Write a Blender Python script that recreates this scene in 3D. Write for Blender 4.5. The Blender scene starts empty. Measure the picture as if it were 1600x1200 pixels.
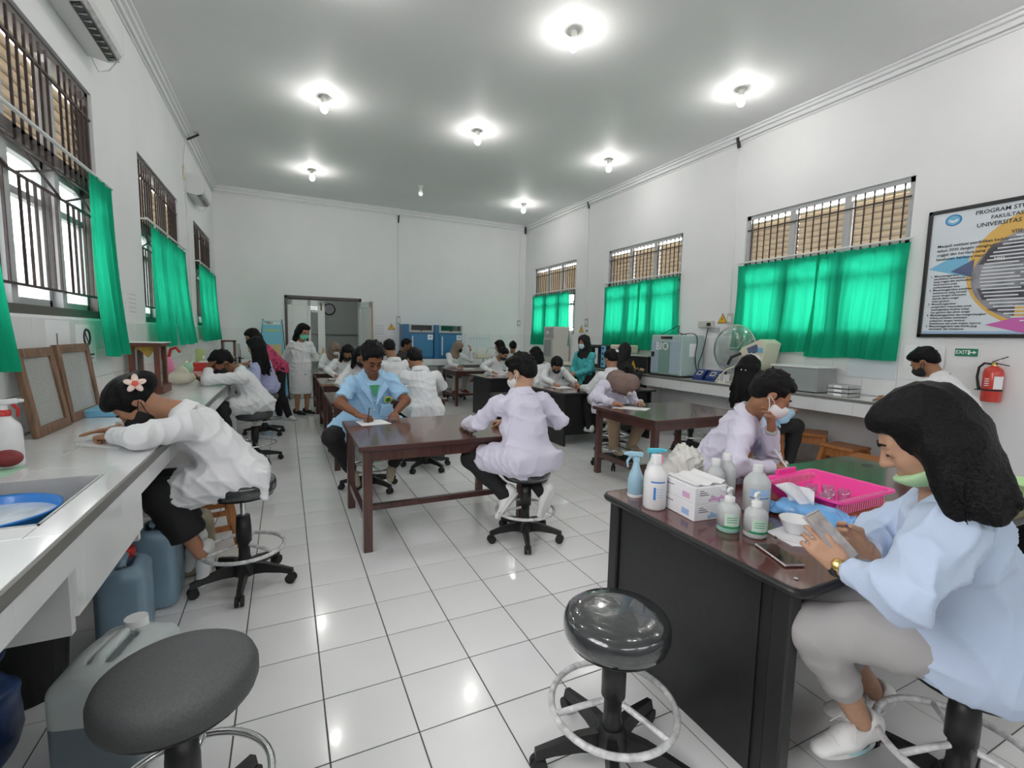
import bpy, math, random
import numpy as np
from mathutils import Vector, Matrix
random.seed(7)
rng = np.random.default_rng(7)
S = bpy.context.scene
COL = S.collection

# ------------------------------------------------------------------ camera, world, exposure
cd = bpy.data.cameras.new('camera')
cam = bpy.data.objects.new('camera', cd); COL.objects.link(cam)
cd.sensor_width = 36.0; cd.lens = 36.0 * 738.8 / 1600; cd.clip_start = 0.05; cd.clip_end = 200
cam.matrix_world = Matrix(((0.902445, 0.024268, -0.430122, 0), (-0.430292, 0.099525, -0.897186, 0),
                           (0.021035, 0.994739, 0.100258, 1.5), (0, 0, 0, 1)))
S.camera = cam
SKY = 9.0            # overcast sky
BULB = 300.0         # ceiling bulbs
S.view_settings.view_transform = 'Standard'; S.view_settings.look = 'None'
S.view_settings.gamma = 1.0; S.view_settings.use_curve_mapping = False
S.view_settings.exposure = 0.12
S.cycles.use_denoising = True
S.cycles.max_bounces = 10; S.cycles.diffuse_bounces = 5; S.cycles.transparent_max_bounces = 16
S.cycles.caustics_reflective = False; S.cycles.caustics_refractive = False
W = bpy.data.worlds.new('overcast_sky'); S.world = W; W.use_nodes = True
bg = W.node_tree.nodes['Background']
bg.inputs[0].default_value = (1.0, 0.975, 0.985, 1); bg.inputs[1].default_value = SKY

# room: x left/right, y depth, z up
XL, XR, YF, YB, ZC = -1.283, 5.924, -2.6, 11.66, 4.434
WIN_L = [(-0.4, 1.55), (2.85, 4.80), (6.02, 7.98), (9.22, 11.08)]
WIN_R = [(2.80, 4.80), (5.99, 7.98), (9.15, 11.10)]
WIN_ADDED = [(-0.9, 1.1), (1.4, 3.3), (3.6, 5.5)]      # unseen windows added behind the camera to brighten the room
FS = 2.45
ZS, ZT, ZM = 1.567, 3.247, 2.565
def portal(x, y0, y1, rot):
    ld = bpy.data.lights.new('window_daylight', 'AREA'); ld.shape = 'RECTANGLE'
    ld.size = ZT - ZS; ld.size_y = y1 - y0; ld.cycles.is_portal = True
    o = bpy.data.objects.new('window_daylight', ld); COL.objects.link(o)
    o.location = (x, (y0 + y1) / 2, (ZS + ZT) / 2); o.rotation_euler = (0, rot, 0)
for a, b in WIN_ADDED:
    ld = bpy.data.lights.new('window_daylight', 'AREA'); ld.shape = 'RECTANGLE'; ld.size = b - a; ld.size_y = ZT - FS; ld.cycles.is_portal = True
    o = bpy.data.objects.new('window_daylight', ld); COL.objects.link(o); o.location = ((a + b) / 2, YF - 0.3, (FS + ZT) / 2); o.rotation_euler = (math.pi / 2, 0, 0)
for a, b in WIN_L: portal(XL - 0.30, a, b, -math.pi / 2)
for a, b in WIN_R: portal(XR + 0.30, a, b, math.pi / 2)

# ------------------------------------------------------------------ materials
MATS = {}
def mat(name, col, rough=0.6, metal=0.0, spec=0.5, coat=0.0, trans=0.0, alpha=None, emit=0.0,
        noise=None, bump=None, sheen=0.0, wave=None, translucent=0.0, fold=None, sss=0.0):
    """procedural principled material. noise=(scale, amount): colour mottling; bump=(scale, strength); fold=(scale,strength)"""
    m = bpy.data.materials.new(name); m.use_nodes = True
    nt = m.node_tree; p = nt.nodes['Principled BSDF']; out = nt.nodes['Material Output']
    c = tuple(col) + (1,)
    p.inputs['Base Color'].default_value = c
    p.inputs['Roughness'].default_value = rough; p.inputs['Metallic'].default_value = metal
    p.inputs['Specular IOR Level'].default_value = spec
    p.inputs['Coat Weight'].default_value = coat; p.inputs['Coat Roughness'].default_value = 0.06
    p.inputs['Transmission Weight'].default_value = trans
    p.inputs['Sheen Weight'].default_value = sheen
    if sss: p.inputs['Subsurface Weight'].default_value = sss; p.inputs['Subsurface Radius'].default_value = (0.012, 0.005, 0.003); p.inputs['Subsurface Scale'].default_value = 1
    if alpha is not None: p.inputs['Alpha'].default_value = alpha
    if emit: p.inputs['Emission Color'].default_value = c; p.inputs['Emission Strength'].default_value = emit
    tc = None
    def co():
        nonlocal tc
        if tc is None: tc = nt.nodes.new('ShaderNodeTexCoord')
        return tc.outputs['Object']
    if noise:
        n = nt.nodes.new('ShaderNodeTexNoise'); n.inputs['Scale'].default_value = noise[0]; n.inputs['Detail'].default_value = 4
        nt.links.new(co(), n.inputs['Vector'])
        r = nt.nodes.new('ShaderNodeMapRange'); r.inputs['From Min'].default_value = 0.3; r.inputs['From Max'].default_value = 0.7
        r.inputs['To Min'].default_value = 1 - noise[1]; r.inputs['To Max'].default_value = 1 + noise[1]
        nt.links.new(n.outputs['Fac'], r.inputs['Value'])
        x = nt.nodes.new('ShaderNodeVectorMath'); x.operation = 'SCALE'; x.inputs[0].default_value = col
        nt.links.new(r.outputs[0], x.inputs['Scale']); nt.links.new(x.outputs[0], p.inputs['Base Color'])
    if wave:   # wood grain: (scale, stretch vector, amount)
        mp = nt.nodes.new('ShaderNodeMapping'); mp.inputs['Scale'].default_value = wave[1]
        nt.links.new(co(), mp.inputs['Vector'])
        n = nt.nodes.new('ShaderNodeTexNoise'); n.inputs['Scale'].default_value = wave[0]; n.inputs['Detail'].default_value = 5
        nt.links.new(mp.outputs[0], n.inputs['Vector'])
        r = nt.nodes.new('ShaderNodeMapRange'); r.inputs['From Min'].default_value = 0.3; r.inputs['From Max'].default_value = 0.7
        r.inputs['To Min'].default_value = 1 - wave[2]; r.inputs['To Max'].default_value = 1 + wave[2]
        nt.links.new(n.outputs['Fac'], r.inputs['Value'])
        x = nt.nodes.new('ShaderNodeVectorMath'); x.operation = 'SCALE'; x.inputs[0].default_value = col
        nt.links.new(r.outputs[0], x.inputs['Scale']); nt.links.new(x.outputs[0], p.inputs['Base Color'])
    if bump:
        n = nt.nodes.new('ShaderNodeTexNoise'); n.inputs['Scale'].default_value = bump[0]; n.inputs['Detail'].default_value = 3
        nt.links.new(co(), n.inputs['Vector'])
        b = nt.nodes.new('ShaderNodeBump'); b.inputs['Strength'].default_value = bump[1]; b.inputs['Distance'].default_value = 0.01
        nt.links.new(n.outputs['Fac'], b.inputs['Height']); nt.links.new(b.outputs[0], p.inputs['Normal'])
    if translucent:
        t = nt.nodes.new('ShaderNodeBsdfTranslucent'); t.inputs[0].default_value = c
        mx = nt.nodes.new('ShaderNodeMixShader'); mx.inputs[0].default_value = translucent
        nt.links.new(p.outputs[0], mx.inputs[1]); nt.links.new(t.outputs[0], mx.inputs[2]); nt.links.new(mx.outputs[0], out.inputs[0])
    MATS[name] = m
    return m
def glassy(name, tint=(1, 1, 1), rough=0.02, refl=0.12):
    """clear sheet: mostly see-through with a Fresnel sheen"""
    m = bpy.data.materials.new(name); m.use_nodes = True; nt = m.node_tree; nt.nodes.clear()
    o = nt.nodes.new('ShaderNodeOutputMaterial'); t = nt.nodes.new('ShaderNodeBsdfTransparent'); g = nt.nodes.new('ShaderNodeBsdfGlossy')
    lw = nt.nodes.new('ShaderNodeLayerWeight'); lw.inputs[0].default_value = 0.25
    mx = nt.nodes.new('ShaderNodeMixShader'); mr = nt.nodes.new('ShaderNodeMapRange'); mr.inputs['To Min'].default_value = refl * 0.4; mr.inputs['To Max'].default_value = refl * 3
    t.inputs[0].default_value = tuple(tint) + (1,); g.inputs['Roughness'].default_value = rough
    nt.links.new(lw.outputs['Facing'], mr.inputs[0]); nt.links.new(mr.outputs[0], mx.inputs[0])
    nt.links.new(t.outputs[0], mx.inputs[1]); nt.links.new(g.outputs[0], mx.inputs[2]); nt.links.new(mx.outputs[0], o.inputs[0])
    MATS[name] = m
    return m

mat('wall_paint', (0.84, 0.835, 0.845), 0.7, noise=(1.5, 0.02), spec=0.2)
mat('ceiling_paint', (0.80, 0.795, 0.80), 0.6, noise=(0.7, 0.03), spec=0.25)
mat('trim_paint', (0.82, 0.82, 0.83), 0.6, spec=0.2)
mat('floor_tile', (0.90, 0.895, 0.895), 0.16, coat=0.25, noise=(1.3, 0.035), spec=0.5)
mat('grout', (0.13, 0.125, 0.12), 0.9)
mat('wall_tile', (0.84, 0.835, 0.845), 0.18, spec=0.5, noise=(3, 0.02))
mat('wall_grout', (0.55, 0.55, 0.56), 0.9)
mat('bench_tile', (0.80, 0.80, 0.81), 0.13, coat=0.2, noise=(3, 0.02))
mat('bench_plaster', (0.62, 0.62, 0.62), 0.7, noise=(4, 0.06))
mat('edge_metal', (0.22, 0.21, 0.20), 0.5, metal=0.3)
mat('steel', (0.66, 0.66, 0.66), 0.5, metal=0.55, noise=(9, 0.1))
mat('chrome', (0.8, 0.8, 0.8), 0.12, metal=1.0)
mat('frame_paint', (0.10, 0.085, 0.08), 0.5)
mat('frame_grey', (0.46, 0.47, 0.48), 0.45)
mat('bar_iron', (0.055, 0.035, 0.035), 0.6, noise=(40, 0.3))
mat('slat_wood', (0.62, 0.55, 0.44), 0.65, wave=(6, (1, 0.6, 9), 0.2), translucent=0.28)
mat('curtain_green', (0.015, 0.44, 0.25), 0.85, translucent=0.5, noise=(5, 0.06), spec=0.1)
mat('rod_white', (0.75, 0.75, 0.75), 0.4)
glassy('pane_glass', (0.95, 0.98, 0.97))
glassy('cup_glass', (0.97, 0.98, 1.0), refl=0.25)
glassy('clear_wrap', (0.90, 0.92, 0.92), rough=0.15, refl=0.3)
mat('dark_wood', (0.075, 0.028, 0.022), 0.28, coat=0.25, wave=(4, (14, 1, 1), 0.35), spec=0.5)
mat('table_top', (0.13, 0.062, 0.045), 0.22, coat=0.35, wave=(3, (1, 12, 1), 0.3))
mat('table_edge', (0.06, 0.022, 0.018), 0.35, coat=0.2)
mat('light_wood', (0.30, 0.17, 0.10), 0.4, wave=(4, (14, 1, 1), 0.2))
mat('desk_top', (0.11, 0.035, 0.03), 0.14, coat=0.5, wave=(3, (10, 1, 1), 0.25))
mat('desk_black', (0.012, 0.012, 0.013), 0.42, noise=(30, 0.2))
mat('black_plastic', (0.014, 0.014, 0.015), 0.4)
mat('rubber', (0.02, 0.02, 0.02), 0.7)
mat('seat_wrap', (0.035, 0.038, 0.04), 0.16, coat=1.0, bump=(14, 0.5))
mat('seat_fabric', (0.075, 0.078, 0.08), 0.55, bump=(420, 0.35), noise=(180, 0.2))
mat('wrap_tape', (0.62, 0.62, 0.62), 0.3, coat=0.4, noise=(30, 0.35), bump=(40, 0.5))
mat('orange_wood', (0.42, 0.16, 0.045), 0.4, wave=(5, (9, 9, 1), 0.25), coat=0.2)
mat('white_plastic', (0.80, 0.80, 0.81), 0.35)
mat('milky_plastic', (0.72, 0.75, 0.75), 0.3, trans=0.25)
mat('jerry_plastic', (0.62, 0.68, 0.68), 0.35, trans=0.2, noise=(5, 0.06))
mat('jerry_liquid', (0.14, 0.18, 0.21), 0.3, noise=(4, 0.12))
mat('jerry_blue', (0.22, 0.33, 0.42), 0.3, noise=(4, 0.12))
mat('jerry_tan', (0.30, 0.27, 0.18), 0.4, noise=(5, 0.2))
mat('paper', (0.86, 0.86, 0.88), 0.7)
mat('ink', (0.03, 0.03, 0.04), 0.7)
mat('ink_grey', (0.22, 0.22, 0.25), 0.7)
mat('red', (0.55, 0.03, 0.025), 0.35)
mat('extinguisher_red', (0.60, 0.045, 0.03), 0.25, coat=0.4)
mat('maroon', (0.22, 0.025, 0.03), 0.5, noise=(30, 0.25))
mat('paper_green', (0.42, 0.70, 0.50), 0.7)
mat('pale_green', (0.55, 0.80, 0.42), 0.4)
mat('lime', (0.45, 0.60, 0.25), 0.6)
mat('basin_blue', (0.02, 0.20, 0.62), 0.3, coat=0.2)
mat('water', (0.62, 0.70, 0.76), 0.2, noise=(14, 0.2))
mat('spray_blue', (0.42, 0.66, 0.82), 0.3, trans=0.15)
mat('teal_plastic', (0.10, 0.50, 0.62), 0.35)
mat('pink_plastic', (0.85, 0.25, 0.45), 0.35)
mat('hot_pink', (0.90, 0.06, 0.36), 0.35, spec=0.4)
mat('label_blue', (0.06, 0.22, 0.60), 0.5)
mat('label_green', (0.03, 0.30, 0.12), 0.5)
mat('label_mint', (0.62, 0.80, 0.68), 0.5)
mat('gel_mint', (0.42, 0.78, 0.66), 0.2, trans=0.2)
mat('print_pink', (0.72, 0.42, 0.66), 0.6)
mat('print_blue', (0.36, 0.55, 0.82), 0.6)
mat('packet_blue', (0.16, 0.42, 0.78), 0.28, coat=0.3, noise=(9, 0.15), bump=(16, 0.3))
mat('tissue', (0.84, 0.83, 0.85), 0.9, bump=(30, 0.2))
mat('bag_plastic', (0.72, 0.70, 0.66), 0.3, bump=(22, 0.6), trans=0.1)
mat('print_brown', (0.50, 0.22, 0.15), 0.5)
mat('terracotta', (0.48, 0.20, 0.12), 0.6, noise=(14, 0.2))
mat('case_wood', (0.16, 0.055, 0.035), 0.4, wave=(5, (8, 8, 1), 0.3))
mat('old_wood', (0.20, 0.11, 0.065), 0.6, wave=(6, (6, 6, 1), 0.4), noise=None)
mat('screen_mesh', (0.50, 0.50, 0.48), 0.7, noise=(120, 0.15), alpha=0.62)
mat('yellow_cloth', (0.65, 0.32, 0.03), 0.8, bump=(20, 0.4))
mat('steel_blue', (0.03, 0.16, 0.34), 0.35)
mat('door_blue', (0.035, 0.20, 0.40), 0.35, coat=0.2)
mat('panel_grey', (0.45, 0.46, 0.46), 0.4)
mat('black_gloss', (0.008, 0.01, 0.012), 0.1, coat=0.5)
mat('bio_shell', (0.42, 0.53, 0.52), 0.4)
mat('bio_door', (0.40, 0.50, 0.58), 0.4)
mat('bio_strip', (0.22, 0.36, 0.32), 0.4)
mat('cream', (0.72, 0.68, 0.54), 0.45)
mat('cream_grey', (0.60, 0.58, 0.53), 0.45)
mat('device_blue', (0.01, 0.03, 0.16), 0.35)
mat('grey_metal', (0.34, 0.37, 0.37), 0.4, metal=0.2)
mat('grey_metal_side', (0.40, 0.40, 0.40), 0.35, metal=0.7, noise=(3, 0.1))
mat('hazard_yellow', (0.80, 0.45, 0.02), 0.5)
mat('exit_green', (0.01, 0.22, 0.11), 0.5)
mat('gold', (0.75, 0.52, 0.18), 0.25, metal=1.0)
mat('frame_black', (0.012, 0.012, 0.013), 0.35)
mat('board_white', (0.72, 0.77, 0.82), 0.3, coat=0.2)
mat('board_yellow', (0.75, 0.46, 0.12), 0.5)
mat('board_grey', (0.28, 0.27, 0.30), 0.5, noise=(7, 0.4))
mat('board_photo', (0.10, 0.09, 0.10), 0.5, noise=(9, 0.5))
mat('board_sky', (0.20, 0.50, 0.72), 0.5)
mat('board_navy', (0.10, 0.13, 0.24), 0.5)
mat('board_magenta', (0.62, 0.14, 0.45), 0.5)
mat('logo_blue', (0.05, 0.25, 0.55), 0.5)
mat('banner_blue', (0.22, 0.55, 0.72), 0.6)
mat('banner_deep', (0.02, 0.22, 0.55), 0.6)
mat('banner_sand', (0.62, 0.48, 0.25), 0.6)
mat('door_white', (0.80, 0.80, 0.80), 0.4)
mat('door_edge', (0.45, 0.30, 0.20), 0.5)
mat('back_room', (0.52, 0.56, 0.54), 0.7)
mat('ac_white', (0.74, 0.74, 0.74), 0.4)
mat('ac_dirty', (0.42, 0.42, 0.42), 0.6, noise=(18, 0.3))
mat('box_yellow', (0.70, 0.66, 0.48), 0.5)
mat('building_wall', (0.85, 0.86, 0.84), 0.8, noise=(0.6, 0.05))
mat('ground', (0.35, 0.36, 0.33), 0.9, noise=(0.5, 0.1))
mat('bulb_glow', (1.0, 0.98, 0.95), 0.4, emit=BULB)
mat('bulb_off_glow', (0.85, 0.85, 0.82), 0.3, emit=0.9)  # unlit bulb, with a faint glow put into its material
mat('socket', (0.88, 0.88, 0.86), 0.4, translucent=0.35)
mat('phone_screen', (0.30, 0.27, 0.26), 0.1, coat=0.6, noise=(30, 0.4), emit=0.35)
mat('phone_body', (0.55, 0.48, 0.48), 0.25, metal=0.6)
mat('bag_blue', (0.02, 0.05, 0.16), 0.4, noise=(9, 0.6), bump=(12, 0.5))
# people
SK = {'tan': (0.36, 0.17, 0.095), 'brown': (0.23, 0.095, 0.05), 'light': (0.50, 0.29, 0.19), 'mid': (0.42, 0.21, 0.125)}
for k_, v_ in SK.items(): mat('skin_' + k_, v_, 0.48, noise=(30, 0.06), spec=0.35, sss=0.12)
mat('hair_black', (0.005, 0.0045, 0.005), 0.55, bump=(90, 0.6), spec=0.18)
mat('hair_soft', (0.007, 0.006, 0.006), 0.5, bump=(90, 0.35), spec=0.35)
mat('coat_white', (0.78, 0.78, 0.80), 0.85, bump=(9, 0.35), sheen=0.1)
mat('coat_lilac', (0.70, 0.67, 0.80), 0.85, bump=(9, 0.35), sheen=0.1)
mat('coat_blue', (0.38, 0.62, 0.86), 0.85, bump=(9, 0.35), sheen=0.1)
mat('blouse_blue', (0.52, 0.62, 0.80), 0.85, bump=(11, 0.4), sheen=0.1)
mat('shirt_sky', (0.38, 0.60, 0.80), 0.85, bump=(10, 0.35))
mat('lavender', (0.42, 0.42, 0.66), 0.85, bump=(10, 0.35))
mat('pink_top', (0.48, 0.05, 0.13), 0.85, noise=(22, 0.6))
mat('batik_dark', (0.045, 0.045, 0.045), 0.85, noise=(26, 0.7))
mat('gown_teal', (0.06, 0.42, 0.44), 0.7, bump=(10, 0.4))
mat('grey_trousers', (0.40, 0.385, 0.38), 0.85, bump=(9, 0.35))
mat('black_cloth', (0.012, 0.012, 0.013), 0.85, bump=(9, 0.3))
mat('tan_cloth', (0.42, 0.30, 0.20), 0.85, bump=(9, 0.35))
mat('pale_cloth', (0.62, 0.60, 0.56), 0.85, bump=(9, 0.35))
mat('red_cloth', (0.30, 0.04, 0.03), 0.85, bump=(9, 0.35))
mat('hijab_brown', (0.22, 0.15, 0.13), 0.85, bump=(9, 0.3))
mat('hijab_taupe', (0.26, 0.20, 0.16), 0.85, bump=(9, 0.3))
mat('hijab_black', (0.010, 0.010, 0.011), 0.85, bump=(9, 0.3))
mat('mask_white', (0.80, 0.80, 0.80), 0.8)
mat('mask_black', (0.012, 0.012, 0.014), 0.8)
mat('mask_green', (0.16, 0.62, 0.46), 0.8)
mat('mask_lime', (0.50, 0.75, 0.42), 0.8)
mat('mask_blue', (0.52, 0.68, 0.78), 0.8)
mat('shoe_white', (0.78, 0.78, 0.77), 0.5)
mat('shoe_tan', (0.36, 0.30, 0.22), 0.6)
mat('shoe_black', (0.015, 0.013, 0.013), 0.35)
mat('sole_mint', (0.42, 0.68, 0.72), 0.5)
mat('eye_dark', (0.012, 0.008, 0.007), 0.3)
mat('lip', (0.30, 0.11, 0.085), 0.5)
mat('petal', (0.85, 0.66, 0.58), 0.6, noise=(30, 0.1))
mat('petal_heart', (0.75, 0.12, 0.08), 0.6)
mat('emblem_gold', (0.62, 0.55, 0.06), 0.6)
mat('sand', (0.4, 0.36, 0.3), 0.8)

# ------------------------------------------------------------------ mesh helpers
def tag(o, label=None, cat=None, group=None, kind=None):
    if label: o['label'] = label
    if cat: o['category'] = cat
    if group: o['group'] = group
    if kind: o['kind'] = kind
    return o
def thing(name, label, cat, loc=(0, 0, 0), group=None, rot=0.0):
    o = bpy.data.objects.new(name, None); COL.objects.link(o)
    o.empty_display_size = 0.05; o.location = loc; o.rotation_euler = (0, 0, rot)
    return tag(o, label, cat, group)
def wloc(o):
    p = np.zeros(3)
    while o is not None:
        p = p + np.array(o.location); o = o.parent
    return p
def V(*a): return np.array(a, float)
def nrm(v): v = np.array(v, float); return v / (np.linalg.norm(v) + 1e-12)
def frame_of(d):
    d = nrm(d); h = V(0, 0, 1) if abs(d[2]) < 0.9 else V(1, 0, 0)
    a = nrm(np.cross(h, d)); return d, a, np.cross(d, a)
STUFFY = {'slots', 'eyes', 'eyebrows', 'buttons', 'print', 'print_lines', 'text_lines', 'caption_lines', 'hair_clips', 'fins', 'knobs', 'mask_strap', 'tubes', 'label_print', 'hands'}
class MB:
    def __init__(s): s.v = []; s.f = []; s.sm = []
    def add(s, vs, fs, smooth=False):
        n = len(s.v); s.v.extend([tuple(map(float, q)) for q in vs])
        s.f.extend([tuple(i + n for i in q) for q in fs]); s.sm.extend([smooth] * len(fs)); return s
    def obox(s, c, ax, h, ch=0.0):
        c = np.array(c, float); A = [np.array(a, float) for a in ax]; ch = min(ch, min(h) * 0.9)
        if ch <= 0:
            vs = [c + A[0] * h[0] * i + A[1] * h[1] * j + A[2] * h[2] * k for i in (-1, 1) for j in (-1, 1) for k in (-1, 1)]
            return s.add(vs, [(0, 1, 3, 2), (4, 6, 7, 5), (0, 4, 5, 1), (2, 3, 7, 6), (0, 2, 6, 4), (1, 5, 7, 3)])
        vs = []; ix = {}
        for i in (-1, 1):
            for j in (-1, 1):
                for k in (-1, 1):
                    for a in range(3):
                        hh = [h[0] - ch, h[1] - ch, h[2] - ch]; hh[a] = h[a]
                        ix[(i, j, k, a)] = len(vs); vs.append(c + A[0] * hh[0] * i + A[1] * hh[1] * j + A[2] * hh[2] * k)
        fs = []
        for g in (-1, 1):
            q = [ix[(g, j, k, 0)] for j, k in ((-1, -1), (1, -1), (1, 1), (-1, 1))]; fs.append(q if g > 0 else q[::-1])
            q = [ix[(i, g, k, 1)] for i, k in ((-1, -1), (-1, 1), (1, 1), (1, -1))]; fs.append(q if g > 0 else q[::-1])
            q = [ix[(i, j, g, 2)] for i, j in ((-1, -1), (1, -1), (1, 1), (-1, 1))]; fs.append(q if g > 0 else q[::-1])
        for i in (-1, 1):
            for j in (-1, 1):
                q = [ix[(i, j, -1, 0)], ix[(i, j, -1, 1)], ix[(i, j, 1, 1)], ix[(i, j, 1, 0)]]; fs.append(q if i * j > 0 else q[::-1])
                q = [ix[(i, -1, j, 0)], ix[(i, 1, j, 0)], ix[(i, 1, j, 2)], ix[(i, -1, j, 2)]]; fs.append(q if i * j > 0 else q[::-1])
                q = [ix[(-1, i, j, 1)], ix[(-1, i, j, 2)], ix[(1, i, j, 2)], ix[(1, i, j, 1)]]; fs.append(q if i * j > 0 else q[::-1])
                for k in (-1, 1):
                    q = [ix[(i, j, k, 0)], ix[(i, j, k, 1)], ix[(i, j, k, 2)]]; fs.append(q if i * j * k > 0 else q[::-1])
        return s.add(vs, fs)
    def box(s, x0, x1, y0, y1, z0, z1, ch=0.0):
        return s.obox(((x0 + x1) / 2, (y0 + y1) / 2, (z0 + z1) / 2), ((1, 0, 0), (0, 1, 0), (0, 0, 1)),
                      (abs(x1 - x0) / 2, abs(y1 - y0) / 2, abs(z1 - z0) / 2), ch)
    def bar(s, a, b, w, h=None, ch=0.0, up=None):
        a = np.array(a, float); b = np.array(b, float); d, p, q = frame_of(b - a); h = h or w
        if up is not None:
            p = nrm(np.cross(up, d)); q = np.cross(d, p)
        return s.obox((a + b) / 2, (d, p, q), (np.linalg.norm(b - a) / 2, w / 2, h / 2), ch)
    def cyl(s, a, b, ra, rb=None, n=14, caps=True):
        a = np.array(a, float); b = np.array(b, float); rb = ra if rb is None else rb
        d, p, q = frame_of(b - a); vs = []
        for c, r in ((a, ra), (b, rb)):
            for i in range(n):
                t = 2 * math.pi * i / n; vs.append(c + p * r * math.cos(t) + q * r * math.sin(t))
        s.add(vs, [(i, (i + 1) % n, n + (i + 1) % n, n + i) for i in range(n)], True)
        if caps: s.add(vs, [tuple(range(n))[::-1], tuple(range(n, 2 * n))])
        return s
    def tube(s, pts, r, n=8, closed=False):
        P = [np.array(p, float) for p in pts]; m = len(P); vs = []; pv = None
        for i in range(m):
            d = nrm(P[(i + 1) % m] - P[i - 1]) if closed else nrm(P[min(i + 1, m - 1)] - P[max(i - 1, 0)])
            if pv is None: _, p, q = frame_of(d)
            else:
                p = nrm(pv - d * np.dot(pv, d)); q = np.cross(d, p)
            pv = p; rr = r[i] if hasattr(r, '__len__') else r
            for k in range(n):
                t = 2 * math.pi * k / n; vs.append(P[i] + p * rr * math.cos(t) + q * rr * math.sin(t))
        fs = []
        for i in range(m if closed else m - 1):
            j = (i + 1) % m
            fs += [(i * n + k, i * n + (k + 1) % n, j * n + (k + 1) % n, j * n + k) for k in range(n)]
        s.add(vs, fs, True)
        if not closed: s.add(vs, [tuple(range(n))[::-1], tuple(range((m - 1) * n, m * n))])
        return s
    def ring(s, c, R, r, n=32, k=8, axis=(0, 0, 1)):
        d, p, q = frame_of(axis); c = np.array(c, float)
        return s.tube([c + R * (p * math.cos(2 * math.pi * i / n) + q * math.sin(2 * math.pi * i / n)) for i in range(n)], r, k, True)
    def lathe(s, c, prof, n=24, sx=1.0, sy=1.0, rot=0.0, axis=None):
        c = np.array(c, float)
        A, B, Z = V(1, 0, 0), V(0, 1, 0), V(0, 0, 1)
        if axis is not None: Z, A, B = frame_of(axis)
        vs = []
        for r, z in prof:
            for i in range(n):
                t = 2 * math.pi * i / n; x = r * sx * math.cos(t); y = r * sy * math.sin(t)
                vs.append(c + A * (x * math.cos(rot) - y * math.sin(rot)) + B * (x * math.sin(rot) + y * math.cos(rot)) + Z * z)
        m = len(prof); fs = []
        for j in range(m - 1):
            fs += [(j * n + i, j * n + (i + 1) % n, (j + 1) * n + (i + 1) % n, (j + 1) * n + i) for i in range(n)]
        s.add(vs, fs, True)
        cap = []
        if prof[0][0] > 2e-3: cap.append(tuple(range(n))[::-1])
        if prof[-1][0] > 1e-5 and not (m == 2 and abs(prof[0][1] - prof[1][1]) < 1e-6): cap.append(tuple(range((m - 1) * n, m * n)))
        if cap: s.add(vs, cap)
        return s
    def prism(s, poly, vec):
        P = [np.array(p, float) for p in poly]; n = len(P); v = np.array(vec, float)
        return s.add(P + [p + v for p in P], [tuple(range(n))[::-1], tuple(range(n, 2 * n))] + [(i, (i + 1) % n, n + (i + 1) % n, n + i) for i in range(n)])
    def ball(s, c, r, n=12, m=8, ax=None):
        r = (r, r, r) if not hasattr(r, '__len__') else r; A = ax or ((1, 0, 0), (0, 1, 0), (0, 0, 1)); A = [np.array(a, float) for a in A]
        c = np.array(c, float); vs = [c + A[2] * r[2]]
        for j in range(1, m):
            t = math.pi * j / m
            for i in range(n):
                u = 2 * math.pi * i / n
                vs.append(c + A[0] * r[0] * math.sin(t) * math.cos(u) + A[1] * r[1] * math.sin(t) * math.sin(u) + A[2] * r[2] * math.cos(t))
        vs.append(c - A[2] * r[2]); L = len(vs) - 1
        fs = [(0, 1 + i, 1 + (i + 1) % n) for i in range(n)]
        for j in range(m - 2):
            fs += [(1 + j * n + i, 1 + (j + 1) * n + i, 1 + (j + 1) * n + (i + 1) % n, 1 + j * n + (i + 1) % n) for i in range(n)]
        fs += [(L, 1 + (m - 2) * n + (i + 1) % n, 1 + (m - 2) * n + i) for i in range(n)]
        return s.add(vs, fs, True)
    def grid(s, P, smooth=True):
        P = np.asarray(P, float); a, b = P.shape[:2]
        return s.add(P.reshape(-1, 3), [(i * b + j, i * b + j + 1, (i + 1) * b + j + 1, (i + 1) * b + j) for i in range(a - 1) for j in range(b - 1)], smooth)
    def build(s, name, m, parent=None, local=False):
        """vertices are in world space (unless local) and are stored relative to the parent thing"""
        me = bpy.data.meshes.new(name); vs = np.array(s.v, float).reshape(-1, 3)
        stuffy = name in STUFFY
        if parent is not None and not local: vs = vs - wloc(parent)
        if parent is None and not local:
            org = (vs.min(0) + vs.max(0)) / 2; org[2] = vs[:, 2].min(); vs = vs - org
        me.from_pydata([tuple(q) for q in vs], [], s.f); me.polygons.foreach_set('use_smooth', s.sm)
        me.materials.append(MATS[m] if isinstance(m, str) else m); me.update()
        o = bpy.data.objects.new(name, me); COL.objects.link(o)
        if parent is not None: o.parent = parent
        elif not local: o.location = org
        if stuffy: o['kind'] = 'stuff'
        return o
def link_copy(o, parent, loc):
    c = o.copy(); COL.objects.link(c); c.parent = parent; c.location = loc; return c
def copy_tree(root, loc, rot, label, group=None):
    r = root.copy(); COL.objects.link(r); r.location = loc; r.rotation_euler = (0, 0, rot); r['label'] = label
    if group: r['group'] = group
    for ch in list(root.children):
        c = ch.copy(); COL.objects.link(c); c.parent = r
        for g in list(ch.children):
            d = g.copy(); COL.objects.link(d); d.parent = c
    return r
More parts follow.
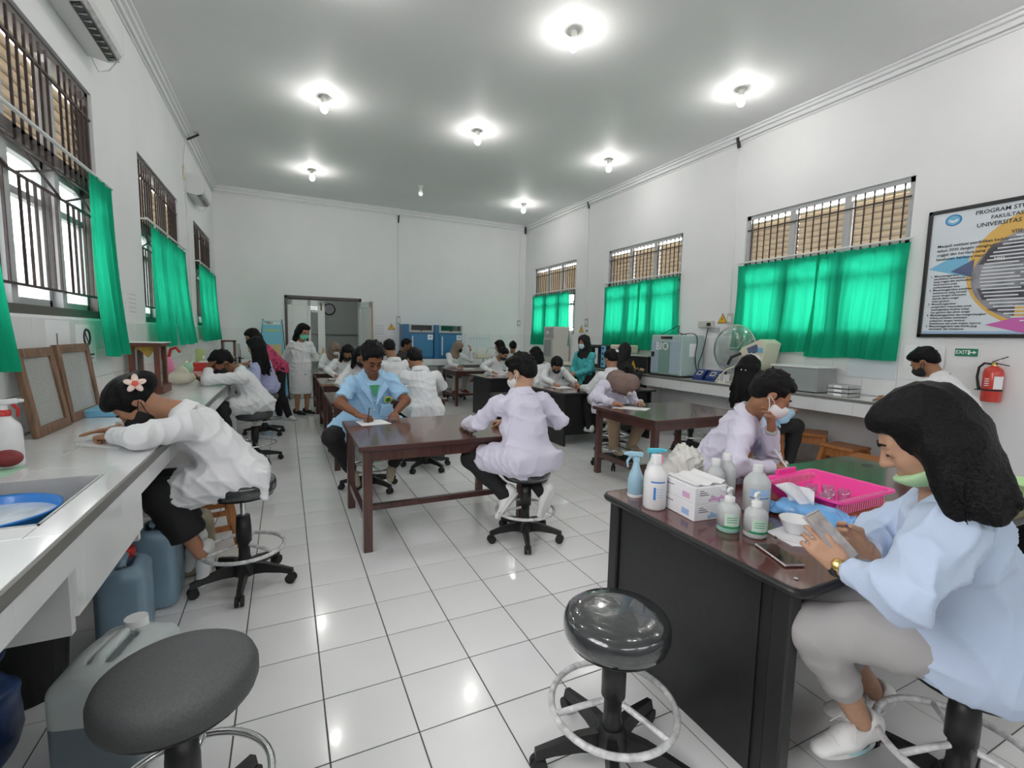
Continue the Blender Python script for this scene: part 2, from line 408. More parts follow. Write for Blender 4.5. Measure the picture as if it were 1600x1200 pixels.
def text(name, body, loc, size, right, up, m, parent=None, align='LEFT', extrude=0.0008, sx=1.0, bold=0.012):
    cu = bpy.data.curves.new(name, 'FONT'); cu.body = body; cu.size = size; cu.align_x = align; cu.align_y = 'CENTER'
    cu.extrude = extrude; cu.offset = size * bold; cu.materials.append(MATS[m]); cu.resolution_u = 2
    o = bpy.data.objects.new(name, cu); COL.objects.link(o)
    r = nrm(right); u = nrm(up); n = np.cross(r, u); L = np.array(loc, float)
    if parent is not None: L = L - wloc(parent); o.parent = parent
    M = Matrix([[r[i] * sx, u[i], n[i], L[i]] for i in range(3)] + [[0, 0, 0, 1]])
    o.matrix_local = M
    TEXTS.append(o)
    return o
TEXTS = []
def texts_to_mesh():
    bpy.context.view_layer.update(); dg = bpy.context.evaluated_depsgraph_get()
    for o in TEXTS:
        me = bpy.data.meshes.new_from_object(o.evaluated_get(dg)); nm, par, ml = o.name, o.parent, o.matrix_local.copy()
        bpy.data.objects.remove(o, do_unlink=True)
        n = bpy.data.objects.new('lettering', me); COL.objects.link(n); n.parent = par; n.matrix_local = ml; n['kind'] = 'stuff'
    TEXTS.clear()

# ------------------------------------------------------------------ signed distance modelling (soft shapes, cloth, people)
def cap(a, b, ra, rb=None, fl=None, k=None, op='u'):
    a = np.array(a, np.float32); b = np.array(b, np.float32); rb = ra if rb is None else rb
    r = max(ra, rb) * (max(1.0, fl[1]) if fl else 1.0)
    def f(P):
        A, B = a, b
        if fl:
            n = nrm(fl[0]).astype(np.float32); g = np.float32(1.0 / fl[1] - 1.0)
            P = P + n * ((P @ n) * g)[..., None]; A = a + n * (a @ n) * g; B = b + n * (b @ n) * g
        d = B - A; l = float(d @ d) + 1e-12
        t = np.clip(((P - A) @ d) / l, 0, 1)
        return np.sqrt((((P - A) - t[..., None] * d) ** 2).sum(-1)) - (ra + (rb - ra) * t)
    return (f, np.minimum(a, b) - r, np.maximum(a, b) + r, op, k)
def ell(c, r, ax=None, k=None, op='u'):
    c = np.array(c, np.float32); r = np.array(r, np.float32); A = np.eye(3, dtype=np.float32) if ax is None else np.array(ax, np.float32)
    def f(P):
        q = (P - c) @ A.T; k0 = np.sqrt(((q / r) ** 2).sum(-1)); k1 = np.sqrt(((q / (r * r)) ** 2).sum(-1)) + 1e-9
        return k0 * (k0 - 1) / k1
    R = np.abs(A.T) @ r
    return (f, c - R, c + R, op, k)
def rbox(c, h, rr, ax=None, k=None, op='u'):
    c = np.array(c, np.float32); h = np.array(h, np.float32); A = np.eye(3, dtype=np.float32) if ax is None else np.array(ax, np.float32)
    def f(P):
        q = np.abs((P - c) @ A.T) - (h - rr)
        return np.sqrt((np.maximum(q, 0) ** 2).sum(-1)) + np.minimum(q.max(-1), 0) - rr
    R = np.abs(A.T) @ h
    return (f, c - R, c + R, op, k)
def sdf_arrays(prims, vox, k=0.02):
    us = [p for p in prims if p[3] == 'u']
    lo = np.min([p[1] for p in us], 0) - 2.5 * vox; hi = np.max([p[2] for p in us], 0) + 2.5 * vox
    n = np.ceil((hi - lo) / vox).astype(int) + 1
    D = np.full(n, 0.08, np.float32)
    ax = [lo[i].astype(np.float32) + np.float32(vox) * np.arange(n[i], dtype=np.float32) for i in range(3)]
    for f, l, h, op, kk in prims:
        kk = k if kk is None else kk; mg = kk + 1.5 * vox
        i0 = np.maximum(np.floor((l - mg - lo) / vox).astype(int), 0); i1 = np.minimum(np.ceil((h + mg - lo) / vox).astype(int) + 1, n)
        if (i1 <= i0).any(): continue
        P = np.empty(tuple(i1 - i0) + (3,), np.float32)
        P[..., 0] = ax[0][i0[0]:i1[0], None, None]; P[..., 1] = ax[1][None, i0[1]:i1[1], None]; P[..., 2] = ax[2][None, None, i0[2]:i1[2]]
        d = f(P); sl = tuple(slice(i0[i], i1[i]) for i in range(3)); a = D[sl]
        if op == 'u':
            hh = np.maximum(kk - np.abs(a - d), 0) / kk; D[sl] = np.minimum(a, d) - hh * hh * kk * 0.25
        else:
            d = -d; hh = np.maximum(kk - np.abs(a - d), 0) / kk; D[sl] = np.maximum(a, d) + hh * hh * kk * 0.25
    ins = D < 0
    c = [(i, j, l) for i in (0, 1) for j in (0, 1) for l in (0, 1)]
    m = tuple(q - 1 for q in n)
    cnt = np.zeros(m, np.int8)
    for i, j, l in c: cnt += ins[i:i + m[0], j:j + m[1], l:l + m[2]]
    act = np.argwhere((cnt > 0) & (cnt < 8))
    if len(act) == 0: return np.zeros((0, 3)), np.zeros((0, 4), int)
    idx = np.full(m, -1, np.int64); idx[tuple(act.T)] = np.arange(len(act))
    vals = {q: D[act[:, 0] + q[0], act[:, 1] + q[1], act[:, 2] + q[2]] for q in c}
    acc = np.zeros((len(act), 3)); w = np.zeros(len(act))
    for q in c:
        for ax_ in range(3):
            if q[ax_] == 0:
                r = list(q); r[ax_] = 1; r = tuple(r); a, b = vals[q], vals[r]
                s = (a < 0) != (b < 0); t = np.where(s, a / np.where(s, a - b, 1), 0)
                e = np.array(q, float)[None, :].repeat(len(act), 0); e[:, ax_] = t
                acc[s] += e[s]; w[s] += 1
    vs = lo + vox * (act + acc / w[:, None])
    quads = []
    for ax_ in range(3):
        s0 = [slice(None)] * 3; s1 = [slice(None)] * 3; s0[ax_] = slice(0, -1); s1[ax_] = slice(1, None)
        a, b = ins[tuple(s0)], ins[tuple(s1)]; e = np.argwhere(a != b)
        o1, o2 = [(1, 2), (2, 0), (0, 1)][ax_]
        ok = (e[:, o1] > 0) & (e[:, o2] > 0) & (e[:, o1] < m[o1]) & (e[:, o2] < m[o2]); e = e[ok]
        def cell(d1, d2):
            g = e.copy(); g[:, o1] -= d1; g[:, o2] -= d2; return idx[tuple(g.T)]
        q = np.stack([cell(1, 1), cell(0, 1), cell(0, 0), cell(1, 0)], 1)
        fl = ~a[tuple(e.T)]; q[fl] = q[fl][:, ::-1]; quads.append(q)
    q = np.concatenate(quads); q = q[(q >= 0).all(1)]
    return vs, q
def vnormals(v, q):
    n = np.cross(v[q[:, 2]] - v[q[:, 0]], v[q[:, 3]] - v[q[:, 1]]); N = np.zeros_like(v)
    for i in range(4): np.add.at(N, q[:, i], n)
    return N / (np.linalg.norm(N, axis=1, keepdims=True) + 1e-12)
def wrinkle(v, q, amp, seed=0, fr=1.0, vs=1.0):
    """cloth folds: domain-warped ridges pushed along the normals"""
    r = np.random.default_rng(seed + 11); N = vnormals(v, q); h = np.zeros(len(v)); v0 = v; v = v * np.array([1, 1, vs])
    for i in range(4):
        d = nrm(r.normal(size=3) + V(0, 0, 0.6)); e = nrm(r.normal(size=3)); g = nrm(r.normal(size=3))
        w = v @ d * (24 + 14 * i) * fr + 2.2 * np.sin(v @ e * 11 * fr + i) + 1.5 * np.sin(v @ g * 19 * fr)
        m = 0.5 + 0.5 * np.sin(v @ g * 7 * fr + 2 * i + seed)
        h += (1 - np.abs(np.sin(w * 0.5))) ** 2 * m / (1 + 0.35 * i)
    return v0 + N * (amp * (h - 0.5))[:, None]
def np_mesh(name, vs, qs, m, parent=None):
    me = bpy.data.meshes.new(name); v = np.asarray(vs, float)
    if parent is not None: v = v - wloc(parent)
    else:
        org = (v.min(0) + v.max(0)) / 2; org[2] = v[:, 2].min(); v = v - org
    qs = np.asarray(qs, np.int32)
    me.vertices.add(len(v)); me.vertices.foreach_set('co', v.astype(np.float32).ravel())
    me.loops.add(qs.size); me.loops.foreach_set('vertex_index', qs.ravel())
    me.polygons.add(len(qs)); me.polygons.foreach_set('loop_start', np.arange(0, qs.size, 4, dtype=np.int32))
    me.polygons.foreach_set('use_smooth', np.ones(len(qs), bool))
    me.materials.append(MATS[m]); me.update(calc_edges=True); me.validate()
    o = bpy.data.objects.new(name, me); COL.objects.link(o)
    if parent is not None: o.parent = parent
    else: o.location = org
    return o
def soft(name, prims, vox, m, parent=None, k=0.02, wr=0.0, seed=0, fr=1.0, vs=1.0):
    v, q = sdf_arrays(prims, vox, k)
    if wr: v = wrinkle(v, q, wr, seed, fr, vs)
    return np_mesh(name, v, q, m, parent)
# ------------------------------------------------------------------ room shell
T = 0.20
def struct(name, mb, m, parent=None, kind='structure'):
    o = mb.build(name, m, parent)
    if kind and parent is None: o['kind'] = kind
    return o
DX0, DX1, DZ = 0.05, 1.575, 2.24
m = MB(); m.box(XL - T, XR + T, YF - T, YB + T, -0.12, -0.004)
floor = struct('floor', m, 'grout')
# floor tiles: the nearest ones one by one, the far ones joined
TS, TX, TY = 0.3173, 0.1062, 2.8987
cells = []
camp = V(0, 0, 1.5)
for i in range(-5, 19):
    for j in range(-9, 40):
        x0, y0 = TX + TS * i, TY + TS * (j - 8)
        x1, y1 = x0 + TS, y0 + TS
        if x1 < XL or x0 > XR or y1 < -0.5 or y0 > YB: continue
        cx, cy = (x0 + x1) / 2, (y0 + y1) / 2
        dep = 0.430 * cx + 0.897 * cy + 0.15
        lat = 0.902 * cx - 0.430 * cy
        seen = dep > 0.5 and abs(lat) < dep * 1.16 + 0.2 and cx > -0.75 and not (cx > 1.5 and cy < 1.9) and cx < 5.3
        cells.append((dep if seen else 100 + dep, i, j, x0, y0, x1, y1))
cells.sort()
g = 0.0028
tile_me = None
for n_, (dep, i, j, x0, y0, x1, y1) in enumerate(cells[:296]):
    if tile_me is None:
        t = MB().obox((0, 0, 0), ((1, 0, 0), (0, 1, 0), (0, 0, 1)), (TS / 2 - g, TS / 2 - g, 0.002), 0.0012).build('floor_tile', 'floor_tile', floor, local=True)
        tile_me = t
    else:
        t = tile_me.copy(); COL.objects.link(t); t.parent = floor
    t.location = Vector(((x0 + x1) / 2, (y0 + y1) / 2, -0.002)) - floor.location
rest = MB()
for (dep, i, j, x0, y0, x1, y1) in cells[296:]:
    a, b = max(x0 + g, XL), min(x1 - g, XR)
    rest.box(a, b, y0 + g, min(y1 - g, YB), -0.004, 0.0)
tag(rest.build('floor_tiling', 'floor_tile', floor), kind='stuff')
def wall_x(name, x0, x1, wins):
    m = MB(); y = YF
    for a, b in wins:
        m.box(x0, x1, y, a, 0, ZC); m.box(x0, x1, a, b, 0, ZS); m.box(x0, x1, a, b, ZT, ZC); y = b
    m.box(x0, x1, y, YB + T, 0, ZC)
    return struct(name, m, 'wall_paint')
wall_left = wall_x('wall_left', XL - T, XL, WIN_L)
wall_right = wall_x('wall_right', XR, XR + T, WIN_R)
m = MB(); m.box(XL, DX0, YB, YB + T, 0, ZC); m.box(DX1, XR, YB, YB + T, 0, ZC); m.box(DX0, DX1, YB, YB + T, DZ, ZC)
wall_back = struct('wall_back', m, 'wall_paint')
m = MB(); x_ = XL - T
for a_, b_ in WIN_ADDED:
    m.box(x_, a_, YF - T, YF, 0, ZC); m.box(a_, b_, YF - T, YF, 0, FS); m.box(a_, b_, YF - T, YF, ZT, ZC); x_ = b_
m.box(x_, XR + T, YF - T, YF, 0, ZC)
wall_front = struct('wall_front', m, 'wall_paint')
for n_, (a_, b_) in enumerate(WIN_ADDED):
    m = MB()
    for q in ((a_, a_ + .06), (b_ - .06, b_), ((a_ + b_) / 2 - .03, (a_ + b_) / 2 + .03)): m.box(*q, YF - 0.12, YF - 0.05, FS, ZT)
    for z in (FS, ZM - .03, ZT - .06): m.box(a_, b_, YF - 0.12, YF - 0.05, z, z + 0.06)
    w_ = m.build('window_%d' % (8 + n_), 'frame_grey'); w_['kind'] = 'structure'  # frame of an added window, there to let in more daylight
    MB().box(a_, b_, YF - 0.09, YF - 0.085, FS, ZT).build('pane', 'pane_glass', w_)
ceiling = struct('ceiling', MB().box(XL - T, XR + T, YF - T, YB + T, ZC, ZC + 0.15), 'ceiling_paint')
# cornice, stepped
def cornice(n, a, b, inward):
    m = MB(); a = np.array(a, float); b = np.array(b, float); w = np.array(inward, float)
    for d, h, z in ((0.11, 0.022, ZC - 0.011), (0.075, 0.035, ZC - 0.039), (0.04, 0.05, ZC - 0.082), (0.018, 0.02, ZC - 0.13)):
        m.bar(a + w * d / 2 + V(0, 0, z), b + w * d / 2 + V(0, 0, z), d, h, 0.004, up=(0, 0, 1))
    struct('trim_%d' % n, m, 'trim_paint')
cornice(1, (XL, YF, 0), (XL, YB, 0), (1, 0, 0)); cornice(2, (XL, YB, 0), (XR, YB, 0), (0, -1, 0)); cornice(3, (XR, YF, 0), (XR, YB, 0), (-1, 0, 0))
# tiled dado above the benches
def dado(wall, pos, axis, u0, u1, skip=()):
    cw, chh = 0.335, 0.209; mats = {}
    n = int(math.ceil((u1 - u0) / cw))
    for i in range(n):
        a, b = u0 + i * cw, min(u0 + (i + 1) * cw, u1)
        if b - a < 0.03 or any(p < (a + b) / 2 < q for p, q in skip): continue
        for k in range(3):
            key = round(b - a, 3)
            z = 0.925 + (k + 0.5) * chh
            c = V(pos, (a + b) / 2, z) if axis == 'x' else V((a + b) / 2, pos, z)
            if key not in mats:
                h = (0.006, (b - a) / 2 - 0.0015, chh / 2 - 0.0015) if axis == 'x' else ((b - a) / 2 - 0.0015, 0.006, chh / 2 - 0.0015)
                o = MB().obox((0, 0, 0), ((1, 0, 0), (0, 1, 0), (0, 0, 1)), h, 0.001).build('wall_tile', 'wall_tile', wall, local=True); mats[key] = o
            else:
                o = mats[key].copy(); COL.objects.link(o); o.parent = wall
            o.location = Vector(c) - wall.location
dado(wall_left, XL + 0.004, 'x', 1.2, YB); dado(wall_right, XR - 0.004, 'x', 2.45, YB)
dado(wall_back, YB - 0.004, 'y', XL + 0.01, DX0 - 0.05); dado(wall_back, YB - 0.004, 'y', 2.2, XR - 0.01)

# windows
SLAT = {}
def window(n, side, y0, y1, bays, detail=True):
    x = XL if side == 'L' else XR; inn = 1 if side == 'L' else -1
    fm = 'frame_paint' if side == 'L' else 'frame_grey'
    xo = x - inn * 0.07
    m = MB(); w = 0.055
    for a, b in ((y0, y0 + w), (y1 - w, y1)): m.box(xo - 0.045, xo + 0.045, a, b, ZS, ZT)
    for z0, z1 in ((ZS, ZS + w), (ZT - w, ZT), (ZM - 0.035, ZM + 0.035)): m.box(xo - 0.045, xo + 0.045, y0, y1, z0, z1)
    root = m.build('window_%d' % n, fm); root['kind'] = 'structure'
    bw = (y1 - y0) / bays
    for k in range(1, bays):
        c = y0 + k * bw
        MB().box(xo - 0.04, xo + 0.04, c - 0.035, c + 0.035, ZS + w, ZT - w).build('mullion', 'frame_grey', root)
    if not detail: return root
    for k in range(bays):
        a, b = y0 + k * bw + 0.045, y0 + (k + 1) * bw - 0.045
        # louvre slats
        ns = 7; zz0, zz1 = ZM + 0.05, ZT - 0.13; p = (zz1 - zz0) / ns
        for i in range(ns):
            key = (round(b - a, 3), inn)
            c = V(xo - inn * 0.03, (a + b) / 2, zz0 + (i + 0.5) * p)
            if key not in SLAT:
                th = math.radians(76); ax = (V(math.cos(th) * inn, 0, -math.sin(th)), V(0, 1, 0), V(math.sin(th), 0, math.cos(th) * inn))
                o = MB().obox((0, 0, 0), ax, (0.050, (b - a) / 2, 0.004), 0.001).build('louvre_slat', 'slat_wood', root, local=True); SLAT[key] = o
            else:
                o = SLAT[key].copy(); COL.objects.link(o); o.parent = root
            o.location = Vector(c) - root.location
        MB().box(xo - 0.02, xo + 0.02, a, b, zz1 + 0.005, zz1 + 0.03).build('louvre_rail', 'cream', root)
        # casement with pane
        m = MB(); za, zb = ZS + 0.055, ZM - 0.035
        for q0, q1 in ((a - 0.01, a + 0.035), (b - 0.035, b + 0.01)): m.box(xo - 0.055, xo - 0.01, q0, q1, za, zb)
        for q0, q1 in ((za, za + 0.045), (zb - 0.045, zb), (za + 0.62, za + 0.665)): m.box(xo - 0.055, xo - 0.01, a, b, q0, q1)
        cs = m.build('casement', 'frame_grey', root)
        MB().box(xo - 0.034, xo - 0.030, a + 0.03, b - 0.03, za + 0.04, zb - 0.04).build('pane', 'pane_glass', cs)
        # security bars
        xg = x - inn * 0.012; nb = 6
        for i in range(nb):
            yy = a + (b - a) * (i + 0.5) / nb
            MB().box(xg - 0.006, xg + 0.006, yy - 0.006, yy + 0.006, ZM + 0.0, ZT - 0.055).build('grille_bar', 'bar_iron', root)
            MB().box(xg - 0.006, xg + 0.006, yy - 0.006, yy + 0.006, ZS + 0.16, ZM - 0.24).build('grille_bar', 'bar_iron', root)
            MB().box(xg - 0.006, xg + 0.006, yy - 0.006, yy + 0.006, ZM - 0.07, ZM + 0.02).build('grille_bar', 'bar_iron', root)
        m = MB(); m.bar((xg, a, ZM - 0.24), (xg, b, ZM - 0.07), 0.011); m.bar((xg + 0.008, a, ZM - 0.07), (xg + 0.008, b, ZM - 0.24), 0.011)
        m.build('grille_brace', 'bar_iron', root)
    xg = x - inn * 0.012
    for z in (ZT - 0.20, ZM - 0.07, ZM - 0.24, ZS + 0.16):
        MB().bar((xg, y0 + 0.03, z), (xg, y1 - 0.03, z), 0.014).build('grille_rail', 'bar_iron', root)
    return root
window(1, 'L', *WIN_L[1], 3); window(2, 'L', *WIN_L[2], 3); window(3, 'L', *WIN_L[3], 3)
window(4, 'R', *WIN_R[0], 3); window(5, 'R', *WIN_R[1], 3); window(6, 'R', *WIN_R[2], 3)
window(7, 'L', *WIN_L[0], 3, False)

# curtains and rods
def curtain(y0t, y1t, y0b, y1b, x, z1, z0, seed, label, n=70, amp=0.022, flare=0.05, inn=1, folds=7, group=None):
    r = np.random.default_rng(seed); ph = r.uniform(0, 6, 3); P = np.zeros((26, n, 3))
    for i in range(26):
        t = i / 25
        for j in range(n):
            u = j / (n - 1); y = (y0t + (y1t - y0t) * u) * (1 - t) + (y0b + (y1b - y0b) * u) * t
            wv = math.sin(u * folds * 6.283 + ph[0] + 0.6 * math.sin(3 * t + ph[1])) + 0.45 * math.sin(u * folds * 2.3 * 6.283 + ph[2])
            sag = -0.010 * (0.5 - 0.5 * math.cos(u * folds * 2 * 6.283)) * (1 - t) ** 6
            P[i, j] = (x + inn * (amp * wv * (0.5 + 0.6 * t) + flare * t * t), y + 0.012 * math.sin(5 * t + 9 * u), z1 + (z0 - z1) * t + sag + 0.008 * t * math.sin(9 * u + ph[0]))
    m = MB(); m.grid(P); o = m.build('curtain', 'curtain_green')
    return tag(o, label, 'curtain', group)
cl, cr = XL + 0.06, XR - 0.06
curtain(2.72, 3.08, 2.62, 3.10, cl, ZM + 0.03, 1.29, 1, 'green curtain gathered at the left edge of the frame beside the barred window', folds=4)
curtain(4.40, 4.86, 4.36, 4.92, cl, ZM + 0.03, 1.29, 2, 'long green curtain drawn aside at the far end of the nearest left window', folds=3)
curtain(6.10, 7.06, 6.00, 6.86, cl, ZM, 1.31, 3, 'nearer green curtain half of the second left window', folds=5)
curtain(7.18, 8.02, 7.02, 8.05, cl, ZM, 1.31, 4, 'farther green curtain half of the second left window, bulging outward', folds=5, flare=0.08)
curtain(9.24, 10.15, 9.10, 9.95, cl, ZM, 1.32, 5, 'nearer green curtain half of the farthest left window', folds=5)
curtain(10.22, 11.10, 10.15, 11.12, cl, ZM, 1.32, 6, 'farther green curtain half of the farthest left window', folds=5)
curtain(2.76, 3.72, 2.80, 3.78, cr, ZM, 1.33, 7, 'near half of the backlit green curtain over the largest right window', inn=-1, folds=6, flare=0.02)
curtain(3.66, 4.82, 3.70, 4.84, cr, ZM, 1.38, 8, 'far half of the backlit green curtain over the largest right window', inn=-1, folds=6, flare=0.02)
curtain(5.98, 6.96, 5.92, 6.98, cr, ZM - 0.01, 1.31, 9, 'near half of the green curtain behind the BIO cabinet', inn=-1, folds=6, flare=0.02)
curtain(6.90, 7.98, 6.94, 8.0, cr, ZM - 0.03, 1.35, 10, 'far half of the green curtain on the middle right window, top edge sagging', inn=-1, folds=6, flare=0.02)
curtain(9.30, 11.06, 9.24, 11.08, cr, ZM - 0.02, 1.30, 11, 'green curtain over the farthest right window behind the cream cabinet', inn=-1, folds=9, flare=0.02)
def rod(x, y0, y1, label):
    t = thing('curtain_rod', label, 'curtain rod', (x, (y0 + y1) / 2, ZM + 0.035))
    MB().cyl((x, y0, ZM + 0.035), (x, y1, ZM + 0.035), 0.011, n=8).build('rod', 'rod_white', t)
    inn = 1 if x < 0 else -1
    for y in (y0 + 0.04, y1 - 0.04): MB().box(x - inn * 0.075, x + 0.008 * inn, y - 0.008, y + 0.008, ZM + 0.027, ZM + 0.043).build('bracket', 'rod_white', t)
rod(cl, 2.72, 4.92, 'white curtain rod across the nearest left window'); rod(cl, 5.98, 8.06, 'white curtain rod across the second left window')
rod(cl, 9.12, 11.14, 'white curtain rod across the farthest left window')
rod(cr, 2.74, 4.86, 'white curtain rod across the largest right window'); rod(cr, 5.93, 8.02, 'white curtain rod across the middle right window'); rod(cr, 9.12, 11.12, 'white curtain rod across the farthest right window')

# doorway at the back, the next room, outdoors
m = MB(); m.box(DX0 - 0.05, DX0, YB - 0.03, YB + T, 0, DZ + 0.05); m.box(DX1, DX1 + 0.05, YB - 0.03, YB + T, 0, DZ + 0.05); m.box(DX0 - 0.05, DX1 + 0.05, YB - 0.03, YB + T, DZ, DZ + 0.06)
d1 = struct('door_1', m, 'frame_paint')
def leaf(name_no, hinge, ang, w, strip):
    d = V(math.cos(ang), math.sin(ang), 0); nn = V(-d[1], d[0], 0); up = V(0, 0, 1); h = V(*hinge)
    def bx(u0, u1, z0, z1, t, mb): mb.obox(h + d * (u0 + u1) / 2 + up * (z0 + z1) / 2, (d, nn, up), ((u1 - u0) / 2, t / 2, (z1 - z0) / 2), 0.004)
    m = MB(); H = DZ - 0.03
    if strip:
        for u0, u1 in ((0, 0.10), (0.40, 0.47), (0.62, w)): bx(u0, u1, 0.01, H, 0.04, m)
        for z0, z1 in ((0.01, 0.2), (0.95, 1.1), (H - 0.12, H)): bx(0, 0.47, z0, z1, 0.04, m)
        for z0, z1 in ((0.01, 0.2), (H - 0.12, H)): bx(0.4, w, z0, z1, 0.04, m)
    else:
        for u0, u1 in ((0, 0.12), (w - 0.12, w)): bx(u0, u1, 0.01, H, 0.04, m)
        for z0, z1 in ((0.01, 0.2), (0.95, 1.1), (H - 0.14, H)): bx(0, w, z0, z1, 0.04, m)
    o = struct('door_%d' % name_no, m, 'door_white')
    m = MB()
    if strip:
        bx(0.10, 0.40, 0.2, 0.95, 0.018, m); bx(0.10, 0.40, 1.1, H - 0.12, 0.018, m)
    else:
        bx(0.12, w - 0.12, 0.2, 0.95, 0.018, m); bx(0.12, w - 0.12, 1.1, H - 0.14, 0.018, m)
    m.build('door_panel', 'door_white', o)
    if strip:
        m = MB(); bx(0.47, 0.62, 0.2, H - 0.12, 0.006, m); m.build('glass_strip', 'pane_glass', o)
        m = MB(); bx(w - 0.09, w - 0.06, H - 0.22, H - 0.05, 0.06, m); m.build('door_bolt', 'old_wood', o)
        m = MB(); bx(w - 0.07, w - 0.03, 0.95, 1.15, 0.055, m); m.cyl(h + d * (w - 0.05) + up * 1.02 - nn * 0.06, h + d * (w - 0.16) + up * 1.02 - nn * 0.06, 0.009); m.build('door_handle', 'gold', o)
    else:
        m = MB(); bx(w - 0.002, w + 0.006, 0.01, H, 0.042, m); m.build('door_edge', 'door_edge', o)
leaf(2, (DX0 + 0.005, YB + 0.03, 0), -0.03, 0.77, True)
leaf(3, (DX1 - 0.01, YB - 0.01, 0), math.radians(-72), 0.66, False)
RY = YB + T
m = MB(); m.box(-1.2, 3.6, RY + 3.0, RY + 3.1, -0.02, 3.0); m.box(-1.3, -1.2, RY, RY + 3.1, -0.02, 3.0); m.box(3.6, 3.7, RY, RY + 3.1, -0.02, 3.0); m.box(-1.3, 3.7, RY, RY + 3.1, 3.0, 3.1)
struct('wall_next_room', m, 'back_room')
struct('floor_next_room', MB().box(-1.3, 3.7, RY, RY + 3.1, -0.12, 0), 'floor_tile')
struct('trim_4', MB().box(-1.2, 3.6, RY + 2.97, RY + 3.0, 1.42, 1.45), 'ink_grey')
t = thing('wall_clock', 'round black wall clock seen through the open doorway', 'clock', (1.17, RY + 2.97, 2.17))
MB().lathe((1.17, RY + 2.995, 2.17), [(0.17, 0), (0.17, 0.03), (0.15, 0.045), (0.135, 0.03)], 28, axis=(0, -1, 0)).build('rim', 'black_plastic', t)
MB().cyl((1.17, RY + 2.98, 2.17), (1.17, RY + 2.96, 2.17), 0.136, n=28).build('dial', 'panel_grey', t)
m = MB(); m.bar((1.17, RY + 2.955, 2.17), (1.25, RY + 2.955, 2.21), 0.012, 0.004); m.bar((1.17, RY + 2.955, 2.17), (1.15, RY + 2.955, 2.28), 0.009, 0.004); m.build('hands', 'ink', t)
t = thing('added_lamp', 'unseen lamp added to light the room beyond the doorway', 'lamp', (1.3, RY + 1.4, 2.9))
MB().cyl((1.3, RY + 1.4, 3.0), (1.3, RY + 1.4, 2.92), 0.06).build('socket', 'socket', t)
MB().ball((1.3, RY + 1.4, 2.86), 0.06).build('bulb', mat('added_lamp_bulb', (1, 1, 0.97), 0.4, emit=60), t)  # unseen lamp, added to keep the next room from going dark
struct('ground', MB().box(-9, XL - T - 0.02, -8, 18, -0.2, -0.1), 'ground')
struct('ground_front', MB().box(-9, 14, -16, YF - T - 0.05, -0.2, -0.1), 'ground')
struct('ground_right', MB().box(XR + T + 0.02, 14, -8, 18, -0.2, -0.1), 'ground')
b = MB().box(-4.4, -4.1, -4, 16, -0.1, 2.75).build('garden_wall', 'building_wall'); b['kind'] = 'structure'
MB().box(-4.46, -4.04, -4, 16, 2.75, 2.85).build('coping', 'frame_grey', b)

# ceiling bulbs
def bulb(x, y, lab, on=True):
    t = thing('ceiling_light', lab, 'ceiling light', (x, y, ZC), 'bare bulbs on the ceiling')
    MB().lathe((x, y, ZC - 0.016), [(0.05, 0), (0.062, 0.006), (0.062, 0.016)], 20).build('ceiling_rose', 'socket', t)
    MB().lathe((x, y, ZC - 0.075), [(0.026, 0), (0.03, 0.02), (0.032, 0.035), (0.04, 0.06)], 16).build('lamp_socket', 'socket', t)
    MB().lathe((x, y, ZC - 0.195), [(0.0419, 0.0535), (0.044, 0.056), (0.037, 0.085), (0.027, 0.118)], 16).build('bulb_base', 'socket', t)
    MB().lathe((x, y, ZC - 0.195), [(0.001, 0), (0.022, 0.006), (0.037, 0.025), (0.042, 0.05), (0.0419, 0.0535)], 14).build('bulb', 'bulb_glow' if on else 'bulb_off_glow', t)
for x, y, lab, on in ((2.57, 4.15, 'bare ceiling bulb at the top middle, largest in the picture', True), (4.89, 4.15, 'bare ceiling bulb nearest the right wall at the front', True),
    (0.51, 6.68, 'bare ceiling bulb on the left in the middle row', True), (2.57, 6.68, 'bare ceiling bulb at the centre of the ceiling', True), (4.89, 6.68, 'bare ceiling bulb on the right in the middle row', True),
    (0.51, 9.65, 'bare ceiling bulb on the left in the far row', True), (2.50, 9.60, 'unlit bare ceiling bulb with added faint glow in the far row', False), (4.85, 9.72, 'bare ceiling bulb near the far right corner', True),
    (0.51, 4.15, 'bare ceiling bulb just above the frame, on the left', True), (2.57, 1.6, 'bare ceiling bulb above the camera', True), (4.89, 1.6, 'bare ceiling bulb above the seated woman in blue', True), (0.51, 1.6, 'bare ceiling bulb above the sink', True)):
    bulb(x, y, lab, on)
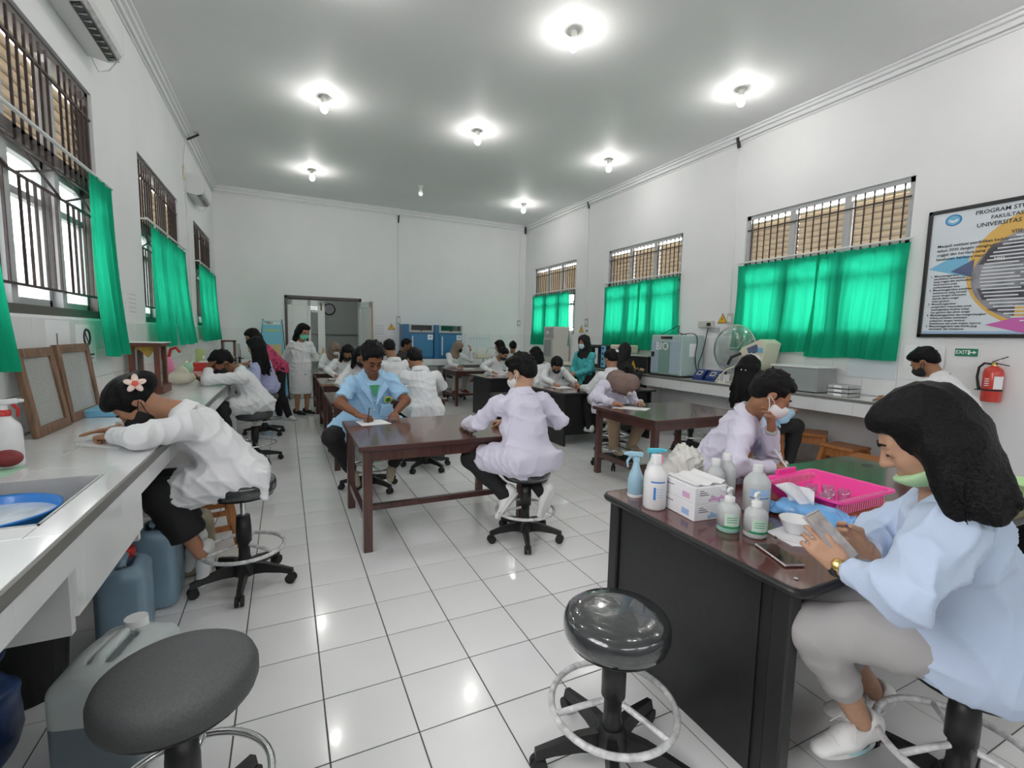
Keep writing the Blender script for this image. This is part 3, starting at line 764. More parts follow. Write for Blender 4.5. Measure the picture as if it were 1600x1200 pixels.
# ------------------------------------------------------------------ benches
BZ = 0.92
EX = -0.565
SK0, SK1, SX0, SX1 = 1.80, 2.34, -1.13, -0.665     # sink cut-out
bench = thing('wall_bench', 'long white tiled bench with sink along the left wall', 'bench', ((XL + EX) / 2, 5.0, 0))
m = MB()
m.box(XL + 0.015, EX - 0.012, -1.5, SK0, BZ - 0.07, BZ - 0.008); m.box(XL + 0.015, EX - 0.012, SK1, 11.0, BZ - 0.07, BZ - 0.008)
m.box(XL + 0.015, SX0, SK0, SK1, BZ - 0.07, BZ - 0.008); m.box(SX1, EX - 0.012, SK0, SK1, BZ - 0.07, BZ - 0.008)
m.build('slab', 'wall_grout', bench)
def top_tiles(parent, x0, x1, y0, y1, nx, dy, hole=None):
    w = (x1 - x0) / nx; n = int(math.ceil((y1 - y0) / dy))
    for i in range(nx):
        for j in range(n):
            a, b, c, d = x0 + i * w, x0 + (i + 1) * w, y0 + j * dy, min(y0 + (j + 1) * dy, y1)
            if d - c < 0.02: continue
            rs = [(a, b, c, d)]
            if hole and b > hole[0] and a < hole[1] and d > hole[2] and c < hole[3]:
                hx0, hx1, hy0, hy1 = hole
                rs = [(a, min(b, hx0), c, d), (max(a, hx1), b, c, d), (max(a, hx0), min(b, hx1), c, min(d, hy0)), (max(a, hx0), min(b, hx1), max(c, hy1), d)]
            for q in rs:
                if q[1] - q[0] > 0.012 and q[3] - q[2] > 0.012:
                    MB().box(q[0] + 0.0012, q[1] - 0.0012, q[2] + 0.0012, q[3] - 0.0012, BZ - 0.008, BZ, 0.0012).build('bench_tile', 'bench_tile', parent)
top_tiles(bench, XL + 0.018, EX - 0.014, 0.9, 11.0, 2, 0.40, (SX0, SX1, SK0, SK1))
MB().box(EX - 0.012, EX, -1.5, 11.0, BZ - 0.034, BZ + 0.002).build('edge_strip', 'edge_metal', bench)
for i in range(26):
    a = -0.2 + 0.4 * i; b = a + 0.4
    lo = 0.795 if (b > 2.46 or a < 1.70) else 0.645
    if lo > 0.7 and a < 1.70 < b - 0.02: pass
    MB().box(EX - 0.022, EX - 0.008, a + 0.001, b - 0.001, lo, BZ - 0.034, 0.001).build('apron_tile', 'bench_tile', bench)
MB().box(EX - 0.024, EX - 0.0095, 1.75, 2.46, 0.645, 0.80).build('apron_panel', 'bench_tile', bench)
for y in (1.74, 2.44): MB().box(-1.10, EX - 0.02, y - 0.015, y + 0.015, 0.60, BZ - 0.07).build('sink_partition', 'bench_plaster', bench)
for y in (0.6, 4.6, 7.2, 9.8): MB().box(XL, EX - 0.06, y - 0.06, y + 0.06, 0, BZ - 0.07).build('pier', 'bench_plaster', bench)
sk = MB(); zb = BZ - 0.19
sk.box(SX0, SX1, SK0, SK1, zb - 0.006, zb)
for q in ((SX0, SX0 + 0.006, SK0, SK1), (SX1 - 0.006, SX1, SK0, SK1), (SX0, SX1, SK0, SK0 + 0.006), (SX0, SX1, SK1 - 0.006, SK1)): sk.box(*q, zb, BZ + 0.003)
sko = thing('sink', 'stainless steel sink let into the white tiled bench', 'sink', ((SX0 + SX1) / 2, (SK0 + SK1) / 2, zb))
sk.build('bowl', 'steel', sko)
m = MB(); r = 0.014
m.box(SX0 - r, SX1 + r * 0, SK1 - 0.002, SK1 + r, BZ, BZ + 0.004); m.box(SX0 - r, SX0, SK0, SK1, BZ, BZ + 0.004); m.build('rim', 'steel', sko)
MB().cyl((-0.9, 2.1, zb), (-0.9, 2.1, zb + 0.004), 0.035, n=18).build('drain', 'chrome', sko)
def bench_along(name_label, x0, x1, y0, y1, front, group=None):
    t = thing('wall_bench', name_label, 'bench', ((x0 + x1) / 2, (y0 + y1) / 2, 0))
    MB().box(x0, x1, y0, y1, BZ - 0.09, BZ - 0.008).build('slab', 'wall_grout', t)
    return t
RX = 5.30
bench_r = bench_along('white tiled bench running along the right wall under the green curtains', RX + 0.02, XR - 0.015, 2.46, 11.0, 'x')
top_tiles(bench_r, RX + 0.012, XR - 0.016, 2.46, 11.0, 2, 0.40)
MB().box(RX, RX + 0.011, 2.46, 11.0, BZ - 0.03, BZ + 0.001).build('edge_strip', 'edge_metal', bench_r)
for i in range(22):
    a = 2.46 + 0.4 * i; b = min(a + 0.4, 11.0)
    if b - a > 0.05: MB().box(RX + 0.004, RX + 0.018, a + 0.001, b - 0.001, BZ - 0.17, BZ - 0.03, 0.001).build('apron_tile', 'bench_tile', bench_r)
MB().box(RX + 0.03, XR, 2.46, 2.58, 0, BZ - 0.09).build('end_panel', 'bench_tile', bench_r)
for y in (4.25, 6.4, 8.6, 10.6): MB().box(RX + 0.03, XR, y - 0.06, y + 0.06, 0, BZ - 0.09).build('pier', 'bench_tile', bench_r)
BYE = 11.04
bench_b = bench_along('white tiled bench along the back wall beneath the blue ovens', 2.36, XR - 0.015, BYE + 0.02, YB - 0.015, 'y')
for i in range(9):
    a = 2.36 + 0.4 * i; b = min(a + 0.4, XR - 0.016)
    for c, d in ((BYE + 0.012, 11.34), (11.34, YB - 0.016)): MB().box(a + 0.0012, b - 0.0012, c + 0.0012, d - 0.0012, BZ - 0.008, BZ, 0.0012).build('bench_tile', 'bench_tile', bench_b)
    MB().box(a + 0.001, b - 0.001, BYE + 0.004, BYE + 0.018, BZ - 0.15, BZ - 0.008, 0.001).build('apron_tile', 'bench_tile', bench_b)
MB().box(2.36, 2.48, BYE + 0.06, YB, 0, BZ - 0.09).build('pier', 'bench_tile', bench_b)
MB().box(2.6, 3.3, BYE + 0.03, BYE + 0.06, 0.05, BZ - 0.16).build('grey_panel', 'grey_metal', bench_b)

# ------------------------------------------------------------------ tables and desks
def table(x0, x1, y0, y1, label, top='table_top', edge='table_edge', leg='dark_wood', h=0.75, inset=0.03):
    t = thing('lab_table', label, 'table', ((x0 + x1) / 2, (y0 + y1) / 2, 0), 'brown wooden laboratory tables')
    tp = MB().box(x0, x1, y0, y1, h - 0.024, h, 0.004).build('tabletop', top, t)
    m = MB()
    for q in ((x0 - 0.002, x0 + 0.014, y0, y1), (x1 - 0.014, x1 + 0.002, y0, y1), (x0, x1, y0 - 0.002, y0 + 0.014), (x0, x1, y1 - 0.014, y1 + 0.002)): m.box(*q, h - 0.034, h - 0.002, 0.003)
    m.build('edging', edge, tp)
    a, b, c, d = x0 + inset, x1 - inset - 0.06, y0 + inset, y1 - inset - 0.06
    for x, y in ((a, c), (b, c), (a, d), (b, d)): MB().box(x, x + 0.06, y, y + 0.06, 0, h - 0.024, 0.003).build('leg', leg, t)
    for q in ((a + .06, b, c + .015, c + .045), (a + .06, b, d + .015, d + .045), (a + .015, a + .045, c + .06, d), (b + .015, b + .045, c + .06, d)):
        MB().box(*q, h - 0.115, h - 0.024).build('apron', leg, t)
    for x in (a, b): MB().box(x + 0.012, x + 0.048, c + 0.06, d, 0.185, 0.235).build('side_stretcher', leg, t)
    ym = (c + d) / 2 + 0.03
    MB().box(a + 0.03, b + 0.03, ym - 0.2, ym - 0.16, 0.19, 0.23).build('centre_stretcher', leg, t)
    return t
table(0.42, 1.72, 3.19, 4.22, 'brown table where the man in sky-blue shirt writes, nearest of the left tables')
table(0.42, 1.72, 5.32, 6.34, 'brown table behind the man in sky blue, second in the left row')
table(0.45, 1.72, 7.36, 8.36, 'table with paler wooden edge, third in the left row', edge='light_wood')
table(0.45, 1.72, 9.26, 10.3, 'farthest brown table of the left row, near the doorway')
table(3.07, 4.37, 3.32, 4.32, 'brown table with the woman in brown hijab writing at its corner')
table(3.18, 4.45, 9.40, 10.4, 'far brown table where the woman in taupe hijab rests her hand')
def desk(x0, x1, y0, y1, label, h=0.75, panel='x', rnd=0.035):
    t = thing('office_desk', label, 'desk', ((x0 + x1) / 2, (y0 + y1) / 2, 0), 'desks with black panels')
    tp = MB(); z0, z1 = h - 0.03, h; r = rnd
    pts = []
    for cx, cy, a0 in ((x1 - r, y1 - r, 0), (x0 + r, y1 - r, 90), (x0 + r, y0 + r, 180), (x1 - r, y0 + r, 270)):
        for k in range(5):
            a = math.radians(a0 + 90 * k / 4); pts.append((cx + r * math.cos(a), cy + r * math.sin(a), z0))
    tp.prism(pts, (0, 0, z1 - z0)); tpo = tp.build('desktop', 'desk_top', t)
    e = MB(); e.tube([(p[0], p[1], h - 0.015) for p in pts], 0.0165, 6, True); e.build('edge_band', 'black_plastic', tpo)
    return t, tpo
dk, dkt = desk(1.39, 3.38, 0.85, 1.83, 'near desk with black end panel and dark red top in the right foreground')
MB().box(1.42, 1.44, 0.95, 1.73, 0.0, 0.72, 0.002).build('end_panel', 'desk_black', dk)
for y0, y1 in ((0.88, 0.945), (1.735, 1.80)):
    MB().box(1.405, 1.46, y0, y1, 0.0, 0.72, 0.006).build('panel_post', 'black_plastic', dk)
MB().box(1.412, 1.418, 0.99, 1.0, 0.0, 0.72).build('panel_seam', 'black_plastic', dk)
MB().box(3.30, 3.33, 0.9, 1.78, 0.0, 0.72, 0.002).build('end_panel', 'desk_black', dk)
MB().box(1.46, 3.30, 1.70, 1.72, 0.18, 0.72, 0.002).build('modesty_panel', 'desk_black', dk)
MB().lathe((3.24, 1.63, 0.75), [(0.001, 0.003), (0.028, 0.003), (0.034, 0.002), (0.036, 0)], 20).build('cable_grommet', 'black_plastic', dkt)
MB().lathe((1.45, 0.90, 0.752), [(0.001, 0.002), (0.006, 0.002), (0.008, 0)], 10).build('screw_cap', 'panel_grey', dkt)
d2, _ = desk(3.36, 5.0, 5.42, 6.38, 'desk with black front panel in the middle right, papers on top')
MB().box(3.46, 4.92, 5.52, 5.54, 0.14, 0.72, 0.002).build('modesty_panel', 'desk_black', d2)
for x in (3.42, 4.92): MB().box(x, x + 0.03, 5.46, 6.34, 0.0, 0.72, 0.002).build('end_panel', 'desk_black', d2)
d3, _ = desk(3.23, 4.9, 7.74, 8.66, 'desk with black side panel farther back, man in black mask writing on it')
MB().box(3.34, 4.8, 7.84, 7.86, 0.14, 0.72, 0.002).build('modesty_panel', 'desk_black', d3)
for x in (3.29, 4.80): MB().box(x, x + 0.03, 7.78, 8.62, 0.0, 0.72, 0.002).build('end_panel', 'desk_black', d3)

# ------------------------------------------------------------------ swivel stools
def stool_proto(name, seat_m, ring_m, h, label, R=0.185, th=0.085, ringR=0.215, ringz=0.225):
    t = thing(name, label, 'stool')
    pr = [(0.001, h), (R * 0.6, h), (R * 0.86, h - 0.004), (R * 0.96, h - 0.016), (R, h - 0.035), (R * 1.0, h - th * 0.68), (R * 0.965, h - th * 0.88), (R * 0.87, h - th), (0.001, h - th)]
    s = MB().lathe((0, 0, 0), pr[::-1], 40).build('seat', seat_m, t, True)
    MB().lathe((0, 0, 0), [(0.001, h - th - 0.018), (R * 0.62, h - th - 0.018), (R * 0.9, h - th - 0.004), (R * 0.9, h - th)], 32).build('seat_pan', 'black_plastic', t, True)
    MB().cyl((0, 0, 0.30), (0, 0, h - th - 0.015), 0.014, n=14).build('gas_piston', 'chrome', t, True)
    MB().lathe((0, 0, 0), [(0.036, 0.08), (0.036, 0.16), (0.031, 0.18), (0.031, 0.26), (0.042, 0.262), (0.042, 0.34), (0.036, min(0.42, h - th - 0.03)), (0.018, min(0.42, h - th - 0.03))], 20).build('column', 'black_plastic', t, True)
    MB().bar((0.03, 0.0, h - th - 0.03), (0.16, 0.05, h - th - 0.035), 0.012).build('height_lever', 'black_plastic', t, True)
    MB().ring((0, 0, ringz), ringR, 0.0115, 40, 8).build('foot_ring', ring_m, t, True)
    for k in range(3):
        a = 0.5 + k * 2.094
        MB().tube([(0.04 * math.cos(a), 0.04 * math.sin(a), ringz + 0.02), (ringR * 0.6 * math.cos(a), ringR * 0.6 * math.sin(a), ringz + 0.012), (ringR * math.cos(a), ringR * math.sin(a), ringz)], 0.0105, 8).build('ring_spoke', ring_m, t, True)
    MB().lathe((0, 0, 0), [(0.045, 0.055), (0.062, 0.065), (0.062, 0.12), (0.045, 0.15)], 20).build('hub', 'black_plastic', t, True)
    for k in range(5):
        a = k * 2 * math.pi / 5; c, s_ = math.cos(a), math.sin(a)
        P = lambda r, z: V(r * c, r * s_, z)
        m = MB()
        n = V(-s_, c, 0); vs = []
        for r, zt, zb, w in ((0.03, 0.135, 0.065, 0.026), (0.12, 0.128, 0.075, 0.024), (0.21, 0.105, 0.07, 0.02), (0.275, 0.088, 0.058, 0.017)):
            vs += [P(r, zt) + n * w * 0.6, P(r, zt) - n * w * 0.6, P(r, zb) - n * w, P(r, zb) + n * w]
        fs = []
        for i in range(3):
            for j in range(4): fs.append((4 * i + j, 4 * i + (j + 1) % 4, 4 * i + 4 + (j + 1) % 4, 4 * i + 4 + j))
        fs += [(0, 1, 2, 3), (15, 14, 13, 12)]; m.add(vs, fs, False)
        lg = m.build('base_arm', 'black_plastic', t, True)
        m = MB(); p = P(0.262, 0.029)
        for sg in (-1, 1): m.cyl(p + n * 0.006 * sg, p + n * 0.022 * sg, 0.029, n=16)
        m.cyl(P(0.262, 0.03), P(0.262, 0.07), 0.009, n=8); m.box(p[0] - 0.012, p[0] + 0.012, p[1] - 0.012, p[1] + 0.012, 0.04, 0.062)
        m.build('caster', 'rubber', lg, True)
    return t
st_w = stool_proto('swivel_stool', 'seat_wrap', 'wrap_tape', 0.57, 'black swivel stool in plastic wrap standing empty in front of the near desk', R=0.182, th=0.10)
st_w.location = (1.006, 1.225, 0); st_w.rotation_euler = (0, 0, 0.35); st_w['group'] = 'black swivel stools'
st_f = stool_proto('swivel_stool', 'seat_fabric', 'chrome', 0.61, 'grey upholstered stool with chrome foot ring, standing empty at the lower left', R=0.19, th=0.095)
st_f.location = (-0.28, 1.44, 0); st_f.rotation_euler = (0, 0, 1.0); st_f['group'] = 'black swivel stools'
st_h = stool_proto('swivel_stool', 'seat_wrap', 'wrap_tape', 0.65, 'plastic-wrapped stool under the woman with the flower in her hair', R=0.182, th=0.10)
st_h.location = (-0.25, 3.10, 0); st_h.rotation_euler = (0, 0, 0.9); st_h['group'] = 'black swivel stools'
for x, y, r, lab in ((1.58, 3.02, 0.55, 'plastic-wrapped stool under the man in lilac coat, back to the camera, in the middle'),
    (1.90, 0.62, 0.2, 'shiny black stool under the seated woman in light blue blouse')):
    copy_tree(st_w, (x, y, 0), r, lab, 'black swivel stools')
for x, y, r, lab in ((-0.34, 6.05, 0.2, 'stool under the man holding his forehead at the left bench'), (-0.30, 7.66, 0.5, 'stool under the woman in lavender at the left bench'),
    (0.70, 4.60, 0.3, 'stool under the man in the sky-blue shirt'), (1.40, 5.12, 0.1, 'stool under the person in white coat with back turned at the second left table'),
    (3.50, 4.42, 0.2, 'stool under the woman in brown hijab'), (3.55, 10.55, 0.6, 'stool under the woman in taupe hijab at the far table'),
    (4.9, 4.62, 0.4, 'empty black stool in front of the right bench, left of the pier'), (2.36, 2.24, 0.1, 'stool under the man in white coat and white mask at the near desk'),
    (4.85, 6.25, 0.7, 'stool under the person in black hijab at the right bench'),
    (1.44, 7.04, 0.1, 'stool under the person at the pale-edged table with back turned'), (0.93, 6.74, 0.4, 'stool under the person hidden behind the man in sky blue'), (0.86, 10.64, 0.2, 'stool under the woman in taupe hijab at the farthest left table'),
    (0.93, 8.70, 0.5, 'stool under the person in black mask at the pale-edged table'), (2.20, 10.25, 0.3, 'stool under the person in dark patterned shirt by the ovens'), (3.88, 9.0, 0.2, 'stool under the man in black mask at the farther desk'), (4.62, 10.42, 0.6, 'stool under the curly-haired man at the back bench'),
    (5.04, 10.5, 0.1, 'stool under the short-haired man at the back bench'), (4.08, 7.30, 0.8, 'stool under the person in white hooded coat at the farther desk'), (4.02, 6.84, 0.2, 'stool under the woman leaning low over the black-panelled desk'), (3.98, 5.10, 0.6, 'stool under the person with a white hair clip, back turned')):
    copy_tree(st_f, (x, y, 0), r, lab, 'black swivel stools')
bs = thing('box_stool', 'square black upholstered stool beside the farther black-panelled desk', 'stool', (3.45, 7.52, 0))
MB().box(3.25, 3.66, 7.34, 7.70, 0.42, 0.50, 0.02).build('seat', 'seat_fabric', bs); MB().box(3.28, 3.63, 7.37, 7.67, 0.04, 0.42, 0.005).build('body', 'desk_black', bs); MB().box(3.2, 3.66, 7.33, 7.71, 0.0, 0.04, 0.005).build('plinth', 'black_plastic', bs)
def wood_stool(x, y, r, h, label, w=0.17):
    t = thing('wooden_stool', label, 'stool', (x, y, 0), 'orange wooden stools', r)
    MB().box(-w, w, -w, w, h - 0.03, h, 0.006).build('seat', 'orange_wood', t, True)
    for i in (-1, 1):
        for j in (-1, 1): MB().bar((i * (w + 0.02), j * (w + 0.02), 0), (i * (w - 0.03), j * (w - 0.03), h - 0.03), 0.045, 0.045, 0.003).build('leg', 'orange_wood', t, True)
    for i in (-1, 1):
        MB().box(-w + 0.02, w - 0.02, i * (w - 0.04) - 0.012, i * (w - 0.04) + 0.012, h - 0.12, h - 0.03).build('apron', 'orange_wood', t, True)
        MB().box(i * (w - 0.04) - 0.012, i * (w - 0.04) + 0.012, -w + 0.02, w - 0.02, h - 0.12, h - 0.03).build('apron', 'orange_wood', t, True)
        MB().box(-w, w, i * (w - 0.01) - 0.012, i * (w - 0.01) + 0.012, 0.12, 0.155).build('stretcher', 'orange_wood', t, True)
wood_stool(5.45, 3.86, 0.1, 0.45, 'orange wooden stool farthest left of those under the right bench')
wood_stool(5.50, 3.42, 0.5, 0.47, 'orange wooden stool with wide apron, second from the left under the right bench', 0.19)
wood_stool(5.45, 2.98, 0.0, 0.40, 'low orange wooden stool, third from the left under the right bench')
wood_stool(5.0, 2.50, 0.15, 0.42, 'orange wooden stool nearest the white end panel of the right bench')
wood_stool(4.40, 3.22, 0.3, 0.56, 'tall orange wooden stool under the woman with white hair clips')
wood_stool(-0.55, 3.82, 0.2, 0.40, 'small orange wooden stool beside the left bench behind the leaning woman')
# ------------------------------------------------------------------ things on the near desk
D = 0.75
def lath(name, label, cat, x, y, z, parts, group=None):
    """parts: (part name, material, profile or callable)"""
    t = thing(name, label, cat, (x, y, z), group)
    for nm, mt, pf in parts: MB().lathe((x, y, z), pf, 22).build(nm, mt, t)
    return t
def spray_head(t, x, y, z, ang, body_m, trig_m):
    d = V(math.cos(ang), math.sin(ang), 0); p = V(x, y, z)
    m = MB(); m.cyl(p, p + V(0, 0, 0.022), 0.017, 0.014); m.bar(p + V(0, 0, 0.032) - d * 0.03, p + V(0, 0, 0.036) + d * 0.045, 0.022, 0.022, 0.004, up=(0, 0, 1))
    m.cyl(p + V(0, 0, 0.036) + d * 0.045, p + V(0, 0, 0.036) + d * 0.062, 0.009, 0.006, 10); hd = m.build('spray_head', body_m, t)
    MB().tube([p + V(0, 0, 0.025) + d * 0.028, p + V(0, 0, 0.0) + d * 0.044, p + V(0, 0, -0.03) + d * 0.040], [0.007, 0.006, 0.005], 6).build('trigger', trig_m, hd)
t = lath('spray_bottle', 'pale blue spray bottle at the far left corner of the near desk', 'bottle', 1.50, 1.735, D, [
    ('body', 'spray_blue', [(0.001, 0), (0.034, 0), (0.036, 0.01), (0.036, 0.075), (0.031, 0.105), (0.020, 0.135), (0.015, 0.155), (0.014, 0.172), (0.001, 0.172)])])
MB().lathe((1.50, 1.735, D), [(0.0365, 0.0), (0.0372, 0.006), (0.0372, 0.012), (0.036, 0.013)], 22).build('base_band', 'white_plastic', t)
spray_head(t, 1.50, 1.735, D + 0.17, 2.75, 'spray_blue', 'spray_blue')
t = lath('spray_bottle', 'white spray bottle with teal head and pink trigger behind the others', 'bottle', 1.60, 1.73, D, [
    ('body', 'white_plastic', [(0.001, 0), (0.036, 0), (0.038, 0.01), (0.037, 0.10), (0.028, 0.14), (0.016, 0.165), (0.015, 0.185), (0.001, 0.185)])])
spray_head(t, 1.60, 1.73, D + 0.18, -0.6, 'teal_plastic', 'pink_plastic')
def label_on(t, name, x, y, z0, z1, r, a0, a1, m):
    n = 10; P = np.zeros((2, n, 3))
    for i in range(n):
        a = a0 + (a1 - a0) * i / (n - 1)
        for k, z in enumerate((z0, z1)): P[k, i] = (x + r * math.cos(a), y + r * math.sin(a), z)
    b = MB(); b.grid(P); return b.build(name, m, t)
CAMA = math.radians(205)
t = lath('plastic_bottle', 'white plastic bottle with blue label at the left end of the near desk', 'bottle', 1.475, 1.575, D, [
    ('body', 'white_plastic', [(0.001, 0), (0.046, 0), (0.050, 0.008), (0.050, 0.145), (0.047, 0.165), (0.030, 0.188), (0.019, 0.198), (0.019, 0.205)]),
    ('cap', 'white_plastic', [(0.022, 0.203), (0.022, 0.238), (0.020, 0.242), (0.001, 0.242)])])
label_on(t, 'label', 1.475, 1.575, D + 0.125, D + 0.132, 0.0508, 3.6, 4.9, 'label_blue')
label_on(t, 'label', 1.475, 1.575, D + 0.05, D + 0.105, 0.0508, 3.85, 4.05, 'label_blue')
for k in range(4): label_on(t, 'label_line', 1.475, 1.575, D + 0.06 + 0.012 * k, D + 0.0625 + 0.012 * k, 0.0508, 4.15, 4.75, 'print_blue')
for (x, y, h, r, lab) in ((1.86, 1.36, 0.205, 0.055, 'tall white bottle with a blue label behind the pump bottles'), (1.83, 1.56, 0.185, 0.042, 'milky bottle behind the tissue boxes, left of a pair'), (1.93, 1.58, 0.195, 0.044, 'milky bottle behind the tissue boxes, right of a pair')):
    t = lath('plastic_bottle', lab, 'bottle', x, y, D, [
        ('body', 'milky_plastic', [(0.001, 0), (r - 0.004, 0), (r, 0.008), (r, h * 0.66), (r - 0.004, h * 0.72), (r * 0.5, h * 0.86), (0.019, h * 0.88), (0.019, h * 0.9)]),
        ('cap', 'white_plastic', [(0.021, h * 0.89), (0.021, h * 1.03), (0.019, h * 1.05), (0.001, h * 1.05)])])
    if r > 0.05:
        label_on(t, 'label', x, y, D + 0.085, D + 0.115, r + 0.0008, 3.3, 4.8, 'print_blue'); label_on(t, 'label', x, y, D + 0.075, D + 0.080, r + 0.0008, 3.3, 4.8, 'label_blue')
for x, y, lab, gel in ((1.575, 1.265, 'pump bottle of mint green gel with green label, left of the two', 'gel_mint'), (1.628, 1.185, 'pump bottle with green and white label, right of the two', 'milky_plastic')):
    t = lath('pump_bottle', lab, 'bottle', x, y, D, [
        ('body', 'milky_plastic', [(0.001, 0.02), (0.043, 0.02), (0.043, 0.08), (0.041, 0.094), (0.030, 0.108), (0.018, 0.113), (0.018, 0.118)]),
        ('base', gel, [(0.001, 0), (0.040, 0), (0.043, 0.006), (0.043, 0.0205)]),
        ('collar', 'white_plastic', [(0.0195, 0.116), (0.0195, 0.136), (0.015, 0.139), (0.008, 0.141), (0.006, 0.158), (0.001, 0.158)])])
    m = MB(); m.tube([(x + 0.012, y + 0.004, D + 0.166), (x - 0.012, y - 0.004, D + 0.168), (x - 0.030, y - 0.012, D + 0.160)], [0.008, 0.008, 0.005], 8); m.build('pump_nozzle', 'white_plastic', t)
    label_on(t, 'label', x, y, D + 0.030, D + 0.078, 0.0437, 3.5, 4.9, 'label_mint'); label_on(t, 'label_band', x, y, D + 0.020, D + 0.029, 0.0439, 3.3, 5.2, 'label_green')
    for k in range(3): label_on(t, 'label_line', x, y, D + 0.045 + 0.009 * k, D + 0.0475 + 0.009 * k, 0.0440, 3.7, 4.6, 'label_green')
# glove boxes with a mask on top
A1 = nrm((0.96, -0.10, 0)); A2 = V(-A1[1], A1[0], 0); bc = V(1.60, 1.472, D)
for k, (pm, lab) in enumerate((('print_blue', 'white mask box with pale blue print, lower of the stacked pair'), ('print_pink', 'white mask box with pink print, upper of the stacked pair'))):
    t = thing('mask_box', lab, 'box', bc + V(0, 0, 0.072 * k), 'mask boxes')
    c = bc + V(0, 0, 0.072 * k + 0.036); hx, hy = 0.082, 0.104
    MB().obox(c, (A1, A2, (0, 0, 1)), (hx, hy, 0.0355), 0.002).build('carton', 'paper', t)
    f = c - A2 * (hy + 0.0008); sd = c - A1 * (hx + 0.0008)
    m = MB()
    for i in range(7): m.obox(f + A1 * (-0.005 + 0.012 * i) + V(0, 0, -0.022 + 0.003 * (i * 3 % 4)), (A1, A2, (0, 0, 1)), (0.006, 0.0006, 0.006 + 0.0025 * (i * 2 % 3)))
    m.obox(sd - A2 * 0.05 + V(0, 0, -0.008), (A1, A2, (0, 0, 1)), (0.0006, 0.022, 0.012)); m.build('print', pm, t)
    m = MB()
    for i, w in enumerate((0.016, 0.03, 0.04)): m.obox(f + A1 * (-0.055 + w * 0.5) + V(0, 0, 0.02 - 0.009 * i), (A1, A2, (0, 0, 1)), (w * 0.6, 0.0006, 0.0018))
    m.obox(sd + A2 * 0.06 + V(0, 0, 0.012), (A1, A2, (0, 0, 1)), (0.0006, 0.03, 0.002)); m.build('print_lines', 'ink_grey', t)
t = thing('face_mask', 'folded white face mask lying on the mask boxes', 'mask', bc + V(0, 0, 0.145))
P = np.zeros((8, 10, 3))
for i in range(8):
    for j in range(10): P[i, j] = bc + A1 * (-0.07 + 0.15 * i / 7) + A2 * (-0.095 + 0.19 * j / 9) + V(0, 0, 0.148 + 0.006 * math.sin(i * 1.9) + 0.010 * (i / 7) ** 2)
m = MB(); m.grid(P); m.build('cloth', 'mask_white', t)
e0 = bc + A1 * 0.075 - A2 * 0.09 + V(0, 0, 0.152)
MB().tube([e0 + A2 * 0.06, e0 + A1 * 0.03 + A2 * 0.03 - V(0, 0, 0.01), e0 + A1 * 0.035 - A2 * 0.02 - V(0, 0, 0.035), e0 - A1 * 0.02 - A2 * 0.018 - V(0, 0, 0.03), e0 - A1 * 0.05], 0.0022, 6).build('ear_loop', 'white_plastic', t)
# carrier bag and trinket
cb = V(1.76, 1.72, D)
pr = [ell(cb + V(0, 0, 0.08), (0.13, 0.09, 0.09)), ell(cb + V(0.02, -0.02, 0.16), (0.08, 0.07, 0.065), k=0.04), ell(cb + V(-0.11, 0.03, 0.035), (0.07, 0.06, 0.045), k=0.04), ell(cb + V(0.12, -0.04, 0.04), (0.07, 0.06, 0.05), k=0.04), cap(cb + V(0.06, 0, 0.13), cb + V(0.12, -0.02, 0.10), 0.02, 0.012), rbox(cb + V(0, 0, -0.1), (0.4, 0.4, 0.103), 0.001, op='s')]
t = thing('carrier_bag', 'crumpled translucent carrier bag with brown print behind the mask boxes', 'bag', cb)
soft('film', pr, 0.006, 'bag_plastic', t, 0.03, 0.028, 3, 3.0)
m = MB()
for i in range(9):
    a = 3.3 + 0.28 * i; m.ball(cb + V(0.132 * math.cos(a), 0.102 * math.sin(a), 0.05 + 0.02 * (i % 3)), (0.012, 0.006, 0.007), 8, 5)
m.build('print', 'print_brown', t)
tc = V(1.735, 1.585, D)
t = thing('trinket', 'pink beaded key trinket with white and blue beads', 'trinket', tc)
m = MB(); m.ball(tc + V(0, 0, 0.075), (0.022, 0.018, 0.026)); m.ball(tc + V(0.005, -0.012, 0.04), (0.022, 0.018, 0.022)); m.build('figure', 'pink_plastic', t)
m = MB()
for q in ((0.03, 0.01, 0.07), (0.032, 0.0, 0.03), (-0.03, 0.0, 0.03), (0.01, -0.02, 0.014), (0.02, 0.01, 0.11)): m.ball(tc + V(*q), 0.013, 8, 6)
m.build('white_bead', 'white_plastic', t); MB().ball(tc + V(-0.03, 0, 0.06), 0.012, 8, 6).build('blue_bead', 'label_blue', t); MB().ball(tc + V(-0.008, -0.02, 0.082), 0.007, 8, 6).build('dark_bead', 'ink', t)
MB().bar(tc + V(0.034, 0.012, 0), tc + V(0.034, 0.012, 0.075), 0.018).build('green_post', 'label_green', t)
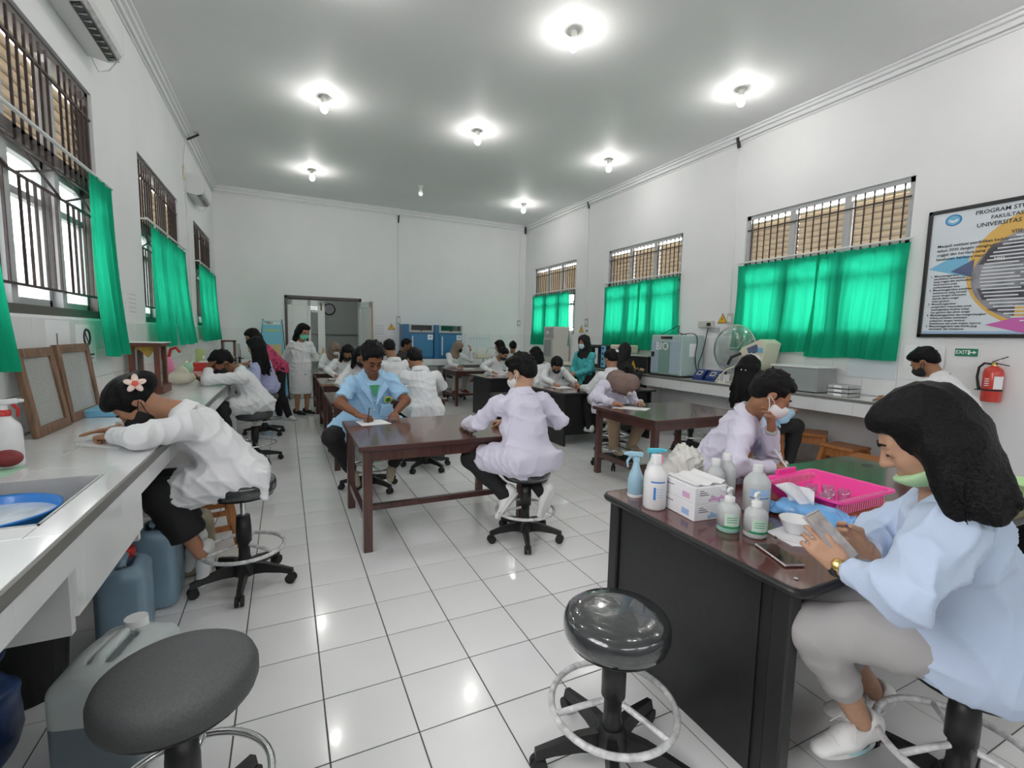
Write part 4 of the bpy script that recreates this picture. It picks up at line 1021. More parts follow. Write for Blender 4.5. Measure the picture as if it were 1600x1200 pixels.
# pink basket with glasses
bcn = V(2.29, 1.325, D); B1 = nrm((0.98, -0.14, 0)); B1 = nrm((1, 0.02, 0)); B2 = V(-B1[1], B1[0], 0)
t = thing('basket', 'hot pink plastic basket of small clear glasses on the near desk', 'basket', bcn)
def rr(hx, hy, z, n=5, r=0.03):
    o = []
    for sx, sy, a0 in ((1, 1, 0), (-1, 1, 90), (-1, -1, 180), (1, -1, 270)):
        for k in range(n):
            a = math.radians(a0 + 90 * k / (n - 1)); o.append(bcn + B1 * (sx * (hx - r) + r * math.cos(a)) + B2 * (sy * (hy - r) + r * math.sin(a)) + V(0, 0, z))
    return o
rings = [rr(0.165, 0.135, 0.002), rr(0.205, 0.178, 0.085), rr(0.222, 0.195, 0.088), rr(0.224, 0.197, 0.078), rr(0.216, 0.190, 0.078)]
for i in (1, 2, 3, 4):
    for q in rings[i]:
        u = (q - bcn) @ B1
        if (q - bcn) @ B2 > 0.1 and abs(u) < 0.2: pass
m = MB(); n = len(rings[0]); vs = [q for r_ in rings for q in r_]
m.add(vs, [(j * n + i, j * n + (i + 1) % n, (j + 1) * n + (i + 1) % n, (j + 1) * n + i) for j in range(len(rings) - 1) for i in range(n)]); m.add(rings[0], [tuple(range(n))]); m.build('tray', 'hot_pink', t)
MB().obox(bcn + B2 * 0.193 + V(0, 0, 0.098), (B1, B2, (0, 0, 1)), (0.075, 0.008, 0.014), 0.004).build('handle', 'hot_pink', t)
m = MB()
for i in range(22):
    u = -0.18 + 0.36 * i / 21
    for s_ in (-1, 1): m.obox(bcn + B1 * u + B2 * s_ * 0.158 + V(0, 0, 0.045), (B1, B2, (0, 0, 1)), (0.004, 0.004, 0.032))
m.build('slots', 'pink_plastic', t)
for k, (u, v) in enumerate(((-0.06, 0.03), (0.0, 0.06), (0.06, 0.02), (-0.01, -0.03), (0.07, -0.05), (-0.09, 0.09), (-0.08, -0.05))):
    p = bcn + B1 * u + B2 * v + V(0, 0, 0.004)
    b = MB(); b.lathe(p, [(0.001, 0), (0.022, 0), (0.026, 0.06), (0.0245, 0.06), (0.021, 0.004), (0.001, 0.004)], 18)
    tag(b.build('small_glass', 'cup_glass'), 'small clear glass standing in the hot pink basket', 'glass', 'glasses in the pink basket')
# wipes packet
wp = V(2.00, 1.22, D); w1 = nrm((0.8, -0.6, 0)); w1 = nrm((0.55, -0.83, 0)); w1 = nrm((0.98, -0.2, 0))
w1 = nrm((0.35, -0.94, 0)); w2 = V(-w1[1], w1[0], 0)
t = thing('wipes_packet', 'crumpled sky-blue tissue packet with a white tissue pulled out', 'packet', wp)
pr = [rbox(wp + V(0, 0, 0.032), (0.125, 0.072, 0.032), 0.030, (w1, w2, (0, 0, 1)))]
for s_ in (-1, 1): pr += [rbox(wp + w1 * s_ * 0.135 + V(0, 0, 0.022 + 0.006 * s_), (0.035, 0.074, 0.005), 0.004, (nrm(w1 * s_ + V(0, 0, 0.35)), w2, nrm(np.cross(w1 * s_ + V(0, 0, 0.35), w2))), 0.03)]
pr += [cap(wp - w2 * 0.02 + w1 * 0.05 + V(0, 0, 0.055), wp + w2 * 0.05 + w1 * 0.11 + V(0, 0, 0.03), 0.022, 0.014, k=0.03), rbox(wp + V(0, 0, -0.1), (0.4, 0.4, 0.102), 0.001, op='s')]
soft('wrapper', pr, 0.006, 'packet_blue', t, 0.02, 0.012, 5, 2.4)
P = np.zeros((9, 9, 3))
for i in range(9):
    for j in range(9): P[i, j] = wp - w1 * (0.02 - 0.10 * (i / 8 - 0.5) * (1 + 0.4 * j / 8)) + w2 * (0.02 * math.sin(i * 1.3 + j * 0.6)) + V(-0.02 * j / 8, 0.03 * j / 8, 0.06 + 0.085 * j / 8 - 0.02 * abs(i - 4) / 4 * j / 8)
m = MB(); m.grid(P); m.build('tissue', 'tissue', t)
t = lath('bowl', 'small white bowl on folded papers on the near desk', 'bowl', 1.80, 1.135, D + 0.004, [('bowl', 'white_plastic', [(0.001, 0), (0.034, 0), (0.040, 0.006), (0.060, 0.05), (0.063, 0.056), (0.058, 0.056), (0.038, 0.012), (0.001, 0.010)])])
def sheet(name, label, cat, pts, z, m, th=0.0012, group=None):
    b = MB(); b.prism([(p[0], p[1], z) for p in pts], (0, 0, th)); return tag(b.build(name, m), label, cat, group)
sheet('paper_sheet', 'folded white paper under the small bowl', 'paper', [(1.70, 1.19), (1.67, 1.06), (1.80, 0.98), (1.90, 1.08), (1.86, 1.2)], D + 0.0005, 'paper', 0.003)
sheet('paper_sheet', 'small crumpled white slip beside the pink basket', 'paper', [(2.02, 1.05), (1.99, 0.98), (2.10, 0.96), (2.14, 1.0)], D + 0.0005, 'tissue', 0.004)
sheet('paper_sheet', 'white sheet of paper beside the elbow of the woman in light blue', 'paper', [(2.18, 1.09), (2.15, 0.93), (2.44, 0.92), (2.52, 1.10)], D + 0.0025, 'paper')
sheet('place_mat', 'terracotta mat under the pink basket', 'mat', [(2.06, 1.12), (2.42, 1.09), (2.60, 1.17), (2.52, 1.5), (2.1, 1.5)], D + 0.0004, 'terracotta', 0.0012)
def phone(name, label, c, ax, ay, hx, hy, screen='black_gloss'):
    n = np.cross(ax, ay); t = thing(name, label, 'phone', c)
    MB().obox(c, (ax, ay, n), (hx, hy, 0.0042), 0.003).build('case', 'phone_body', t)
    MB().obox(np.array(c) + n * 0.0045, (ax, ay, n), (hx - 0.004, hy - 0.006, 0.0005)).build('screen', screen, t)
    return t
p1 = nrm((0.07, 0.19, 0)); phone('smartphone', 'phone with dark screen lying flat near the desk edge', (1.55, 1.03, D + 0.006), (p1[1], -p1[0], 0), p1, 0.037, 0.085)
t = thing('pen', 'silver pen lying on the near desk beside the dark phone', 'pen', (1.70, 1.08, D))
MB().cyl((1.688, 1.145, D + 0.006), (1.718, 1.0, D + 0.006), 0.005, n=10).build('barrel', 'steel', t); MB().cyl((1.718, 1.0, D + 0.006), (1.721, 0.985, D + 0.006), 0.004, 0.001, 8).build('tip', 'ink', t)
t = thing('basket', 'pale green plastic basket at the right end of the near desk', 'basket', (3.27, 0.99, D))
m = MB(); vs = []
for hx, hy, z in ((0.06, 0.10, 0.002), (0.09, 0.13, 0.09), (0.10, 0.14, 0.092), (0.10, 0.14, 0.085), (0.09, 0.13, 0.085)): vs += [(3.27 - hx, 0.99 - hy, D + z), (3.27 + hx, 0.99 - hy, D + z), (3.27 + hx, 0.99 + hy, D + z), (3.27 - hx, 0.99 + hy, D + z)]
m.add(vs, [(4 * j + i, 4 * j + (i + 1) % 4, 4 * j + 4 + (i + 1) % 4, 4 * j + 4 + i) for j in range(4) for i in range(4)] + [(0, 3, 2, 1)]); m.build('tub', 'pale_green', t)

# papers on tables
TZ = 0.7505
for pts, lab in (([(0.52, 4.18), (0.545, 3.93), (0.79, 3.96), (0.74, 4.19)], 'white answer sheet under the hands of the man in sky blue'), ([(3.17, 4.11), (3.40, 3.83), (3.58, 3.95), (3.36, 4.2)], 'white answer sheet under the hands of the woman in brown hijab'),
    ([(0.55, 6.25), (0.56, 6.02), (0.78, 6.03), (0.78, 6.26)], 'paper on the second left table, behind the man in sky blue'), ([(0.62, 8.28), (0.62, 8.05), (0.85, 8.05), (0.85, 8.28)], 'paper on the pale-edged table by the person in black mask'),
    ([(3.62, 6.2), (3.60, 5.93), (3.85, 5.93), (3.88, 6.2)], 'paper in front of the leaning person in black mask on the black-panelled desk'), ([(4.05, 5.9), (4.05, 5.66), (4.3, 5.66), (4.3, 5.9)], 'paper near the right end of the black-panelled desk'),
    ([(3.6, 8.55), (3.6, 8.3), (3.85, 8.3), (3.85, 8.55)], 'paper on the farther black-panelled desk'), ([(3.55, 10.2), (3.55, 9.95), (3.85, 9.95), (3.85, 10.2)], 'paper on the far table of the woman in taupe hijab'), ([(1.3, 5.95), (1.3, 5.7), (1.55, 5.7), (1.55, 5.95)], 'paper in front of the person with back turned at the second left table')):
    sheet('answer_sheet', lab, 'paper', pts, TZ, 'paper')

# ------------------------------------------------------------------ left bench
sheet('answer_sheet', 'white sheet of paper under the hand of the woman with the flower', 'paper', [(-0.95, 3.00), (-0.74, 2.83), (-0.70, 3.12), (-0.90, 3.26)], BZ + 0.0005, 'paper')
x, y = -1.05, 2.62
t = lath('spray_bottle', 'white spray bottle with red collar at the left edge on the bench', 'bottle', x, y, BZ, [
    ('body', 'white_plastic', [(0.001, 0), (0.050, 0), (0.053, 0.01), (0.053, 0.15), (0.048, 0.175), (0.028, 0.20), (0.020, 0.215), (0.001, 0.215)]),
    ('collar', 'red', [(0.024, 0.213), (0.024, 0.235), (0.018, 0.238), (0.001, 0.238)])])
spray_head(t, x, y, BZ + 0.235, 0.4, 'white_plastic', 'red')
sheet('paper_sheet', 'pale green card on the bench under the maroon bow', 'paper', [(-1.2, 2.62), (-1.18, 2.36), (-0.99, 2.44), (-0.98, 2.60)], BZ + 0.0005, 'paper_green', 0.002)
t = thing('fabric_bow', 'maroon felt bow lying on the green card at the left edge', 'bow', (-1.09, 2.56, BZ))
soft('felt', [ell((-1.03, 2.57, BZ + 0.045), (0.05, 0.035, 0.035)), ell((-1.15, 2.55, BZ + 0.045), (0.05, 0.035, 0.035)), ell((-1.09, 2.56, BZ + 0.035), (0.022, 0.024, 0.03)), cap((-1.12, 2.55, BZ + 0.012), (-1.06, 2.52, BZ + 0.012), 0.014)], 0.006, 'maroon', t, 0.012)
t = thing('wash_basin', 'round blue plastic basin of water standing in the sink', 'basin', (-0.86, 1.98, zb))
q = V(-0.86, 1.985, 0.735)
MB().lathe(q, [(0.001, 0.0), (0.13, 0.0), (0.165, 0.12), (0.172, 0.183), (0.182, 0.188), (0.182, 0.180), (0.176, 0.176), (0.16, 0.12), (0.127, 0.006), (0.001, 0.006)], 36).build('tub', 'basin_blue', t)
MB().lathe(q, [(0.001, 0.158), (0.170, 0.158)], 30).build('water', 'water', t)
# screened wooden frames leaning on the wall
def leaning(y0, y1, h, xb, label, twist=0.0):
    t = thing('insect_screen', label, 'screen', (xb, (y0 + y1) / 2, BZ), 'screened wooden frames'); w = 0.05
    lean = V(-(xb - XL - 0.03), 0, h); L = np.linalg.norm(lean); u = lean / L; d = nrm((twist, 1, 0)); n = np.cross(d, u); o = V(xb, y0, BZ); W_ = y1 - y0
    def bx(a0, a1, b0, b1, th, mb): mb.obox(o + d * (a0 + a1) / 2 + u * (b0 + b1) / 2 + n * 0.015, (d, u, n), ((a1 - a0) / 2, (b1 - b0) / 2, th), 0.002)
    for q in ((0, w, 0, L), (W_ - w, W_, 0, L)):
        m = MB(); bx(*q, 0.014, m); m.build('stile', 'old_wood', t)
    for q in ((w, W_ - w, 0, w), (w, W_ - w, L - w, L)):
        m = MB(); bx(*q, 0.014, m); m.build('rail', 'old_wood', t)
    m = MB(); bx(w, W_ - w, w, L - w, 0.002, m); m.build('screen', 'screen_mesh', t)
leaning(3.22, 3.64, 0.46, -1.19, 'wooden frame with screen leaning on the wall beside the spray bottle, nearer of two')
leaning(3.69, 4.20, 0.47, -1.20, 'wooden frame with screen leaning on the wall, farther of two')
# glazed specimen case
t = thing('display_case', 'brown wooden glass case with yellow cloth inside, on the left bench', 'case', (-1.12, 5.30, BZ))
x0, x1, y0, y1, zt = -1.235, -1.015, 5.14, 5.45, 1.375
MB().box(x0 - 0.02, x1 + 0.02, y0 - 0.02, y1 + 0.02, BZ, BZ + 0.07, 0.003).build('base', 'case_wood', t)
MB().box(x0 - 0.02, x1 + 0.02, y0 - 0.02, y1 + 0.02, zt - 0.03, zt, 0.003).build('lid', 'case_wood', t)
for a, b in ((x0, y0), (x1 - 0.04, y0), (x0, y1 - 0.04), (x1 - 0.04, y1 - 0.04)): MB().box(a, a + 0.04, b, b + 0.04, BZ + 0.07, zt - 0.03).build('post', 'case_wood', t)
for q in ((x0 + 0.04, x1 - 0.04, y0 + 0.015, y0 + 0.019), (x1 - 0.019, x1 - 0.015, y0 + 0.04, y1 - 0.04), (x0 + 0.015, x0 + 0.019, y0 + 0.04, y1 - 0.04)): MB().box(*q, BZ + 0.07, zt - 0.03).build('pane', 'pane_glass', t)
P = np.zeros((5, 12, 3))
for i in range(5):
    for j in range(12): P[i, j] = (x0 + 0.03 + 0.16 * j / 11, y0 + 0.03 + 0.004 * math.sin(j), zt - 0.03 - (0.03 + 0.07 * math.exp(-((j - 7) / 2.4) ** 2)) * i / 4)
m = MB(); m.grid(P); tag(m.build('yellow_cloth', 'yellow_cloth'), 'mustard yellow cloth hanging inside the glass case', 'cloth')
tag(MB().box(x0 - 0.03, x1 + 0.04, y0 - 0.03, y1 + 0.0, zt + 0.0005, zt + 0.005).build('paper_sheet', 'paper'), 'white papers on the lid of the glass case', 'paper')
t = thing('storage_tub', 'shallow sky-blue tray behind the woman with the flower', 'tray', (-1.1, 4.0, BZ))
MB().box(-1.22, -0.98, 3.88, 4.12, BZ, BZ + 0.05, 0.006).build('tray', 'board_sky', t)
t = thing('toy_figure', 'red and white toy with dark blue cloth beside the glass case', 'toy', (-1.16, 4.86, BZ))
m = MB(); m.ball((-1.15, 4.90, BZ + 0.085), (0.055, 0.06, 0.05)); m.build('red_part', 'red', t); MB().ball((-1.14, 4.82, BZ + 0.08), (0.03, 0.03, 0.03)).build('white_part', 'white_plastic', t); MB().ball((-1.16, 4.84, BZ + 0.04), (0.07, 0.06, 0.045)).build('blue_part', 'device_blue', t)
t = thing('torch', 'grey cylinder lying on the left bench beside the toy', 'torch', (-1.16, 4.5, BZ)); MB().cyl((-1.24, 4.5, BZ + 0.09), (-1.08, 4.52, BZ + 0.09), 0.028, n=14).build('barrel', 'panel_grey', t); MB().box(-1.22, -1.06, 4.46, 4.56, BZ, BZ + 0.065, 0.004).build('case', 'grey_metal', t)
cb = V(-1.0, 6.0, BZ)
t = thing('carrier_bag', 'knotted cream and green plastic bag on the left bench behind the glass case', 'bag', cb)
soft('film', [ell(cb + V(0, 0, 0.07), (0.13, 0.13, 0.08)), ell(cb + V(0.02, -0.03, 0.15), (0.07, 0.07, 0.06), k=0.03), cap(cb + V(0.0, 0, 0.17), cb + V(0.05, 0, 0.24), 0.035, 0.02), rbox(cb + V(0, 0, -0.1), (0.4, 0.4, 0.1), 0.001, op='s')], 0.01, 'cream', t, 0.03, 0.012, 8)
soft('green_film', [ell(cb + V(0.06, -0.02, 0.17), (0.055, 0.06, 0.06)), cap(cb + V(0.08, 0, 0.2), cb + V(0.1, 0.02, 0.25), 0.02, 0.012)], 0.009, 'paper_green', t, 0.02, 0.008, 2)
t = thing('squeeze_bottle', 'pink and white bottle with red hooked spout behind the glass case', 'bottle', (-1.15, 6.25, BZ))
MB().lathe((-1.15, 6.25, BZ), [(0.001, 0), (0.045, 0), (0.047, 0.2), (0.03, 0.26), (0.018, 0.28), (0.001, 0.28)], 16).build('body', 'pink_plastic', t); MB().tube([(-1.15, 6.25, BZ + 0.28), (-1.13, 6.25, BZ + 0.36), (-1.08, 6.24, BZ + 0.38), (-1.04, 6.23, BZ + 0.33)], 0.016, 8).build('spout', 'red', t)
for (x, y, dx, dy, h, mt, nm, lab, cat) in ((-1.14, 8.3, .06, .03, 0.30, 'lime', 'box_file', 'lime green carton with white label standing on the left bench', 'box'), (-0.98, 8.05, .20, .16, 0.11, 'red', 'storage_tin', 'flat dark red tin on the left bench in front of the man holding his forehead', 'tin'), (-1.02, 9.2, .14, .10, 0.05, 'cream_grey', 'paper_stack', 'low stack of papers farther along the left bench', 'papers'), (-1.0, 9.6, .16, .22, 0.12, 'cream', 'paper_stack', 'stack of white files on the left bench by the farthest window', 'papers')):
    t = thing(nm, lab, cat, (x, y, BZ)); MB().box(x - dx, x + dx, y - dy, y + dy, BZ, BZ + h, 0.006).build('body', mt, t)
    if nm == 'box_file': MB().box(x + dx - 0.03, x + dx + 0.001, y - dy - 0.001, y - dy + 0.0, BZ + 0.15, BZ + 0.2).build('label', 'paper', t)
    else: MB().box(x - dx - 0.004, x + dx + 0.004, y - dy - 0.004, y + dy + 0.004, BZ + h - 0.02, BZ + h + 0.004, 0.004).build('lid', mt, t)
tag(MB().box(-1.12, -0.84, 7.95, 8.18, BZ + 0.115, BZ + 0.13).build('notebook', 'paper'), 'white notebook on the dark red tin', 'notebook')
t = thing('display_case', 'small dark framed glass case far along the left bench below the farthest window', 'case', (-0.95, 10.2, BZ))
for q in ((-1.06, -1.03), (-0.87, -0.84)): MB().box(*q, 10.05, 10.3, BZ, BZ + 0.40).build('post', 'case_wood', t)
MB().box(-1.06, -0.84, 10.05, 10.3, BZ + 0.37, BZ + 0.40).build('lid', 'case_wood', t); MB().box(-1.06, -0.84, 10.05, 10.3, BZ, BZ + 0.04).build('base', 'case_wood', t); MB().box(-1.03, -0.87, 10.06, 10.065, BZ + 0.04, BZ + 0.37).build('pane', 'pane_glass', t)
t = thing('microscope', 'black microscope at the far end of the left bench', 'microscope', (-0.72, 9.3, BZ))
m = MB(); m.box(-0.8, -0.64, 9.2, 9.4, BZ, BZ + 0.03, 0.004); m.build('foot', 'black_plastic', t); MB().tube([(-0.72, 9.37, BZ + 0.03), (-0.72, 9.38, BZ + 0.2), (-0.72, 9.3, BZ + 0.28)], 0.022, 8).build('arm', 'black_plastic', t); MB().cyl((-0.72, 9.28, BZ + 0.14), (-0.72, 9.25, BZ + 0.36), 0.022).build('tube', 'panel_grey', t); MB().box(-0.79, -0.65, 9.22, 9.34, BZ + 0.1, BZ + 0.115).build('stage', 'black_plastic', t)

# jerrycans and rubbish under the bench
def jerry(c, hx, hy, h, m_top, m_low, fill, label, cap_m, rot=0.0, group='jerrycans under the left bench'):
    c = V(*c); ca, sa = math.cos(rot), math.sin(rot); a1, a2 = V(ca, sa, 0), V(-sa, ca, 0); A = (a1, a2, (0, 0, 1))
    t = thing('jerrycan', label, 'jerrycan', c, group)
    base = [rbox(c + V(0, 0, h * 0.46), (hx, hy, h * 0.46), 0.045, A), ell(c + a2 * (-hy * 0.1) + V(0, 0, h * 0.90), (hx * 0.75, hy * 0.85, h * 0.10), A, k=0.05)]
    hole = [cap(c - a2 * hy * 0.42 + V(0, 0, h * 0.91), c + a2 * hy * 0.18 + V(0, 0, h * 0.91), 0.045, op='s', k=0.02), cap(c - a2 * hy * 0.5 + V(0, 0, h * 1.0), c + a2 * hy * 0.22 + V(0, 0, h * 1.0), 0.02, 0.018, k=0.02)]
    ribs = [rbox(c + a1 * s * (hx + 0.002) + a2 * u + V(0, 0, h * 0.5), (0.01, 0.012, h * 0.3), 0.008, A, op='s', k=0.012) for s in (-1, 1) for u in (-hy * 0.5, 0, hy * 0.5)]
    v, q = sdf_arrays(base + hole + ribs, 0.012, 0.02)
    zc = c[2] + h * fill; fz = v[q].mean(1)[:, 2]
    np_mesh('upper_body', v, q[fz > zc], m_top, t)
    if fill > 0: np_mesh('liquid_level', v, q[fz <= zc], m_low, t)
    k = c + a2 * hy * 0.62 + V(0, 0, h * 0.90)
    MB().cyl(k, k + V(0, 0, h * 0.05), 0.03, n=16).build('neck', m_top, t)
    m = MB(); m.cyl(k + V(0, 0, h * 0.04), k + V(0, 0, h * 0.04 + 0.04), 0.040, 0.037, 12); m.build('cap', cap_m, t)
jerry((-0.55, 1.97, 0), 0.125, 0.18, 0.425, 'jerry_plastic', 'jerry_liquid', 0.58, 'large translucent white jerrycan with white cap, nearest under the bench', 'white_plastic', -0.25)
jerry((-0.72, 2.72, 0), 0.10, 0.13, 0.42, 'jerry_blue', 'jerry_blue', 0.0, 'blue-grey jerrycan with red cap under the bench, behind the large one', 'red', 0.1)
jerry((-0.66, 3.08, 0), 0.10, 0.13, 0.46, 'jerry_blue', 'jerry_blue', 0.0, 'tall blue-grey jerrycan with black cap by the knee of the woman with the flower', 'black_plastic', 0.0)
jerry((-0.55, 3.42, 0), 0.11, 0.13, 0.38, 'jerry_tan', 'jerry_tan', 0.0, 'brownish jerrycan on the floor behind the legs of the leaning woman', 'black_plastic', 0.2)
gb = V(-0.98, 2.02, 0)
t = thing('rubbish_bag', 'dark blue printed plastic bag on the floor at the lower left edge', 'bag', gb)
soft('film', [ell(gb + V(0, 0, 0.18), (0.15, 0.18, 0.2)), cap(gb + V(0, 0, 0.3), gb + V(0.08, 0.05, 0.42), 0.06, 0.03), rbox(gb + V(0, 0, -0.2), (0.5, 0.5, 0.2), 0.001, op='s')], 0.012, 'bag_blue', t, 0.05, 0.02, 4)
t = thing('waste_bin', 'black bin in the dark under the bench behind the large jerrycan', 'bin', (-1.0, 2.5, 0)); MB().lathe((-1.0, 2.48, 0), [(0.001, 0), (0.13, 0), (0.16, 0.42), (0.17, 0.43), (0.155, 0.43), (0.12, 0.02), (0.001, 0.02)], 24).build('bucket', 'black_plastic', t)

# ------------------------------------------------------------------ right bench apparatus
t = thing('incubator', 'pale blue-green BIO incubator cabinet on the right bench', 'incubator', (5.62, 5.70, BZ))
x0, x1, y0, y1, z0, z1 = 5.40, 5.86, 5.36, 6.02, BZ + 0.005, 1.575
MB().box(x0, x1, y0, y1, z0 + 0.02, z1, 0.012).build('shell', 'bio_shell', t); MB().box(x0 - 0.004, x1, y0 - 0.004, y1 + 0.004, z0, z0 + 0.025).build('base', 'rubber', t)
MB().box(x0 - 0.02, x0, y0 + 0.02, y1 - 0.02, z0 + 0.05, z1 - 0.10, 0.004).build('door', 'bio_door', t); MB().box(x0 - 0.0225, x0 - 0.0195, y0 + 0.22, y1 - 0.20, z0 + 0.055, z1 - 0.105).build('door_stripe', 'bio_strip', t)
MB().box(x0 - 0.008, x0, y0 + 0.20, y0 + 0.44, z1 - 0.065, z1 - 0.025).build('control_display', 'black_gloss', t); MB().box(x0 - 0.024, x0 - 0.019, y1 - 0.10, y1 - 0.03, z0 + 0.30, z0 + 0.38).build('latch', 'rubber', t)
text('lettering', 'BIO', (x0 - 0.024, y1 - 0.125, z1 - 0.185), 0.175, (0, -1, 0), (0, 0, 1), 'paper', t, extrude=0.001)
text('digits', '37.0', (x0 - 0.009, y0 + 0.42, z1 - 0.045), 0.03, (0, -1, 0), (0, 0, 1), 'red', t)
MB().box(5.56, 5.70, y0 - 0.0015, y0, z0 + 0.32, z0 + 0.52).build('paper_label', 'paper', t)
def cable(pts, label, r=0.007, m='rubber'):
    P = [V(*p) for p in pts]; out = []
    for i in range(len(P) - 1):
        p0, p1, p2, p3 = P[max(i - 1, 0)], P[i], P[i + 1], P[min(i + 2, len(P) - 1)]
        for k in range(6):
            s_ = k / 6; out.append(0.5 * ((2 * p1) + (-p0 + p2) * s_ + (2 * p0 - 5 * p1 + 4 * p2 - p3) * s_ ** 2 + (-p0 + 3 * p1 - 3 * p2 + p3) * s_ ** 3))
    out.append(P[-1]); b = MB(); b.tube(out, r, 6); return tag(b.build('power_cable', m), label, 'cable')
cable([(5.60, 5.60, 1.58), (5.66, 5.40, 1.60), (5.68, 5.33, 1.50), (5.66, 5.335, 1.25), (5.70, 5.33, 1.05), (5.70, 5.26, BZ + 0.012)], 'dark cable looping down the side of the BIO incubator')
cable([(5.90, 5.34, 1.70), (5.84, 5.33, 1.45), (5.78, 5.32, 1.28), (5.72, 5.32, 1.12), (5.72, 5.28, BZ + 0.012)], 'dark cable from the wall socket beside the incubator')
cable([(5.5, 5.9, 1.582), (5.55, 5.75, 1.66), (5.62, 5.66, 1.72), (5.68, 5.72, 1.62), (5.72, 5.6, 1.585)], 'tangle of black cable on top of the incubator', 0.006)
t = thing('socket_box', 'grey power adapter on the wall above the incubator', 'adapter', (5.9, 5.34, 1.68)); MB().box(5.87, 5.918, 5.24, 5.52, 1.70, 1.80, 0.006).build('box', 'cream_grey', t); MB().box(5.85, 5.872, 5.27, 5.33, 1.72, 1.77, 0.003).build('plug', 'rubber', t)
for y, lab in ((5.07, 'small dark blue heating block beside the incubator, farther of two'), (4.83, 'small dark blue heating block on the right bench, nearer of two')):
    t = thing('heating_block', lab, 'device', (5.55, y, BZ), 'dark blue heating blocks')
    m = MB(); m.prism([(5.44, y - 0.09, BZ), (5.66, y - 0.09, BZ), (5.66, y - 0.09, BZ + 0.15), (5.54, y - 0.09, BZ + 0.15), (5.44, y - 0.09, BZ + 0.05)], (0, 0.18, 0)); m.build('housing', 'device_blue', t)
    MB().obox((5.492, y, BZ + 0.105), ((0.707, 0, 0.707), (0, 1, 0), (-0.707, 0, 0.707)), (0.04, 0.045, 0.002)).build('panel', 'panel_grey', t); MB().obox((5.490, y, BZ + 0.107), ((0.707, 0, 0.707), (0, 1, 0), (-0.707, 0, 0.707)), (0.02, 0.025, 0.002)).build('display', 'black_gloss', t)
t = thing('analyser', 'cream bench analyser with tilted head and screen beside the curtain', 'analyser', (5.62, 4.20, BZ))
MB().box(5.45, 5.84, 4.05, 4.42, BZ, BZ + 0.14, 0.02).build('base', 'cream', t)
m = MB(); m.prism([(5.52, 4.38, BZ + 0.14), (5.52, 4.14, BZ + 0.14), (5.52, 4.05, BZ + 0.56), (5.52, 4.14, BZ + 0.61), (5.52, 4.40, BZ + 0.50), (5.52, 4.46, BZ + 0.42)], (0.28, 0, 0)); m.build('head', 'cream', t)
MB().obox((5.517, 4.24, BZ + 0.47), ((0, 0.92, -0.38), (0, 0.38, 0.92), (1, 0, 0)), (0.075, 0.05, 0.004)).build('screen', 'board_navy', t); MB().box(5.50, 5.52, 4.10, 4.16, BZ + 0.44, BZ + 0.50).build('button', 'board_sky', t); MB().tube([(5.5, 4.4, BZ + 0.42), (5.44, 4.5, BZ + 0.36), (5.44, 4.55, BZ + 0.26)], 0.02, 8).build('probe_arm', 'black_plastic', t)
# dome-shaped clear cover, like an upright hood
t = thing('plastic_hood', 'large clear plastic hood standing against the wall behind the analyser', 'cover', (5.72, 4.72, BZ + 0.2))
m = MB(); m.lathe((5.74, 4.72, BZ + 0.46), [(0.001, 0.10), (0.12, 0.095), (0.24, 0.07), (0.33, 0.02), (0.345, -0.02)], 36, axis=(-1, 0, 0)); m.build('shell', 'clear_wrap', t)
MB().ring((5.76, 4.72, BZ + 0.46), 0.345, 0.008, 40, 6, (1, 0, 0)).build('rim', 'cream_grey', t); MB().tube([(5.64, 4.72, BZ + 0.48), (5.64, 4.58, BZ + 0.48), (5.66, 4.50, BZ + 0.60)], 0.008, 6).build('handle', 'panel_grey', t); MB().box(5.70, 5.80, 4.58, 4.86, BZ, BZ + 0.125, 0.008).build('foot', 'cream_grey', t)
t = thing('tube_rack', 'clutter of small clear tubes and hoses on the right bench', 'rack', (5.5, 4.62, BZ)); m = MB()
for i in range(6): m.cyl((5.43 + 0.04 * (i % 3), 4.58 + 0.08 * (i // 3), BZ), (5.43 + 0.04 * (i % 3), 4.58 + 0.08 * (i // 3), BZ + 0.12), 0.012, n=10)
m.build('tubes', 'white_plastic', t); MB().tube([(5.42, 4.72, BZ + 0.01), (5.38, 4.62, BZ + 0.1), (5.40, 4.52, BZ + 0.2), (5.46, 4.46, BZ + 0.24)], 0.010, 8).build('hose', 'cream', t); MB().box(5.42, 5.55, 4.55, 4.70, BZ, BZ + 0.03).build('stand', 'cream_grey', t)
t = thing('metal_box', 'grey metal instrument box on the right bench under the green curtain', 'box', (5.65, 3.62, BZ))
MB().box(5.48, 5.84, 3.36, 3.93, BZ + 0.01, 1.205, 0.004).build('housing', 'grey_metal_side', t); MB().box(5.474, 5.482, 3.37, 3.92, BZ + 0.015, 1.20, 0.002).build('front_panel', 'grey_metal', t); MB().box(5.47, 5.85, 3.35, 3.94, 1.205, 1.225, 0.004).build('lid', 'white_plastic', t)
for k in range(3):
    t = thing('filing_tray', 'clear stacking tray with white label, %s of three beside the grey metal box' % ('lowest', 'middle', 'top')[k], 'tray', (5.52, 3.08, BZ + 0.045 * k), 'stacked trays')
    z = BZ + 0.045 * k; m = MB(); m.box(5.42, 5.64, 2.98, 3.20, z, z + 0.004); m.box(5.42, 5.424, 2.98, 3.20, z, z + 0.038); m.box(5.636, 5.64, 2.98, 3.20, z, z + 0.038); m.box(5.42, 5.64, 2.98, 2.984, z, z + 0.038); m.box(5.42, 5.64, 3.196, 3.20, z, z + 0.038); m.build('tray', 'panel_grey', t)
    MB().box(5.417, 5.42, 3.05, 3.13, z + 0.006, z + 0.032).build('label', 'paper', t)
